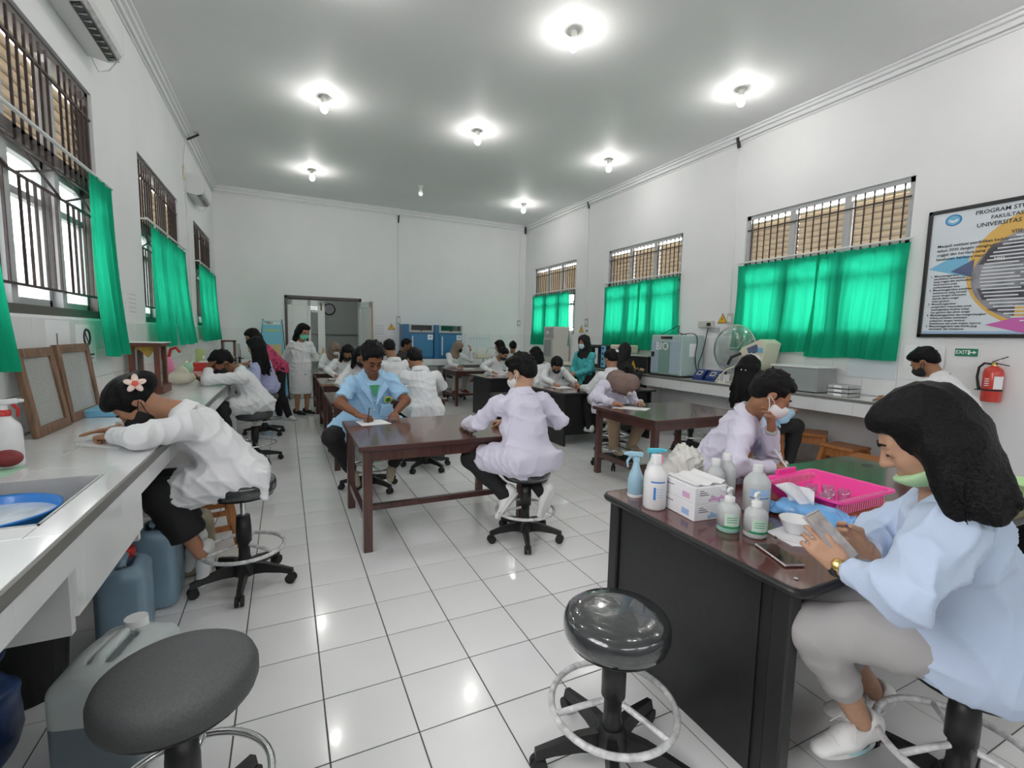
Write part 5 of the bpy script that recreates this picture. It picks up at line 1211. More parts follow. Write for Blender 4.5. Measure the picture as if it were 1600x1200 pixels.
t = thing('centrifuge', 'black bench apparatus with white hood behind the people on the right', 'apparatus', (5.66, 6.75, BZ)); MB().box(5.47, 5.86, 6.18, 7.28, BZ, 1.20, 0.012).build('housing', 'black_plastic', t); MB().box(5.46, 5.87, 6.17, 7.29, 1.20, 1.225, 0.004).build('top', 'panel_grey', t)
m = MB(); m.prism([(5.466, 6.60, 1.0), (5.466, 6.46, 1.0), (5.466, 6.53, 1.13)], (0.004, 0, 0)); m.build('hazard_sticker', 'hazard_yellow', t)
t = thing('printer', 'cream box-shaped instrument on top of the black apparatus', 'instrument', (5.66, 7.02, 1.225)); MB().box(5.52, 5.84, 6.84, 7.28, 1.226, 1.385, 0.02).build('housing', 'cream', t); MB().box(5.512, 5.522, 6.90, 7.22, 1.25, 1.32, 0.004).build('slot', 'cream_grey', t)
t = thing('microwave_oven', 'dark oven with white door panel and blue control strip behind the teal gown', 'oven', (5.66, 7.68, BZ)); MB().box(5.48, 5.86, 7.34, 7.96, BZ, 1.37, 0.012).build('housing', 'black_plastic', t); MB().box(5.468, 5.482, 7.50, 7.95, BZ + 0.04, 1.34, 0.004).build('door', 'black_gloss', t); MB().box(5.46, 5.47, 7.58, 7.66, BZ + 0.08, 1.31).build('white_panel', 'paper', t); MB().box(5.462, 5.482, 7.345, 7.47, BZ + 0.03, 1.355, 0.003).build('control_strip', 'board_sky', t)
m = MB()
for i in range(4): m.cyl((5.462, 7.41, BZ + 0.09 + 0.1 * i), (5.452, 7.41, BZ + 0.09 + 0.1 * i), 0.022, n=12)
m.build('knobs', 'device_blue', t)
t = thing('refrigerator', 'tall cream cabinet with dark glass door in front of the farthest right curtain', 'cabinet', (5.66, 9.5, BZ)); MB().box(5.46, 5.88, 9.26, 9.72, BZ, 1.74, 0.012).build('shell', 'cream_grey', t); MB().box(5.445, 5.46, 9.28, 9.70, BZ + 0.06, 1.47, 0.004).build('door', 'cream_grey', t); MB().box(5.440, 5.446, 9.36, 9.66, BZ + 0.14, 1.44).build('door_glass', 'grey_metal', t); MB().box(5.440, 5.46, 9.30, 9.68, 1.50, 1.71, 0.004).build('control_panel', 'panel_grey', t); MB().cyl((5.44, 9.5, 1.6), (5.425, 9.5, 1.6), 0.04).build('dial', 'paper', t)
for k in range(3):
    t = thing('petri_dish', 'shallow cream dish on the right bench before the cream cabinet, %s of three' % ('nearest', 'middle', 'farthest')[k], 'dish', (5.5, 8.55 + 0.22 * k, BZ), 'shallow dishes'); MB().lathe((5.5, 8.55 + 0.22 * k, BZ), [(0.001, 0), (0.075, 0), (0.08, 0.045), (0.075, 0.045), (0.07, 0.01), (0.001, 0.01)], 20).build('dish', 'cream', t)
# blue ovens on the back bench
for x0, x1, lab in ((2.50, 3.20, 'blue laboratory oven on the back bench, left of the pair'), (3.22, 3.92, 'blue laboratory oven on the back bench, right of the pair')):
    t = thing('laboratory_oven', lab, 'oven', ((x0 + x1) / 2, 11.3, BZ), 'blue laboratory ovens'); yf = 11.08
    MB().box(x0, x1, yf, 11.60, BZ, 1.735, 0.01).build('shell', 'steel_blue', t); MB().box(x0 + 0.13, x1 - 0.01, yf - 0.03, yf, BZ + 0.05, 1.50, 0.006).build('door', 'door_blue', t)
    MB().box(x0 + 0.11, x1, yf - 0.025, yf, 1.545, 1.735, 0.004).build('control_panel', 'panel_grey', t); MB().box(x0 + 0.16, x1 - 0.05, yf - 0.03, yf - 0.024, 1.60, 1.715).build('display', 'black_gloss', t); MB().cyl((x0 + 0.40, yf - 0.024, 1.60), (x0 + 0.40, yf - 0.05, 1.60), 0.025, n=16).build('knob', 'black_plastic', t)
    MB().box(x0 + 0.175, x0 + 0.20, yf - 0.05, yf - 0.03, BZ + 0.09, 1.46, 0.004).build('door_handle', 'white_plastic', t); MB().box(x1 - 0.15, x1 - 0.02, yf - 0.032, yf - 0.0295, 1.38, 1.50).build('sticker', 'paper', t); MB().box(x1 - 0.12, x1 - 0.05, yf - 0.0335, yf - 0.0315, 1.42, 1.47).build('sticker_print', 'print_blue', t)
t = thing('autoclave', 'low cream steriliser with wire handle on the back bench', 'steriliser', (4.6, 11.32, BZ)); MB().box(4.36, 4.80, 11.18, 11.5, BZ, BZ + 0.13, 0.03).build('body', 'cream', t); MB().box(4.28, 4.37, 11.22, 11.46, BZ, BZ + 0.15, 0.01).build('end_block', 'cream_grey', t); MB().tube([(4.62, 11.2, BZ + 0.12), (4.66, 11.2, BZ + 0.26), (4.85, 11.2, BZ + 0.29), (4.92, 11.2, BZ + 0.18)], 0.010, 6).build('wire_handle', 'panel_grey', t)
t = thing('waste_box', 'white box on the floor beside the far table', 'box', (4.2, 11.0, 0)); MB().box(4.06, 4.24, 10.86, 11.0, 0, 0.36, 0.004).build('carton', 'white_plastic', t); MB().prism([(4.06, 10.87, 0.36), (4.24, 10.87, 0.36), (4.2, 10.93, 0.46)], (0, 0.05, 0)).build('flap', 'maroon', t)
for y, lab in ((4.02, 'coil of white cable on the floor beside the brown table'),):
    b = MB(); b.tube([(4.75 + (0.20 + 0.03 * math.sin(i * 0.9)) * math.cos(i * 0.4), 4.55 + 0.16 * math.sin(i * 0.4), 0.012 + 0.01 * (i // 16)) for i in range(46)], 0.008, 6); tag(b.build('cable_coil', 'white_plastic'), lab, 'cable')
# ------------------------------------------------------------------ on the walls
xr = XR - 0.002
YW, ZW = V(0, -1, 0), V(0, 0, 1)     # reading direction on the right wall
t = thing('wall_poster', 'large framed vision and mission board at the right edge of the picture', 'poster', (xr, 1.5, 1.58))
y0, y1, z0, z1 = 0.45, 2.64, 1.58, 2.83
m = MB()
for q in ((y0, y0 + 0.035, z0, z1), (y1 - 0.035, y1, z0, z1), (y0, y1, z0, z0 + 0.035), (y0, y1, z1 - 0.035, z1)): m.box(xr - 0.03, xr, *q, 0.004)
m.build('frame', 'frame_black', t); MB().box(xr - 0.016, xr - 0.002, y0 + 0.03, y1 - 0.03, z0 + 0.03, z1 - 0.03).build('board', 'board_white', t)
def wpoly(name, pts, mt, off, par): b = MB(); b.prism([(xr - 0.016 - off, p[0], p[1]) for p in pts], (-0.0008, 0, 0)); return b.build(name, mt, par)
def disc(cy, cz, ry, rz, n=48, a0=0, a1=360): return [(cy + ry * math.cos(math.radians(a0 + (a1 - a0) * i / n)), cz + rz * math.sin(math.radians(a0 + (a1 - a0) * i / n))) for i in range(n + (a1 - a0 < 360))]
wpoly('yellow_ring', disc(1.60, 2.20, 0.70, 0.575), 'board_yellow', 0.0006, t); wpoly('photo_disc', disc(1.55, 2.14, 0.71, 0.48), 'board_grey', 0.0015, t); wpoly('photo_band', [(2.22, 2.26), (1.2, 2.30), (1.2, 2.48), (2.13, 2.44)], 'board_photo', 0.0024, t)
wpoly('photo_band', [(2.16, 1.93), (1.2, 1.95), (1.2, 2.05), (2.21, 2.04)], 'board_photo', 0.0024, t); wpoly('magenta_print', [(1.95, 2.46), (1.2, 2.40), (1.2, 2.52), (1.75, 2.52)], 'board_magenta', 0.0032, t)
wpoly('arrow_shape', [(2.60, 2.26), (2.42, 2.36), (2.29, 2.36), (2.29, 2.16)], 'board_sky', 0.0008, t); wpoly('arrow_shape', [(2.42, 2.22), (2.25, 2.32), (2.25, 2.15)], 'board_navy', 0.0012, t)
wpoly('arrow_shape', [(2.12, 1.70), (1.80, 1.80), (1.84, 1.62)], 'board_magenta', 0.0032, t); wpoly('arrow_shape', [(2.12, 1.84), (1.93, 1.88), (1.93, 1.78)], 'board_photo', 0.0030, t); wpoly('yellow_shape', [(1.95, 1.86), (1.5, 1.88), (1.5, 1.72), (1.92, 1.74)], 'board_yellow', 0.0026, t)
lg = wpoly('logo', disc(2.44, 2.715, 0.065, 0.055, 28), 'logo_blue', 0.001, t); wpoly('logo_ring', disc(2.44, 2.715, 0.050, 0.042, 28), 'board_sky', 0.0019, lg); wpoly('logo_book', [(2.475, 2.705), (2.44, 2.69), (2.405, 2.705), (2.405, 2.725), (2.44, 2.71), (2.475, 2.725)], 'paper', 0.0028, lg)
pt = lambda s_, yy, zz, sz, mt='ink', al='LEFT', sx=1.0: text('lettering', s_, (xr - 0.0185, yy, zz), sz, YW, ZW, mt, t, al, 0.0003, sx)
pt('PROGRAM STUDI KEDOKTERAN', 1.90, 2.745, 0.052, 'ink', 'CENTER'); pt('FAKULTAS KEDOKTERAN', 1.90, 2.685, 0.046, 'ink', 'CENTER'); pt('UNIVERSITAS PALANGKARAYA', 1.90, 2.625, 0.052, 'ink', 'CENTER'); pt('VISI', 1.98, 2.53, 0.044, 'ink', 'CENTER')
for i, s_ in enumerate(('Menjadi institusi pendidikan kedokteran', 'tahun 2030 dengan menghasilkan dokter', 'unggul dan berdaya saing dalam bidang', 'kesehatan berbasis masyarakat')): pt(s_, 2.545, 2.475 - 0.042 * i, 0.037)
text('lettering', 'MISI', (xr - 0.021, 2.11, 2.30), 0.042, YW, ZW, 'paper', t, extrude=0.0003)
zz = 2.185
for no, ls in enumerate((('Menyelenggarakan', 'pendidikan kedokteran', 'yang unggul dan berkualitas', 'berorientasi pada', 'perkembangan ilmu'), ('Menyelenggarakan penelitian', 'kedokteran yang inovatif', 'sesuai dengan kebutuhan', 'daerah aliran sungai', 'lahan gambut'), ('Menyelenggarakan', 'pengabdian masyarakat untuk', 'meningkatkan kualitas hidup', 'dan gambut dan aliran sungai'), ('Menyelenggarakan dan mengembangkan', 'bidang penelitian kesehatan', 'pelayanan dengan institusi', 'kedokteran lain pada tingkat nasional'), ('Menyelenggarakan tata kelola yang', 'akuntabel, dan transparan'))):
    text('lettering', '%d.' % (no + 1), (xr - 0.0185, 2.575, zz), 0.026, YW, ZW, 'ink', t, extrude=0.0003)
    for s_ in ls: pt(s_, 2.545, zz, 0.0265); zz -= 0.0275
MB().box(xr - 0.019, xr - 0.016, 1.0, 2.6, 1.62, 1.640).build('footer', 'print_blue', t)
m = MB()
for i in range(26):
    z = 2.56 - 0.033 * i; w = math.sqrt(max(0.02, 1 - ((z - 2.14) / 0.48) ** 2)) * 0.66; seg = [0, 0.31 + 0.05 * (i % 3), 0.36 + 0.05 * (i % 3), 0.8, 0.83, 1.4]
    for a, b in ((0.02, seg[1]), (seg[2], seg[3]), (seg[4], 1.2)):
        ya, yb_ = 1.55 + w - a * 0.8, 1.55 + w - b * 0.8
        if ya > 0.9: m.box(xr - 0.0205, xr - 0.0195, max(yb_, 0.85), ya, z - 0.006, z + 0.006)
m.build('caption_lines', 'board_white', t)
# exit sign
t = thing('exit_sign', 'green EXIT sign with arrow on the right wall above the extinguisher', 'sign', (xr, 2.235, 1.40)); MB().box(xr - 0.006, xr, 2.150, 2.320, 1.402, 1.474, 0.001).build('plate', 'exit_green', t)
text('lettering', 'EXIT', (xr - 0.0065, 2.315, 1.438), 0.052, YW, ZW, 'paper', t, extrude=0.0004, sx=0.85)
def wp(name, pts, mt, par, off=0.006): b = MB(); b.prism([(xr - off, p[0], p[1]) for p in pts], (-0.0006, 0, 0)); return b.build(name, mt, par)
wp('running_figure', [(2.222, 1.416), (2.206, 1.416), (2.206, 1.460), (2.222, 1.460)], 'paper', t); wp('arrow', [(2.204, 1.434), (2.182, 1.434), (2.182, 1.422), (2.158, 1.439), (2.182, 1.456), (2.182, 1.444), (2.204, 1.444)], 'paper', t)
# fire extinguisher
ex, ey, ez = XR - 0.085, 1.995, 0.995
t = thing('fire_extinguisher', 'red fire extinguisher with black hose hung on the right wall', 'extinguisher', (ex, ey, ez))
MB().lathe((ex, ey, ez), [(0.001, 0.0), (0.066, 0.0), (0.072, 0.012), (0.072, 0.265), (0.062, 0.30), (0.035, 0.322), (0.02, 0.33)], 28).build('cylinder', 'extinguisher_red', t)
MB().lathe((ex, ey, ez), [(0.021, 0.325), (0.021, 0.345), (0.014, 0.35), (0.014, 0.365), (0.001, 0.365)], 16).build('valve', 'gold', t)
m = MB(); m.bar((ex, ey + 0.02, ez + 0.36), (ex, ey - 0.10, ez + 0.335), 0.014, 0.008); m.build('carry_handle', 'black_plastic', t); m = MB(); m.bar((ex, ey + 0.015, ez + 0.366), (ex, ey - 0.085, ez + 0.415), 0.014, 0.007); m.build('lever', 'black_plastic', t); MB().ring((ex - 0.012, ey - 0.045, ez + 0.372), 0.018, 0.0015, 16, 5, (1, 0, 0)).build('safety_pin', 'steel', t)
MB().tube([(ex, ey + 0.02, ez + 0.345), (ex, ey + 0.07, ez + 0.35), (ex, ey + 0.105, ez + 0.31), (ex, ey + 0.112, ez + 0.22), (ex, ey + 0.098, ez + 0.14), (ex, ey + 0.085, ez + 0.10)], [0.010, 0.010, 0.010, 0.010, 0.011, 0.014], 10).build('hose', 'black_plastic', t)
MB().lathe((ex, ey, ez + 0.10), [(0.0735, 0), (0.0735, 0.016)], 28).build('bracket_band', 'black_plastic', t); m = MB(); m.box(ex, XR - 0.001, ey - 0.03, ey + 0.03, ez + 0.10, ez + 0.116); m.box(ex - 0.005, ex + 0.005, ey + 0.07, ey + 0.12, ez + 0.098, ez + 0.108); m.build('bracket_arm', 'black_plastic', t)
b = MB(); n = 8; P = np.zeros((2, n, 3))
for i in range(n):
    a = math.radians(205 + 60 * i / (n - 1))
    for k, z in enumerate((ez + 0.12, ez + 0.235)): P[k, i] = (ex + 0.0728 * math.cos(a), ey + 0.0728 * math.sin(a), z)
b.grid(P); b.build('label', 'paper', t)
m = MB()
for i in range(4): m.bar((ex - 0.0735, ey + 0.03, ez + 0.15 + 0.02 * i), (ex - 0.0735, ey - 0.0, ez + 0.15 + 0.02 * i), 0.001, 0.008)
m.build('label_print', 'paper', t)
# paper signs on the right wall
t = thing('paper_sign', 'white sheet with a lime green arrow on the right wall', 'sign', (xr, 2.565, 1.26)); MB().box(xr - 0.016, xr - 0.011, 2.395, 2.735, 1.26, 1.50).build('sheet', 'paper', t); wp('arrow', [(2.66, 1.42), (2.52, 1.42), (2.52, 1.40), (2.445, 1.432), (2.52, 1.464), (2.52, 1.446), (2.66, 1.446)], 'lime', t, 0.0165)
tag(MB().box(xr - 0.016, xr - 0.011, 2.80, 3.28, 1.12, 1.33).build('wall_notice', 'board_white'), 'pale glossy notice on the right wall tiles above the bench', 'notice')
tag(MB().box(xr - 0.010, xr, 5.14, 5.34, 1.63, 1.70).build('wall_notice', 'panel_grey'), 'small grey notice plate above the bench beside the hazard triangle', 'notice')
def hazard(c, right, h, label):
    c = V(*c); r = nrm(right); n = np.cross(r, V(0, 0, 1)); t = thing('hazard_sign', label, 'sign', c, 'electric hazard triangles')
    def tri(s_, off, mt, nm, par):
        b = MB(); b.prism([c + r * s_ * 0.58 * h + n * off + V(0, 0, (1 - s_) * h * 0.33), c - r * s_ * 0.58 * h + n * off + V(0, 0, (1 - s_) * h * 0.33), c + n * off + V(0, 0, (1 - s_) * h * 0.33 + h * s_)], n * 0.002); return b.build(nm, mt, par)
    tri(1.0, 0.001, 'ink', 'border', t); tri(0.84, 0.0032, 'hazard_yellow', 'plate', t)
    b = MB(); k = n * 0.0056; b.prism([c + k + V(0, 0, 0.68 * h) + r * 0.03 * h, c + k + V(0, 0, 0.4 * h) - r * 0.09 * h, c + k + V(0, 0, 0.40 * h) + r * 0.02 * h, c + k + V(0, 0, 0.16 * h) - r * 0.02 * h, c + k + V(0, 0, 0.45 * h) + r * 0.10 * h, c + k + V(0, 0, 0.45 * h)], n * 0.001); b.build('lightning_bolt', 'ink', t)
hazard((2.32, YB - 0.002, 1.60), (1, 0, 0), 0.15, 'yellow electric hazard triangle on the back wall left of the blue ovens'); hazard((xr, 8.86, 1.62), (0, -1, 0), 0.16, 'yellow electric hazard triangle on the right wall between the far windows'); hazard((xr, 5.10, 1.76), (0, -1, 0), 0.15, 'yellow electric hazard triangle on the right wall beside the large curtain')
# switches, sockets, conduits
def plate(c, n, w, h, label, m='cream', nm='wall_switch'):
    c = V(*c); n = nrm(n); u = np.cross(V(0, 0, 1), n); t = thing(nm, label, 'switch', c)
    MB().obox(c + n * 0.008, (u, V(0, 0, 1), n), (w / 2, h / 2, 0.008), 0.003).build('plate', m, t); MB().obox(c + n * 0.018, (u, V(0, 0, 1), n), (w * 0.28, h * 0.25, 0.003), 0.001).build('rocker', 'ink_grey' if m == 'paper' else 'white_plastic', t)
plate((xr, 8.62, 1.655), (-1, 0, 0), 0.16, 0.08, 'white socket with black opening beside the far hazard triangle', 'paper', 'wall_socket'); plate((xr, 4.96, 1.82), (-1, 0, 0), 0.10, 0.17, 'cream junction box on the right wall above the clear hood', 'cream_grey'); plate((xr, 8.66, 1.83), (-1, 0, 0), 0.12, 0.18, 'pale junction box on the right wall between the far windows', 'panel_grey')
plate((5.75, YB - 0.002, 1.86), (0, -1, 0), 0.10, 0.16, 'pale junction box on the back wall in the right corner', 'panel_grey'); plate((2.49, YB - 0.002, 1.83), (0, -1, 0), 0.09, 0.20, 'switch plate at the foot of the conduit on the back wall', 'panel_grey'); plate((4.05, YB - 0.002, 1.62), (0, -1, 0), 0.09, 0.12, 'small cream socket right of the blue ovens', 'cream', 'wall_socket')
plate((XL + 0.002, 8.52, 3.76), (1, 0, 0), 0.10, 0.19, 'yellowed switch box high on the left wall beside the far air conditioner', 'box_yellow')
def conduit(pts, label, r=0.009): b = MB(); b.tube(pts, r, 8); tag(b.build('conduit', 'trim_paint'), label, 'conduit')
conduit([(XR - 0.012, 4.97, 1.9), (XR - 0.012, 4.99, 4.22)], 'white conduit on the right wall between the large and middle windows'); conduit([(XR - 0.012, 8.68, 1.92), (XR - 0.012, 8.70, 4.22)], 'white conduit on the right wall between the far windows'); conduit([(2.49, YB - 0.012, 1.93), (2.48, YB - 0.012, 4.25)], 'white conduit down the back wall left of the blue ovens'); conduit([(5.74, YB - 0.012, 1.94), (5.74, YB - 0.012, 4.25)], 'white conduit in the right corner of the back wall')
conduit([(XL + 0.012, 8.74, 4.25), (XL + 0.012, 8.56, 4.0), (XL + 0.012, 8.53, 3.86)], 'white cable running to the switch box on the left wall'); conduit([(XL + 0.012, 8.52, 3.66), (XL + 0.012, 8.62, 3.3), (XL + 0.012, 8.70, 2.2), (XL + 0.012, 8.70, 1.6)], 'white cable below the switch box on the left wall')
def cut_end(a, b, label): x = MB(); x.bar(a, b, 0.04, 0.028); tag(x.build('conduit_elbow', 'frame_black'), label, 'conduit')
cut_end((XR - 0.05, 5.0, 4.40), (XR - 0.02, 4.99, 4.24), 'black conduit elbow at the cornice above the large right window'); cut_end((XR - 0.05, 8.72, 4.40), (XR - 0.02, 8.71, 4.24), 'black conduit elbow at the cornice between the far right windows'); cut_end((XL + 0.17, 8.80, 4.42), (XL + 0.05, 8.70, 4.30), 'black conduit elbow at the cornice on the left wall'); cut_end((2.50, YB - 0.03, 4.30), (2.49, YB - 0.03, 4.13), 'black conduit elbow on the back wall cornice'); cut_end((5.84, YB - 0.12, 4.40), (5.88, YB - 0.03, 4.24), 'black conduit elbow in the far right corner of the ceiling')
# air conditioners
def ac(y0, y1, zb, label):
    t = thing('air_conditioner', label, 'air conditioner', (XL, (y0 + y1) / 2, zb)); x = XL + 0.003
    sec = [(x, zb + 0.02), (x + 0.12, zb), (x + 0.19, zb + 0.02), (x + 0.225, zb + 0.08), (x + 0.225, zb + 0.27), (x + 0.20, zb + 0.30), (x, zb + 0.30)]
    m = MB(); m.prism([(p[0], y0, p[1]) for p in sec], (0, y1 - y0, 0)); m.build('casing', 'ac_white', t)
    MB().obox((x + 0.155, (y0 + y1) / 2, zb + 0.006), ((0.96, 0, 0.28), (0, 1, 0), (-0.28, 0, 0.96)), (0.028, (y1 - y0) / 2 - 0.05, 0.006)).build('outlet', 'black_gloss', t)
    MB().obox((x + 0.20, (y0 + y1) / 2, zb + 0.028), ((0.5, 0, 0.86), (0, 1, 0), (-0.86, 0, 0.5)), (0.018, (y1 - y0) / 2 - 0.05, 0.004)).build('vane', 'ac_dirty', t)
    m = MB()
    for k in range(9):
        yy = y0 + 0.08 + (y1 - y0 - 0.16) * k / 8; m.box(x + 0.135, x + 0.18, yy - 0.003, yy + 0.003, zb - 0.006, zb + 0.004)
    m.build('fins', 'ac_dirty', t); MB().tube([(x + 0.02, y1 - 0.03, zb + 0.02), (x + 0.05, y1 + 0.02, zb - 0.07), (x + 0.12, y1 + 0.01, zb - 0.05), (x + 0.18, y1 - 0.02, zb + 0.02)], 0.005, 6).build('drain_hose', 'ac_white', t)
ac(3.98, 4.78, 3.50, 'white wall air conditioner at the top left above the nearest window'); ac(8.72, 9.50, 3.52, 'white wall air conditioner farther along the left wall')
# notices on the left wall
xl = XL + 0.0105
def lw(nm, y0, y1, z0, z1, label, mt='paper'):
    t = thing(nm, label, 'notice', (xl, (y0 + y1) / 2, z0)); MB().box(xl, xl + 0.002, y0, y1, z0, z1).build('sheet', mt, t); return t
t = lw('wall_notice', 4.14, 4.50, 1.25, 1.52, 'white no-smoking notice on the tiles beside the green curtain'); m = MB(); m.ring((xl + 0.004, 4.33, 1.43), 0.055, 0.008, 24, 6, (1, 0, 0)); m.bar((xl + 0.004, 4.30, 1.47), (xl + 0.004, 4.36, 1.39), 0.003, 0.012); m.build('symbol', 'ink', t); MB().box(xl + 0.002, xl + 0.003, 4.18, 4.46, 1.30, 1.312).build('text_line', 'ink', t); MB().box(xl + 0.002, xl + 0.003, 4.20, 4.44, 1.275, 1.283).build('text_line', 'red', t)
t = lw('wall_notice', 3.70, 4.05, 1.28, 1.54, 'white paper notice with small dark symbol on the tiles under the window'); m = MB(); m.box(xl + 0.002, xl + 0.003, 3.84, 3.86, 1.36, 1.46); m.box(xl + 0.002, xl + 0.003, 3.78, 3.94, 1.375, 1.383); m.build('symbol', 'ink_grey', t)
xw = XL
t = thing('wall_notice', 'faded printed sheet on the left wall between the windows', 'notice', (xw, 5.55, 1.62)); MB().box(xw, xw + 0.002, 5.42, 5.72, 1.62, 1.86).build('sheet', 'wall_paint', t)
m = MB()
for k in range(5): m.box(xw + 0.002, xw + 0.003, 5.46, 5.68, 1.65 + 0.04 * k, 1.656 + 0.04 * k)
m.build('text_lines', 'panel_grey', t)
# papers and banner on the back wall
yb = YB - 0.0105
t = thing('wall_notice', 'printed sheets on the back wall right of the open door', 'notice', (2.02, yb, 0.95))
for z0, z1 in ((1.45, 1.76), (1.08, 1.40)):
    MB().box(1.90, 2.18, yb - 0.002, yb, z0, z1).build('sheet', 'paper', t); m = MB()
    for k in range(6): m.box(1.93, 2.15, yb - 0.003, yb - 0.002, z0 + 0.04 + 0.042 * k, z0 + 0.046 + 0.042 * k)
    m.build('text_lines', 'ink_grey', t)
t = thing('wall_notice', 'pale chart on the tiles right of the blue ovens', 'notice', (4.55, yb, 1.2)); MB().box(4.30, 4.95, yb - 0.002, yb, 1.20, 1.46).build('sheet', 'board_white', t); m = MB()
for k in range(7): m.box(4.36 + 0.08 * k, 4.37 + 0.08 * k, yb - 0.003, yb - 0.002, 1.40, 1.45)
m.build('text_lines', 'ink_grey', t)
t = thing('banner_stand', 'narrow blue exhibition banner on an X stand beside the doorway', 'banner', (-0.26, 11.2, 0))
f = lambda x_, z_: V(x_, 11.22 + 0.10 * z_ / 1.75, z_)
m = MB(); m.prism([f(-0.50, 0.12), f(0.03, 0.12), f(-0.07, 1.72), f(-0.43, 1.72)], (0, 0.004, 0)); m.build('print_sheet', 'banner_blue', t)
def bp(nm, x0, x1, z0, z1, mt): b = MB(); b.prism([f(x0, z0) - V(0, .003, 0), f(x1, z0) - V(0, .003, 0), f(x1, z1) - V(0, .003, 0), f(x0, z1) - V(0, .003, 0)], (0, 0.002, 0)); b.build(nm, mt, t)
bp('heading_band', -0.41, -0.09, 1.64, 1.71, 'paper'); bp('title_band', -0.40, -0.10, 1.50, 1.54, 'lime'); bp('picture', -0.38, -0.08, 0.95, 1.22, 'banner_sand'); bp('lower_band', -0.46, -0.02, 0.15, 0.85, 'banner_deep')
text('lettering', 'TEBU', tuple(f(-0.40, 1.675) - V(0, 0.006, 0)), 0.07, (1, 0, 0), (0, 0, 1), 'ink', t)
MB().cyl((-0.62, 11.36, 0.0), (-0.42, 11.41, 1.76), 0.008, n=8).build('strut', 'black_plastic', t); MB().cyl((0.06, 11.36, 0.0), (-0.06, 11.41, 1.76), 0.008, n=8).build('strut', 'black_plastic', t)
# ------------------------------------------------------------------ people
UP = V(0, 0, 1)
def ik(a, c, l1, l2, pole):
    a, c = np.array(a, float), np.array(c, float); d = c - a; L = np.linalg.norm(d); u = d / (L + 1e-9)
    L = min(L, (l1 + l2) * 0.999); x = (L * L + l1 * l1 - l2 * l2) / (2 * L); h = math.sqrt(max(l1 * l1 - x * x, 0))
    p = np.array(pole, float); p = nrm(p - u * (p @ u)); return a + u * x + p * h
def rot(v, ax, ang):
    v = np.array(v, float); ax = nrm(ax); return v * math.cos(ang) + np.cross(ax, v) * math.sin(ang) + ax * (ax @ v) * (1 - math.cos(ang))
CURL = {'relax': ((22, 28, 18), (26, 32, 22), (30, 36, 24), (34, 38, 26)), 'pen': ((48, 52, 30), (58, 62, 38), (70, 75, 45), (78, 80, 50)), 'flat': ((6, 8, 5), (5, 8, 5), (6, 9, 6), (8, 10, 8)), 'hold': ((34, 48, 30), (38, 52, 32), (42, 55, 34), (46, 55, 36)), 'grip': ((20, 40, 30), (24, 46, 32), (30, 50, 34), (36, 52, 36))}
def hand_prims(w, d, n, thumb, kind='relax', s=1.0):
    """w wrist, d towards the fingers, n back of the hand, thumb = direction of the thumb side"""
    d = nrm(d); n = nrm(np.array(n) - d * (np.array(n) @ d)); t = nrm(np.array(thumb) - d * (np.array(thumb) @ d) - n * (np.array(thumb) @ n)); w = np.array(w, float)
    P = []; offs = (0.031, 0.0105, -0.0105, -0.030); L = (0.074, 0.081, 0.075, 0.060)
    for i in range(4):
        b = w + (d * 0.012 + t * offs[i] * 0.62) * s; k = w + (d * (0.090 - 0.004 * abs(i - 1)) + t * offs[i]) * s
        P.append(cap(b, k, 0.0155 * s, 0.0118 * s, k=0.012)); fd = nrm(d + t * offs[i] * 3.2); p = k; ang = 0
        for j, fr in enumerate((0.44, 0.31, 0.25)):
            ang += CURL[kind][i][j]; q = rot(fd, np.cross(fd, -n), math.radians(ang)); e = p + q * L[i] * fr * s
            r0 = (0.0092, 0.0083, 0.0076)[j] * s; P.append(cap(p, e, r0, r0 * 0.9, k=0.003)); p = e
    tb = w + (d * 0.022 + t * 0.024 - n * 0.004) * s; q1 = nrm(d * 0.72 + t * 0.62 - n * 0.30); q2 = nrm(d * 0.95 + t * 0.12 - n * 0.32)
    if kind in ('pen', 'hold', 'grip'): q1 = nrm(d * 0.75 + t * 0.45 - n * 0.55); q2 = nrm(d * 0.97 - t * 0.18 - n * 0.35)
    p1 = tb + q1 * 0.046 * s; p2 = p1 + q2 * 0.034 * s; p3 = p2 + nrm(q2 - n * 0.1) * 0.026 * s
    P += [cap(tb, p1, 0.0145 * s, 0.0110 * s, k=0.012), cap(p1, p2, 0.0105 * s, 0.0095 * s, k=0.004), cap(p2, p3, 0.0095 * s, 0.0078 * s, k=0.004), cap(w - d * 0.03 * s, w + d * 0.02 * s, 0.024 * s, 0.026 * s, (n, 0.75), k=0.015)]
    return P
def basis(fd, roll=0.0):
    f = nrm(fd); h = UP if abs(f[2]) < 0.95 else V(1, 0, 0); l = nrm(np.cross(h, f)); u = np.cross(f, l)
    if roll: l, u = rot(l, f, roll), rot(u, f, roll)
    return f, u, l
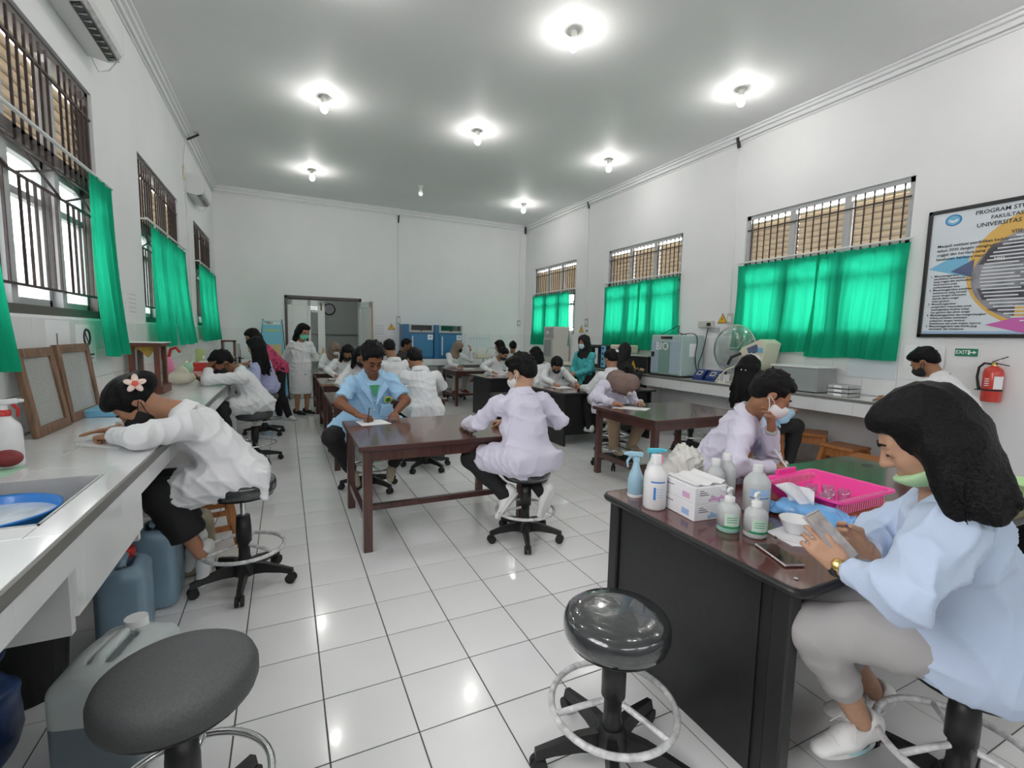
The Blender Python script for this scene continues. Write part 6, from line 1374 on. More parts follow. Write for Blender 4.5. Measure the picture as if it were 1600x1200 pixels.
def person(label, pel, neck, head, fd, fw, sex='m', hair='short', haircol='hair_black', skin='tan', mask=None, top='coat', topm='coat_white',
           legm='black_cloth', shoem='shoe_white', wl=None, wr=None, el=None, er=None, kl=None, kr=None, al=None, ar=None, tl=None, tr=None,
           hl='relax', hr='relax', hld=None, hrd=None, hln=None, hrn=None, sleeve=1.0, sc=1.07, fat=1.0, vox=0.012, stand=False, hem=None, roll=0.0, lap=0.62, tail=0.05, seed=1,
           collar=True, bare=0.0, brow=True, wide=1.0, upl=None, upr=None, slv=1.0, cuff=True, wamp=1.0, headbasis=None, legs=True, group=None, skirt=False):
    pel, neck, head = (np.array(q, float) for q in (pel, neck, head)); fw = nrm((fw[0], fw[1], 0)); lf = V(-fw[1], fw[0], 0)
    f, u, l = headbasis or basis(fd, roll); H = lambda a, b, c: head + (f * a + u * b + l * c) * sc
    A_ = (f, u, l)
    def E(a, b, c, r, k=None, op='u', ax=A_): return ell(H(a, b, c), [q * sc for q in r], ax, k, op)
    tor = neck - pel; tl_ = np.linalg.norm(tor); td = tor / tl_; tn = nrm(np.cross(lf, td)) * 1.0   # torso front normal
    if tn @ fw < 0 and abs(td[2]) > 0.3: tn = -tn
    sh = {}; hip = {}; shw = (0.168 if sex == 'm' else 0.150) * wide
    for s, nm in ((1, 'l'), (-1, 'r')):
        sh[nm] = neck - td * 0.085 + lf * s * shw + tn * 0.01; hip[nm] = pel + lf * s * 0.088 * fat
    ua, fa = (0.285, 0.255) if sex == 'm' else (0.265, 0.24)
    W_ = {'l': wl, 'r': wr}; El = {'l': el, 'r': er}; kn = {'l': kl, 'r': kr}; an = {'l': al, 'r': ar}; toe = {'l': tl, 'r': tr}
    for s, nm in ((1, 'l'), (-1, 'r')):
        if W_[nm] is None: W_[nm] = pel + fw * 0.30 + lf * s * 0.12 + UP * 0.10
        W_[nm] = np.array(W_[nm], float)
        if El[nm] is None: El[nm] = ik(sh[nm], W_[nm], ua, fa, -UP * 0.9 + lf * s * 0.6 - fw * 0.35)
        El[nm] = np.array(El[nm], float)
        if stand:
            if an[nm] is None: an[nm] = V(pel[0], pel[1], 0.09) + lf * s * 0.085
            if kn[nm] is None: kn[nm] = ik(hip[nm], an[nm], 0.42, 0.42, fw)
        else:
            if kn[nm] is None: kn[nm] = hip[nm] + fw * 0.41 + lf * s * 0.05 - UP * 0.03
            if an[nm] is None: an[nm] = np.array(kn[nm]) - UP * (min(0.40, kn[nm][2] - 0.25)) - fw * 0.10
        kn[nm] = np.array(kn[nm], float); an[nm] = np.array(an[nm], float)
        if toe[nm] is None: toe[nm] = fw * 1.0 + lf * s * 0.12
        toe[nm] = nrm(toe[nm])
    base = V(pel[0], pel[1], 0.0)
    root = thing('person', label, 'person', base, group)
    # ---- body: one continuous surface (head, neck, trunk, arms, legs), with hands of five fingers
    near = vox < 0.0105; hv = 0.0072 if near else 0.0115
    HP = [E(-0.012, 0.030, 0, (0.094, 0.088, 0.075)), E(0.026, -0.045, 0, (0.062, 0.062, 0.056), 0.03), E(0.058, -0.090, 0, (0.026, 0.020, 0.027), 0.028),
          E(0.056, -0.030, 0.030, (0.027, 0.030, 0.026), 0.02), E(0.056, -0.030, -0.030, (0.027, 0.030, 0.026), 0.02), E(0.072, 0.022, 0, (0.018, 0.013, 0.048), 0.02),
          cap(H(0.084, 0.012, 0), H(0.105, -0.022, 0), 0.0085 * sc, 0.0125 * sc, k=0.012), E(0.093, -0.027, 0.012, (0.009, 0.008, 0.009), 0.006), E(0.093, -0.027, -0.012, (0.009, 0.008, 0.009), 0.006),
          E(0.086, -0.055, 0, (0.011, 0.008, 0.023), 0.006), E(0.083, -0.067, 0, (0.012, 0.009, 0.020), 0.006)]
    for s in (1, -1):
        HP += [E(0.088, 0.004, 0.031 * s, (0.012, 0.009, 0.015), 0.01, 's'), E(0.077, 0.003, 0.031 * s, (0.0115, 0.011, 0.014), 0.004), E(-0.010, -0.004, 0.077 * s, (0.020, 0.032, 0.010), 0.006, ax=(nrm(f - u * 0.15), nrm(u + f * 0.15), l)), E(-0.004, -0.004, 0.086 * s, (0.008, 0.015, 0.006), 0.006, 's')]
    nb = neck - td * 0.03
    HP += [cap(H(-0.022, -0.055, 0), nb, 0.050 * sc, 0.058, k=0.03)]
    vs, qs = [], []; off = 0
    def addm(v, q):
        nonlocal off
        vs.append(v); qs.append(q + off); off += len(v)
    BP = [cap(pel, pel + td * tl_ * 0.5, 0.10 * fat, 0.10 * fat, (tn, 0.75)), cap(pel + td * tl_ * 0.5, neck - td * 0.12, 0.10 * fat, 0.105, (tn, 0.7), 0.05), cap(sh['l'], sh['r'], 0.03, k=0.03), cap(neck - td * 0.12, nb + td * 0.02, 0.06, 0.055, k=0.04)]
    for nm in 'lr':
        bs_ = 0.027 if sleeve >= 0.99 else 0.040 * min(fat, 1.15)
        BP += [cap(sh[nm], El[nm], 0.030 if sleeve > 0.6 else 0.044 * min(fat, 1.15), bs_, k=0.02), cap(El[nm], W_[nm], bs_ + 0.001, 0.025, k=0.02)]
        if legs: BP += [cap(hip[nm], kn[nm], 0.055 if stand else 0.075, 0.044 if stand else 0.052, k=0.04), cap(kn[nm], kn[nm] * 0.65 + an[nm] * 0.35, 0.052, 0.052, k=0.03), cap(kn[nm] * 0.65 + an[nm] * 0.35, an[nm], 0.052, 0.034, k=0.03)]
    addm(*sdf_arrays(BP + HP[:2] + HP[-1:], max(vox, 0.014), 0.03)); addm(*sdf_arrays(HP, hv, 0.02))
    for s, nm, kind, hd, hn in ((1, 'l', hl, hld, hln), (-1, 'r', hr, hrd, hrn)):
        d = np.array(hd, float) if hd is not None else nrm(W_[nm] - El[nm]); n = np.array(hn, float) if hn is not None else UP + 0.15 * lf * s
        th = np.cross(nrm(d), nrm(n)) * (-1 if nm == 'r' else 1)
        addm(*sdf_arrays(hand_prims(W_[nm], d, n, th, kind, 0.97 if sex == 'm' else 0.90), 0.0042 if near else 0.0075, 0.006))
    np_mesh('body', np.concatenate(vs), np.concatenate(qs), 'skin_' + skin, root)
    # ---- face details
    if hair != 'back':
        m = MB()
        for s in (1, -1): m.ball(H(0.0865, 0.0005, 0.031 * s), (0.0045 * sc, 0.0038 * sc, 0.0125 * sc), 10, 6, A_)
        m.build('eyes', 'eye_dark', root)
        if brow:
            m = MB()
            for s in (1, -1): m.tube([H(0.091, 0.026, 0.014 * s), H(0.088, 0.031, 0.030 * s), H(0.077, 0.026, 0.047 * s)], [0.0035 * sc, 0.004 * sc, 0.002 * sc], 6)
            m.build('eyebrows', 'hair_black', root)
        if not mask:
            m = MB(); m.ball(H(0.0935, -0.0555, 0), (0.0045 * sc, 0.0042 * sc, 0.018 * sc), 10, 6, A_); m.ball(H(0.0915, -0.066, 0), (0.0045 * sc, 0.005 * sc, 0.016 * sc), 10, 6, A_); m.build('lips', 'lip', root)
    # ---- hair or scarf
    gz = -UP
    if hair == 'short':
        hp = [E(-0.020, 0.042, 0, (0.100, 0.092, 0.084)), E(0.035, 0.095, 0.01, (0.055, 0.030, 0.055), 0.03), E(-0.070, 0.0, 0, (0.045, 0.06, 0.066), 0.03),
              *[cap(H(-0.020 + 0.098 * math.cos(p_) * math.cos(q_), 0.042 + 0.09 * math.sin(q_), 0.082 * math.sin(p_) * math.cos(q_)), H(-0.020 + 0.098 * math.cos(p_ ) * math.cos(q_) + 0.022 * r_[2], 0.042 + 0.098 * math.sin(q_) - 0.012 * r_[3], 0.086 * math.sin(p_ + 0.25 * r_[4]) * math.cos(q_)), 0.013 * sc, 0.004 * sc, k=0.008) for r_ in np.random.default_rng(seed).uniform(-1, 1, (70, 5)) for p_, q_ in ((r_[0] * 3.14, 0.75 + r_[1] * 0.8),)],
              rbox(H(0.17, -0.22, 0), (0.14 * sc, 0.232 * sc, 0.3 * sc), 0.01, A_, 0.015, 's'), rbox(H(0.20, -0.14, 0), (0.135 * sc, 0.20 * sc, 0.3 * sc), 0.01, A_, 0.02, 's'), rbox(H(0, -0.26, 0), (0.4, 0.20 * sc, 0.4), 0.01, A_, 0.02, 's')]
        soft('hair', hp, hv, haircol, root, 0.02, 0.006, seed, 1.6)
    elif hair in ('long', 'bob', 'bun', 'messy'):
        fl = 0.10 if hair != 'bob' else 0.12
        hp = [E(-0.018, 0.040, 0, (0.106, 0.098, 0.090)), E(0.040, 0.085, 0.02, (0.050, 0.035, 0.055), 0.03), rbox(H(0.195, -0.19, 0), (0.14 * sc, 0.25 * sc, 0.062 * sc), 0.02, A_, 0.02, 's')]
        if hair == 'bun': hp += [E(-0.105, 0.02, 0, (0.058, 0.060, 0.062), 0.015), rbox(H(0.12, -0.23, 0), (0.13 * sc, 0.20 * sc, 0.3), 0.01, A_, 0.02, 's'), rbox(H(0, -0.28, 0), (0.4, 0.21 * sc, 0.4), 0.01, A_, 0.02, 's')]
        else:
            ln = {'long': 0.36, 'bob': 0.165, 'messy': 0.16}[hair]; cut = hp.pop()
            back = nrm(-fw * 0.8 - td * 0.2); fb = nrm(V(f[0], f[1], 0)); r = np.random.default_rng(seed)
            # the falling mass: locks from the crown round the sides and back, down to the shoulders
            for ang in np.linspace(-1.75, 1.75, 13):
                o = -f * math.cos(ang) * 0.062 + l * math.sin(ang) * 0.070
                st = H(-0.015, 0.055, 0) + o * sc * 0.75; md = H(-0.018, -0.02, 0) + o * sc * 1.08
                out = -fb * math.cos(ang) + l * math.sin(ang); L = ln * (1 + 0.10 * r.uniform(-1, 1)) * (0.78 if abs(ang) > 1.4 else 1.0) * sc
                en = md - UP * L * 0.92 + out * 0.035 + back * (0.05 if hair != 'long' else 0.03)
                w0 = 0.036 * sc
                hp += [cap(st, md, w0, w0, k=0.02), cap(md, en, w0, 0.020 if hair != 'bob' else 0.024, k=0.018)]
            hp.append(cut)
            for k_ in range(26):
                ang = r.uniform(-1.7, 1.7); o = -f * math.cos(ang) * 0.062 + l * math.sin(ang) * 0.070; md = H(-0.018, -0.02, 0) + o * sc * 1.45; out = -fb * math.cos(ang) + l * math.sin(ang)
                hp.append(cap(md, md - UP * ln * r.uniform(0.75, 1.05) * sc + out * 0.035 + back * 0.05 + l * r.uniform(-.015, .015), 0.010, 0.004, k=0.008))
        soft('hair', hp, hv, haircol, root, 0.02, 0.007, seed, 2.6, 0.22)
    elif hair == 'hijab':
        hp = [E(-0.004, 0.022, 0, (0.116, 0.116, 0.096)), E(-0.01, -0.06, 0, (0.095, 0.075, 0.088), 0.04), cap(H(-0.01, -0.08, 0), neck - td * 0.02, 0.085, 0.11, k=0.05), cap(neck - td * 0.0, neck - td * 0.09 + tn * 0.04, 0.105, 0.135, (tn, 0.62), 0.05),
              cap(H(-0.07, -0.05, 0), neck - td * 0.06 - tn * 0.06, 0.06, 0.06, k=0.07), ell(H(0.115, -0.008, 0), [q * sc for q in (0.075, 0.072, 0.056)], A_, 0.012, 's')]
        soft('hijab', hp, hv, haircol, root, 0.03, 0.012, seed, 1.1)
    # ---- mask
    if mask:
        mp = [E(0.034, -0.050, 0, (0.078, 0.060, 0.066)), E(0.085, -0.030, 0, (0.036, 0.038, 0.036), 0.02), rbox(H(-0.12, 0, 0), (0.14 * sc, 0.4, 0.4), 0.001, A_, 0.006, 's'), rbox(H(0.1, 0.12, 0), (0.4, 0.13 * sc, 0.4), 0.001, A_, 0.008, 's')]
        if mask == 'mask_lime': mp.append(rbox(H(0.1, 0.08, 0), (0.4, 0.14 * sc, 0.4), 0.001, A_, 0.008, 's'))
        soft('face_mask', mp, hv, mask, root, 0.015)
        m = MB()
        for s in (1, -1):
            for b in (-0.022, -0.078): m.tube([H(0.024, b, 0.064 * s), H(0.008, b * 0.6, 0.082 * s), H(-0.022, b * 0.15 + 0.004, 0.088 * s)], 0.0022 * sc, 5)
        m.build('mask_strap', mask, root)
    # ---- trousers, shoes
    if legs:
        if legm:
            if skirt:
                lp = []
                for n_ in 'lr': lp += [cap(hip[n_], kn[n_], 0.095 * fat, 0.082, k=0.05), cap(kn[n_], kn[n_] * 0.38 + an[n_] * 0.62, 0.084, 0.098, (lf, 1.0), 0.04)]
                e_ = (kn['l'] * 0.38 + an['l'] * 0.62); dk_ = nrm(an['l'] - kn['l']); lp += [rbox(e_ + dk_ * 0.12, (0.4, 0.4, 0.105), 0.001, (*frame_of(dk_)[1:], dk_), 0.012, 's')]
            else:
                lp = [cap(pel, pel + UP * 0.05, 0.135 * fat, 0.12 * fat, (tn, 0.85), 0.05)]
                for nm in 'lr':
                    e = an[nm] * (1 - bare) + kn[nm] * bare
                    lp += [cap(hip[nm], kn[nm], 0.098 * fat, 0.072 * (fat * 0.5 + 0.5), k=0.04), cap(kn[nm], kn[nm] * 0.6 + e * 0.4, 0.072 * (fat * 0.5 + 0.5), 0.070, k=0.03), cap(kn[nm] * 0.6 + e * 0.4, e, 0.068, 0.058 if not bare else 0.062, k=0.03)]
            soft('trousers' if not skirt else 'skirt', lp, max(vox, 0.0095), legm, root, 0.03, 0.007, seed + 3)
        for nm in 'lr':
            t = toe[nm]; uh = {'l': upl, 'r': upr}[nm]; uh = (kn[nm] - an[nm]) if uh is None else np.array(uh, float); up = nrm(uh - t * (uh @ t)); a = an[nm] - up * 0.045; sd = np.cross(t, up)
            sp = [cap(a - t * 0.045, a + t * 0.06, 0.036, 0.038, k=0.02), cap(a + t * 0.05 - up * 0.012, a + t * 0.155 - up * 0.02, 0.040, 0.032, (up, 0.72), k=0.03), cap(a - t * 0.05 + up * 0.03, a - t * 0.02 + up * 0.05, 0.034, 0.037, k=0.02), rbox(a + t * 0.055 - up * 0.09, (0.3, 0.3, 0.052), 0.001, (t, sd, up), 0.006, 's'), cap(an[nm] + up * 0.07, an[nm] + up * 0.0, 0.033, 0.030, op='s', k=0.01)]
            sho = soft('shoe', sp, 0.0072 if near else 0.012, shoem, root, 0.02)
            if near:
                m = MB()
                pts = [a + t * (0.055 + 0.115 * math.cos(q)) + sd * 0.037 * math.sin(q) - up * 0.034 for q in np.linspace(0, 2 * math.pi, 20)[:-1]]
                m.prism([p_ - up * 0.012 for p_ in pts], up * 0.014); m.build('sole', shoem if shoem != 'shoe_sport' else 'sole_mint', sho)
    # ---- coat / shirt
    c1 = pel + td * tl_ * 0.42; c2 = neck - td * 0.155; ci = 0.014 if top == 'coat' else 0.010
    cp = []
    for nm in 'lr':
        s = 1 if nm == 'l' else -1
        if sleeve >= 0.99:
            w = W_[nm] - nrm(W_[nm] - El[nm]) * 0.022
            cp += [cap(sh[nm], El[nm], (0.056 + ci) * slv * (fat * .6 + .4), (0.043 + ci) * slv, k=0.035), cap(El[nm], w, (0.043 + ci) * slv, 0.033 + ci, k=0.025)] + ([rbox(w + nrm(W_[nm] - El[nm]) * 0.060, (0.055, 0.055, 0.055), 0.004, frame_of(nrm(W_[nm] - El[nm])), 0.005, 's')] if cuff else [])
        elif sleeve > 0.6:
            w = El[nm] + (W_[nm] - El[nm]) * 0.5; cp += [cap(sh[nm], El[nm], (0.066 + ci), 0.055 + ci, k=0.035), cap(El[nm], w, 0.054 + ci, 0.05 + ci, k=0.025)] + ([rbox(w + nrm(W_[nm] - El[nm]) * 0.060, (0.055, 0.075, 0.075), 0.004, frame_of(nrm(W_[nm] - El[nm])), 0.005, 's')] if cuff else [])
        else:
            e = sh[nm] + (El[nm] - sh[nm]) * 0.80; cp += [cap(sh[nm], e, (0.054 + ci) * (fat * .5 + .5), 0.060 + ci, k=0.035)] + ([rbox(e + nrm(El[nm] - sh[nm]) * 0.060, (0.055, 0.10, 0.10), 0.004, frame_of(nrm(El[nm] - sh[nm])), 0.005, 's')] if cuff else [])
    cp += [cap(pel + td * 0.02, c1, (0.150 + ci) * fat, (0.142 + ci) * fat, (tn, 0.80), 0.016), cap(c1, c2, (0.142 + ci) * fat, (0.148 + ci) * (fat * 0.6 + 0.4), (tn, 0.74), 0.022),
          cap(sh['l'] - lf * 0.02 - td * 0.01, sh['r'] + lf * 0.02 - td * 0.01, 0.056 + ci * 0.5, k=0.03), cap(neck - td * 0.10, neck - td * 0.035, 0.10, 0.070, (tn, 0.8), 0.04)]
    if top == 'coat':
        if stand:
            hz = 0.42 if hem is None else hem; b = V(pel[0], pel[1], hz) + (pel - V(pel[0], pel[1], 0))[[0, 1, 2]] * V(0, 0, 0)
            cp += [cap(pel, b + UP * 0.06, 0.165 * fat, 0.195 * fat, (fw, 0.76), 0.06), rbox(b - UP * 0.2, (0.5, 0.5, 0.2), 0.001, None, 0.01, 's')]
        else:
            for nm in 'lr': cp += [cap(hip[nm], hip[nm] + (kn[nm] - hip[nm]) * lap, 0.118 * fat, 0.105, k=0.05)]
            cp += [rbox(pel - fw * 0.105 * fat - UP * (tail * 0.5 + 0.0), (0.19 * fat, 0.028, tail * 0.5 + 0.05), 0.025, (lf, fw, UP), 0.05)]
    elif top == 'shirt':
        cp += [cap(pel + lf * 0.05, pel - lf * 0.05, 0.135 * fat, k=0.05)]
        if tail >= 0.1: cp += [cap(hip['l'] - fw * 0.03, hip['r'] - fw * 0.03, 0.148 * fat, k=0.05), cap(hip['l'], hip['l'] + fw * 0.10, 0.125 * fat, 0.115 * fat, k=0.05), cap(hip['r'], hip['r'] + fw * 0.10, 0.125 * fat, 0.115 * fat, k=0.05), rbox(pel - UP * 0.32, (0.5, 0.5, 0.20), 0.001, None, 0.02, 's')]
        if tail < 0.1: cp += [rbox(pel - UP * 0.30, (0.5, 0.5, 0.21), 0.001, None, 0.02, 's')]
    cp += [ell(neck + td * 0.04 + tn * 0.055, (0.05, 0.05, 0.10), (lf, tn, td), 0.02, 's')]
    co = soft({'coat': 'lab_coat', 'shirt': 'shirt'}[top], cp, vox, topm, root, 0.03, (0.020 if near else 0.016) * wamp, seed, 1.5)
    if collar:
        m = MB(); pts = []
        for q in np.linspace(-150, 150, 15):
            a = math.radians(q); pts.append(neck - td * (0.012 + 0.075 * max(0, -math.cos(a)) ** 1.5) + (-tn * math.cos(a) * 0.066 + lf * math.sin(a) * 0.076) + tn * 0.006 - tn * 0.0)
        P = np.zeros((len(pts), 5, 3))
        for i, p in enumerate(pts):
            o = nrm(p - (neck - td * 0.03)); o = nrm(o - td * (o @ td)); wd = 1 + 0.5 * (i in (0, 1, 13, 14))
            for k, (rr_, hh) in enumerate(((0.0, -0.02), (0.004, 0.030), (0.010, 0.034), (0.024, 0.008), (0.036 * wd, -0.024 * wd))): P[i, k] = p + o * rr_ + td * hh
        m.grid(P); m.build('collar', topm, co)
    root['sh'] = 0
    del root['sh']
    return dict(root=root, H=H, A=A_, coat=co, sh=sh, el=El, w=W_, td=td, tn=tn, lf=lf, fw=fw, neck=neck, pel=pel, an=an, kn=kn, toe=toe)
# ------------------------------------------------------------------ the people in the room
p = person('woman in white coat with a frangipani in her black hair, bent over the left bench', (-0.24, 3.12, 0.67), (-0.54, 3.07, 1.065), (-0.715, 3.05, 1.115), (-0.50, -0.12, -0.86), (-1, -0.05), 'f', 'bun', skin='mid', mask='mask_black',
       topm='coat_white', slv=1.1, legm='black_cloth', skirt=True, wl=(-0.79, 2.95, 0.965), wr=(-0.82, 3.14, 0.965), el=(-0.64, 2.74, 0.985), er=(-0.68, 3.38, 0.985), kl=(-0.62, 3.00, 0.62), kr=(-0.62, 3.20, 0.62),
       al=(-0.455, 3.04, 0.245), ar=(-0.53, 3.22, 0.26), tl=(-0.2, -0.28, -0.95), tr=(-0.35, -0.2, -0.9), upl=(-0.35, -0.9, 0.35), upr=(-0.5, -0.8, 0.3), hl='pen', hr='flat', hld=(-0.75, 0.6, -0.1), hrd=(-0.8, -0.4, 0), vox=0.010, seed=2, lap=0.72, tail=0.09, bare=0.0)
H = p['H']
t = thing('flower', 'white and coral frangipani flower in the hair of the leaning woman', 'flower', tuple(H(-0.10, 0.055, 0.075)))
fc = H(-0.088, 0.050, 0.088); fn = nrm(V(0.25, -0.95, 0.15)); fa, fb = nrm(np.cross(UP, fn)), None; fb = np.cross(fn, fa)
for k in range(5):
    a = math.radians(90 + 72 * k); d = fa * math.cos(a) + fb * math.sin(a); e = np.cross(fn, d)
    MB().ball(fc + d * 0.025 + fn * 0.004, (0.024, 0.0145, 0.005), 12, 6, (d, e, fn)).build('petal', 'petal', t)
MB().ball(fc + fn * 0.006, (0.017, 0.017, 0.005), 12, 6, (fa, fb, fn)).build('heart', 'petal_heart', t)

p = person('man in white coat at the left bench holding his forehead, black mask', (-0.29, 6.05, 0.70), (-0.50, 5.95, 1.08), (-0.615, 5.88, 1.15), (-0.72, -0.35, -0.60), (-0.95, -0.25), 'm', 'short', skin='brown', mask='mask_black', legm='black_cloth',
       wl=(-0.73, 5.80, 1.12), wr=(-0.86, 6.14, 0.965), el=(-0.74, 5.74, 0.985), hl='flat', hld=(0.35, 0.35, 0.85), hln=(-0.8, -0.4, 0.2), hr='flat', vox=0.012, seed=5)
p = person('woman in lavender blouse with long black hair seated at the left bench', (-0.24, 7.64, 0.70), (-0.33, 7.54, 1.13), (-0.375, 7.50, 1.275), (-0.8, 0.45, -0.3), (-0.85, 0.4), 'f', 'long', skin='light', top='shirt', topm='lavender', wl=(-0.38, 7.42, 0.74), wr=(-0.60, 7.86, 0.95), vox=0.013, seed=6, tail=0.05, collar=False)
p = person('woman in pink patterned top leaning over the far end of the left bench', (-0.10, 8.75, 0.90), (-0.36, 8.63, 1.27), (-0.47, 8.60, 1.395), (-0.8, -0.3, -0.45), (-1, -0.1), 'f', 'messy', skin='light', top='shirt', topm='pink_top', stand=True, sleeve=0.7,
       wl=(-0.18, 8.42, 0.82), wr=(-0.66, 8.8, 0.96), al=(0.02, 8.80, 0.09), ar=(-0.12, 8.98, 0.09), tl=(0.5, -0.9, 0), vox=0.013, seed=7, collar=False, tail=0.0)
p = person('standing woman in long white coat and green mask before the doorway', (0.24, 9.36, 0.92), (0.245, 9.33, 1.36), (0.285, 9.27, 1.50), (0.55, -0.75, -0.38), (0.30, -0.95), 'f', 'messy', skin='mid', mask='mask_green', stand=True, hem=0.38, fat=1.02, wide=1.0, sc=1.15, cuff=False, legm=None, shoem='shoe_black',
       wl=(0.30, 9.58, 0.93), wr=(0.12, 9.54, 0.93), el=(0.50, 9.46, 1.02), er=(-0.02, 9.44, 1.02), vox=0.012, seed=8, tl=(0.75, -0.65, 0), tr=(0.75, -0.65, 0))
MB().tube([p['neck'] + p['tn'] * 0.15 - UP * 0.60 + V(0.0, 0, 0), p['neck'] + p['tn'] * 0.15 - UP * 0.61 + V(0.04, 0, 0)], 0.006, 5).build('pocket_pen', 'ink', p['root'])

# man in sky blue
p = person('heavy man in sky-blue short-sleeved lab shirt writing at a brown table', (0.70, 4.66, 0.68), (0.72, 4.50, 1.135), (0.695, 4.36, 1.275), (0.16, -0.80, -0.58), (0.06, -1), 'm', 'short', skin='brown', topm='coat_blue', sleeve=0.5, sc=1.20, fat=1.25, wide=1.05,
       wr=(0.555, 4.13, 0.80), wl=(0.86, 4.20, 0.79), er=(0.42, 4.36, 0.885), el=(1.0, 4.38, 0.88), kr=(0.34, 4.30, 0.60), kl=(1.0, 4.32, 0.59), ar=(0.50, 4.42, 0.28), al=(0.90, 4.42, 0.29), tr=(0.15, -0.8, -0.55), tl=(-0.25, -0.8, -0.5), hr='pen', hl='flat',
       hrd=(0.75, -0.62, -0.1), hld=(-0.15, -0.95, -0.1), shoem='shoe_tan', vox=0.0095, seed=9, lap=0.72)
H = p['H']; ec = p['neck'] - p['td'] * 0.20 + p['tn'] * 0.166 + p['lf'] * 0.125
m = MB(); m.lathe(ec, [(0.001, 0.004), (0.030, 0.003), (0.036, 0)], 24, axis=p['tn']); m.build('emblem', 'emblem_gold', p['root'])
m = MB(); m.lathe(ec + p['tn'] * 0.004, [(0.024, 0.0), (0.024, 0.002), (0.020, 0.002), (0.020, 0)], 20, axis=p['tn']); m.build('emblem_ring', 'label_green', p['root'])
for s_ in (1, -1):
    q_ = lambda a_, b_, c_: p['neck'] - p['td'] * a_ + p['lf'] * s_ * b_ + p['tn'] * c_
    m = MB(); m.prism([q_(0.03, 0.075, 0.045), q_(0.085, 0.125, 0.118), q_(0.125, 0.085, 0.150), q_(0.235, 0.012, 0.188), q_(0.10, 0.040, 0.110)], p['tn'] * 0.010); m.build('lapel', 'coat_blue', p['root'])
MB().obox(p['neck'] - p['td'] * 0.30 + p['lf'] * 0.115 + p['tn'] * 0.185, (p['lf'], p['td'], p['tn']), (0.055, 0.06, 0.006), 0.003).build('chest_pocket', 'coat_blue', p['root'])
m = MB(); c0 = p['neck'] - p['td'] * 0.07 + p['tn'] * 0.112; m.prism([c0 + p['lf'] * 0.045, c0 - p['lf'] * 0.045, c0 - p['td'] * 0.10 + p['tn'] * 0.05], p['tn'] * 0.012); m.build('undershirt', 'label_green', p['root'])
m = MB()
for i in range(4): m.lathe(p['neck'] - p['td'] * (0.20 + 0.085 * i) + p['tn'] * (0.178 + 0.014 * i), [(0.001, 0.003), (0.007, 0.002), (0.008, 0)], 10, axis=p['tn'])
m.build('buttons', 'white_plastic', p['root'])
MB().cyl(p['w']['r'] + V(0.07, -0.05, 0.075), p['w']['r'] + V(0.05, -0.10, -0.045), 0.0045, n=8).build('pen', 'ink', p['root'])

p = person('person in white coat with back turned, leaning over the second left table', (1.38, 5.10, 0.69), (1.36, 5.24, 1.115), (1.33, 5.36, 1.20), (-0.1, 0.75, -0.65), (-0.05, 1), 'm', 'short', topm='coat_white', wl=(1.12, 5.62, 0.79), wr=(1.55, 5.60, 0.79), er=(1.66, 5.36, 0.90), vox=0.011, seed=10, wide=1.1)
p = person('person in white coat at the pale-edged table, only shoulders showing behind the seated back', (1.44, 7.06, 0.69), (1.46, 7.12, 1.13), (1.40, 7.2, 1.27), (0.0, 0.85, -0.5), (0, 1), 'm', 'short', wl=(1.25, 7.5, 0.79), wr=(1.62, 7.5, 0.79), vox=0.014, seed=11)
p = person('person in white coat mostly hidden behind the man in sky blue', (0.93, 6.72, 0.69), (0.92, 6.60, 1.10), (0.90, 6.46, 1.19), (-0.1, -0.8, -0.6), (0, -1), 'f', 'messy', skin='mid', mask='mask_black', wl=(1.1, 6.2, 0.79), wr=(0.70, 6.18, 0.79), er=(0.62, 6.45, 0.86), hr='pen', vox=0.014, seed=12)
p = person('woman in taupe hijab and white mask at the farthest left table', (0.86, 10.62, 0.69), (0.87, 10.48, 1.09), (0.91, 10.38, 1.17), (0.45, -0.7, -0.55), (0.1, -1), 'f', 'hijab', 'hijab_taupe', 'mid', 'mask_white', wl=(1.05, 10.15, 0.79), wr=(0.72, 10.12, 0.79), vox=0.014, seed=13, collar=False)
p = person('person in white coat with black mask and long black hair writing at the pale-edged table', (0.93, 8.68, 0.69), (0.93, 8.54, 1.07), (0.945, 8.42, 1.16), (-0.15, -0.8, -0.58), (-0.1, -1), 'f', 'messy', skin='mid', mask='mask_black', wl=(1.1, 8.2, 0.79), wr=(0.73, 8.17, 0.79), er=(0.62, 8.42, 0.87), hr='pen', vox=0.014, seed=14)
p = person('person in dark patterned shirt resting chin on hand by the blue ovens', (2.22, 10.25, 0.72), (2.26, 10.18, 1.13), (2.34, 10.14, 1.26), (0.9, -0.45, -0.15), (0.9, -0.4), 'm', 'short', skin='brown', top='shirt', topm='batik_dark', wl=(2.55, 10.3, 0.8), wr=(2.46, 10.02, 1.13), er=(2.52, 9.98, 0.88), hr='relax', hrd=(-0.1, 0.15, 0.95), hrn=(0.9, -0.3, 0), vox=0.014, seed=15)
p = person('woman in taupe hijab and black mask with one hand raised at the far brown table', (3.50, 10.62, 0.69), (3.54, 10.50, 1.11), (3.60, 10.42, 1.235), (0.55, -0.75, -0.35), (0.3, -1), 'f', 'hijab', 'hijab_taupe', 'mid', 'mask_black', legm='pale_cloth', shoem='red_cloth', wr=(3.52, 10.12, 0.80), wl=(3.86, 10.30, 1.16), el=(3.90, 10.36, 0.93), hl='relax', hld=(-0.1, 0.2, 0.95), hr='pen', vox=0.013, seed=16, collar=False)
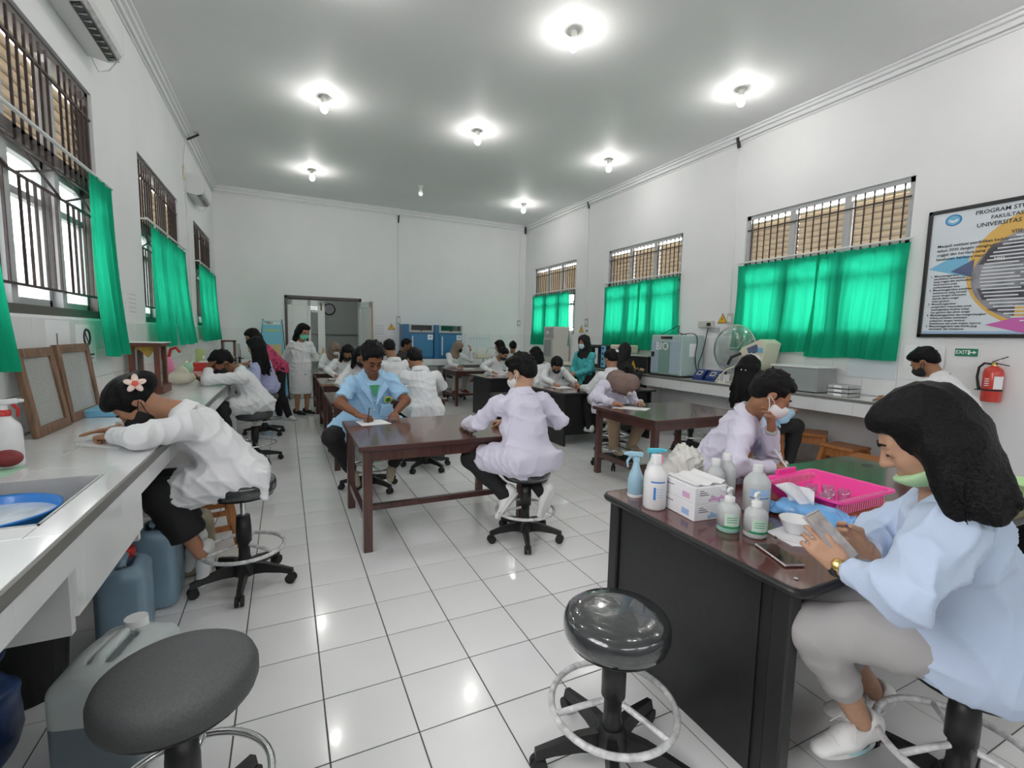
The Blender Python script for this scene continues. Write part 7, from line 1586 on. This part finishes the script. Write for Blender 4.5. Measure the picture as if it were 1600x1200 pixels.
p = person('man in white coat with black mask writing at the farther black-panelled desk', (3.88, 8.98, 0.69), (3.92, 8.86, 1.06), (3.97, 8.72, 1.14), (0.25, -0.75, -0.62), (0.1, -1), 'm', 'short', skin='mid', mask='mask_black', wr=(3.66, 8.48, 0.79), wl=(4.10, 8.5, 0.79), er=(3.52, 8.70, 0.88), hr='pen', vox=0.013, seed=17)
p = person('curly-haired man standing at the back bench, left of two with backs turned', (4.62, 10.45, 0.70), (4.60, 10.35, 1.12), (4.58, 10.28, 1.265), (-0.6, 0.6, -0.3), (-0.3, 1), 'm', 'messy', skin='mid', wl=(4.4, 10.75, 0.9), wr=(4.78, 10.75, 0.9), vox=0.015, seed=18)
p = person('short-haired man in white coat at the back bench, right of two with backs turned', (4.98, 10.5, 0.68), (4.98, 10.42, 1.09), (4.97, 10.36, 1.235), (0.2, 0.9, -0.3), (0.1, 1), 'm', 'short', skin='mid', wl=(4.8, 10.8, 0.88), wr=(5.15, 10.8, 0.88), vox=0.015, seed=19)
p = person('dark-haired person in white hooded coat seen from behind at the farther desk', (4.08, 7.32, 0.69), (4.10, 7.42, 1.06), (4.06, 7.5, 1.18), (-0.2, 0.8, -0.5), (0, 1), 'f', 'messy', skin='mid', wl=(3.9, 7.85, 0.79), wr=(4.3, 7.85, 0.79), vox=0.014, seed=20)
p = person('woman in white coat and black mask leaning low over the black-panelled desk', (4.02, 6.82, 0.69), (3.96, 6.66, 1.03), (3.90, 6.50, 1.055), (-0.35, -0.62, -0.70), (-0.1, -1), 'f', 'bun', skin='mid', mask='mask_black', wr=(3.68, 6.18, 0.79), wl=(4.05, 6.14, 0.79), hr='pen', er=(3.62, 6.45, 0.86), vox=0.013, seed=21)

# man in lilac coat, back to camera
p = person('man in lilac-white coat seated with back to the camera in the room centre', (1.555, 2.96, 0.635), (1.545, 3.08, 1.105), (1.595, 3.17, 1.225), (-0.50, 0.78, -0.36), (-0.20, 0.98), 'm', 'short', skin='light', mask='mask_white', topm='coat_lilac', wl=(1.28, 3.46, 0.80), wr=(1.62, 3.50, 0.80), el=(1.26, 3.17, 0.875), er=(1.90, 3.10, 0.865), wide=1.18, fat=1.12,
       kl=(1.25, 3.30, 0.57), kr=(1.62, 3.38, 0.60), al=(1.42, 3.06, 0.36), ar=(1.67, 2.93, 0.38), tl=(-0.55, 0.15, -0.8), tr=(-0.30, 0.1, -0.9), hl='flat', hr='pen', vox=0.009, seed=22, tail=0.03, sc=1.12)
m = MB(); q = p['neck'] - p['td'] * 0.10 - p['tn'] * 0.125
p = person('woman standing in teal gown with black hijab and pale mask by the right bench', (4.78, 6.98, 0.88), (4.75, 6.96, 1.28), (4.705, 6.94, 1.415), (-0.93, -0.32, -0.10), (-0.9, -0.35), 'f', 'hijab', 'hijab_black', 'mid', 'mask_blue', topm='gown_teal', cuff=False, stand=True, hem=0.35, fat=1.05, wl=(4.50, 6.86, 0.88), wr=(4.52, 6.98, 0.90), vox=0.012, seed=23, collar=False)
p = person('woman in black hijab facing the right bench in front of the middle green curtain', (4.92, 6.24, 0.72), (4.96, 6.23, 1.15), (5.02, 6.22, 1.30), (0.9, 0.25, -0.25), (0.95, 0.1), 'f', 'hijab', 'hijab_black', 'mid', topm='black_cloth', wl=(5.28, 6.35, 0.97), wr=(5.28, 6.1, 0.97), vox=0.013, seed=24, collar=False, fat=1.1)
p = person('person in white coat and black cap of hair seen from behind at the black-panelled desk', (3.98, 5.14, 0.69), (4.0, 5.22, 1.08), (4.02, 5.26, 1.21), (0.1, 0.85, -0.45), (0, 1), 'f', 'short', skin='mid', wl=(3.8, 5.62, 0.79), wr=(4.18, 5.62, 0.79), vox=0.012, seed=25, wide=1.1)
H = p['H']; f_, u_, l_ = p['A']
m = MB(); m.obox(H(-0.10, 0.075, -0.045), (l_, u_, f_), (0.022, 0.018, 0.012), 0.003); m.build('hair_clip', 'white_plastic', p['root'])

p = person('woman in brown hijab and lilac-white coat writing at the corner of the right brown table', (3.52, 4.60, 0.68), (3.46, 4.42, 1.04), (3.50, 4.24, 0.985), (0.25, -0.45, -0.86), (-0.05, -1), 'f', 'hijab', 'hijab_brown', 'mid', 'mask_white', topm='coat_lilac', legm='tan_cloth', shoem='shoe_tan', wr=(3.24, 4.14, 0.79), wl=(3.58, 4.12, 0.79), er=(3.10, 4.34, 0.85), hr='pen', hl='flat', hrd=(0.9, -0.2, 0), hld=(-0.5, -0.8, 0),
       kl=(3.76, 4.28, 0.58), kr=(3.36, 4.30, 0.58), al=(3.68, 4.34, 0.27), ar=(3.42, 4.36, 0.27), vox=0.010, seed=26, collar=False, sc=0.97)
p = person('woman with long black hair and white hair clips, back turned, by the right bench', (4.40, 3.22, 0.66), (4.30, 3.28, 1.06), (4.285, 3.32, 1.215), (0.85, 0.25, -0.45), (0.9, 0.1), 'f', 'long', skin='mid', top='shirt', topm='shirt_sky', wl=(4.7, 3.4, 0.85), wr=(4.62, 3.06, 0.80), vox=0.011, seed=27, collar=False, sc=1.08)
H = p['H']; f_, u_, l_ = p['A']; m = MB()
for a, b in ((-0.02, 0.02), (0.02, 0.02), (-0.018, -0.015), (0.02, -0.012)): m.ball(H(-0.112, b - 0.045, a), 0.007, 8, 6)
m.build('hair_clips', 'white_plastic', p['root']); m = MB(); m.tube([H(0.0, 0.06, 0.09), H(-0.03, 0.12, 0.06), H(-0.045, 0.139, 0), H(-0.03, 0.12, -0.06), H(0.0, 0.06, -0.09)], 0.012, 8); m.build('hair_band', 'white_plastic', p['root'])

# man in white mask at the near desk
p = person('man in lilac-white coat and white mask writing at the far side of the near desk', (2.40, 2.10, 0.665), (2.46, 1.865, 1.095), (2.43, 1.735, 1.20), (0.62, -0.60, -0.50), (0.55, -0.84), 'm', 'short', skin='tan', mask='mask_white', topm='coat_lilac', wr=(2.44, 1.69, 0.80), wl=(2.435, 1.72, 1.02), er=(2.12, 1.70, 0.83), el=(2.56, 1.80, 0.82), hr='pen', hrd=(0.85, -0.5, -0.05), hl='relax', hld=(-0.35, -0.25, 0.9), hln=(0.6, -0.6, 0.2), wide=1.08, sc=1.04, vox=0.009, seed=28)
wv = p['w']['r']; MB().cyl(wv + V(0.085, -0.06, -0.045), wv + V(0.02, 0.02, 0.10), 0.0055, n=8).build('pen', 'white_plastic', p['root'])
wv = p['w']['l']; dv = nrm(wv - p['el']['l']); MB().lathe(wv - dv * 0.035, [(0.034, 0), (0.036, 0.004), (0.036, 0.026), (0.034, 0.03)], 18, axis=dv).build('wrist_watch', 'panel_grey', p['root'])

p = person('man in white coat standing at the end of the right bench, looking down', (5.28, 1.98, 0.92), (5.38, 2.22, 1.22), (5.40, 2.33, 1.335), (-0.10, 0.80, -0.58), (-0.05, 1), 'm', 'short', skin='tan', mask='mask_black', stand=True, hem=0.45, wl=(5.40, 2.62, 0.965), wr=(5.62, 2.62, 0.965), hl='flat', hr='flat', vox=0.011, seed=29)

# woman with the phone
p = person('woman in light blue blouse looking at her phone at the near desk, right foreground', (1.85, 0.615, 0.64), (1.665, 0.635, 1.095), (1.585, 0.665, 1.245), (-0.40, 0.72, -0.58), (-0.35, 0.94), 'f', 'bob', skin='light', mask='mask_lime', top='shirt', topm='blouse_blue', legm='grey_trousers', shoem='shoe_white', fat=1.14, wide=1.12,
       wl=(1.349, 0.718, 0.895), wr=(1.534, 0.757, 0.892), el=(1.342, 0.571, 0.894), er=(1.76, 0.84, 0.88), kl=(1.50, 0.865, 0.595), kr=(1.64, 0.98, 0.60), al=(1.735, 0.82, 0.225), ar=(1.97, 0.90, 0.20), tl=(-0.95, 0.25, -0.12), tr=(-0.9, 0.35, -0.1),
       hl='grip', hr='grip', hld=(-0.051, 0.067, 0.080), hln=(-0.62, -0.70, 0.15), hrd=(-0.085, 0.045, 0.045), hrn=(0.5, 0.65, -0.45), vox=0.0085, seed=30, bare=0.42, tail=0.12, collar=True, roll=0.0, sc=1.10, slv=1.15, wamp=0.8)
phone('smartphone', 'phone held up in both hands by the woman in light blue blouse', (1.350, 0.752, 0.968), nrm((0.0713, 0.0059, 0.0097)), nrm((-0.0823, 0.0869, 0.126)), 0.037, 0.080, 'phone_screen')
wv = p['w']['l']; dv = nrm(wv - p['el']['l'])
wt = MB(); wt.lathe(wv - dv * 0.002, [(0.030, 0), (0.0325, 0.003), (0.0325, 0.017), (0.030, 0.02)], 22, axis=dv); wo = wt.build('wrist_watch', 'black_plastic', p['root']); wo['label'] = 'black watch with gold rim on her left wrist'
MB().lathe(wv + dv * 0.008 + nrm(V(-0.8, -0.4, 0.4)) * 0.030, [(0.001, 0.008), (0.014, 0.008), (0.017, 0.004), (0.017, 0)], 18, axis=nrm(V(-0.8, -0.4, 0.4))).build('watch_face', 'gold', wo)

for nm, so in zip('lr', [o for o in p['root'].children if o.name.startswith('shoe')]):
    t_ = p['toe'][nm]; up = nrm((p['kn'][nm] - p['an'][nm]) - t_ * ((p['kn'][nm] - p['an'][nm]) @ t_)); sd = np.cross(t_, up); a_ = p['an'][nm] - up * 0.045
    m = MB()
    for i in range(4):
        q0 = a_ + t_ * (0.035 + 0.026 * i) + up * (0.043 - 0.010 * i); m.tube([q0 - sd * 0.026 - up * 0.012, q0 + up * 0.004, q0 + sd * 0.026 - up * 0.012], 0.0035, 6)
    m.tube([a_ + t_ * 0.03 + up * 0.045, a_ + t_ * 0.05 + sd * 0.03 + up * 0.05, a_ + t_ * 0.075 + sd * 0.045 + up * 0.02], 0.003, 6); m.tube([a_ + t_ * 0.03 + up * 0.045, a_ + t_ * 0.05 - sd * 0.03 + up * 0.052, a_ + t_ * 0.07 - sd * 0.046 + up * 0.018], 0.003, 6)
    lc = m.build('laces', 'shoe_white', so); lc['kind'] = 'stuff'
    pts = [a_ + t_ * (0.040 + 0.070 * math.cos(q)) + sd * 0.0425 * math.sin(q) - up * 0.037 for q in np.linspace(0.9, math.pi - 0.5, 10)]
    for s_ in (1, -1):
        P = np.zeros((2, 10, 3))
        for i, q in enumerate(pts):
            q = q - sd * 2 * ((q - a_) @ sd) * (s_ < 0); P[0, i] = q; P[1, i] = q + up * 0.016
        m = MB(); m.grid(P); m.build('sole_stripe', 'sole_mint', so)
texts_to_mesh()
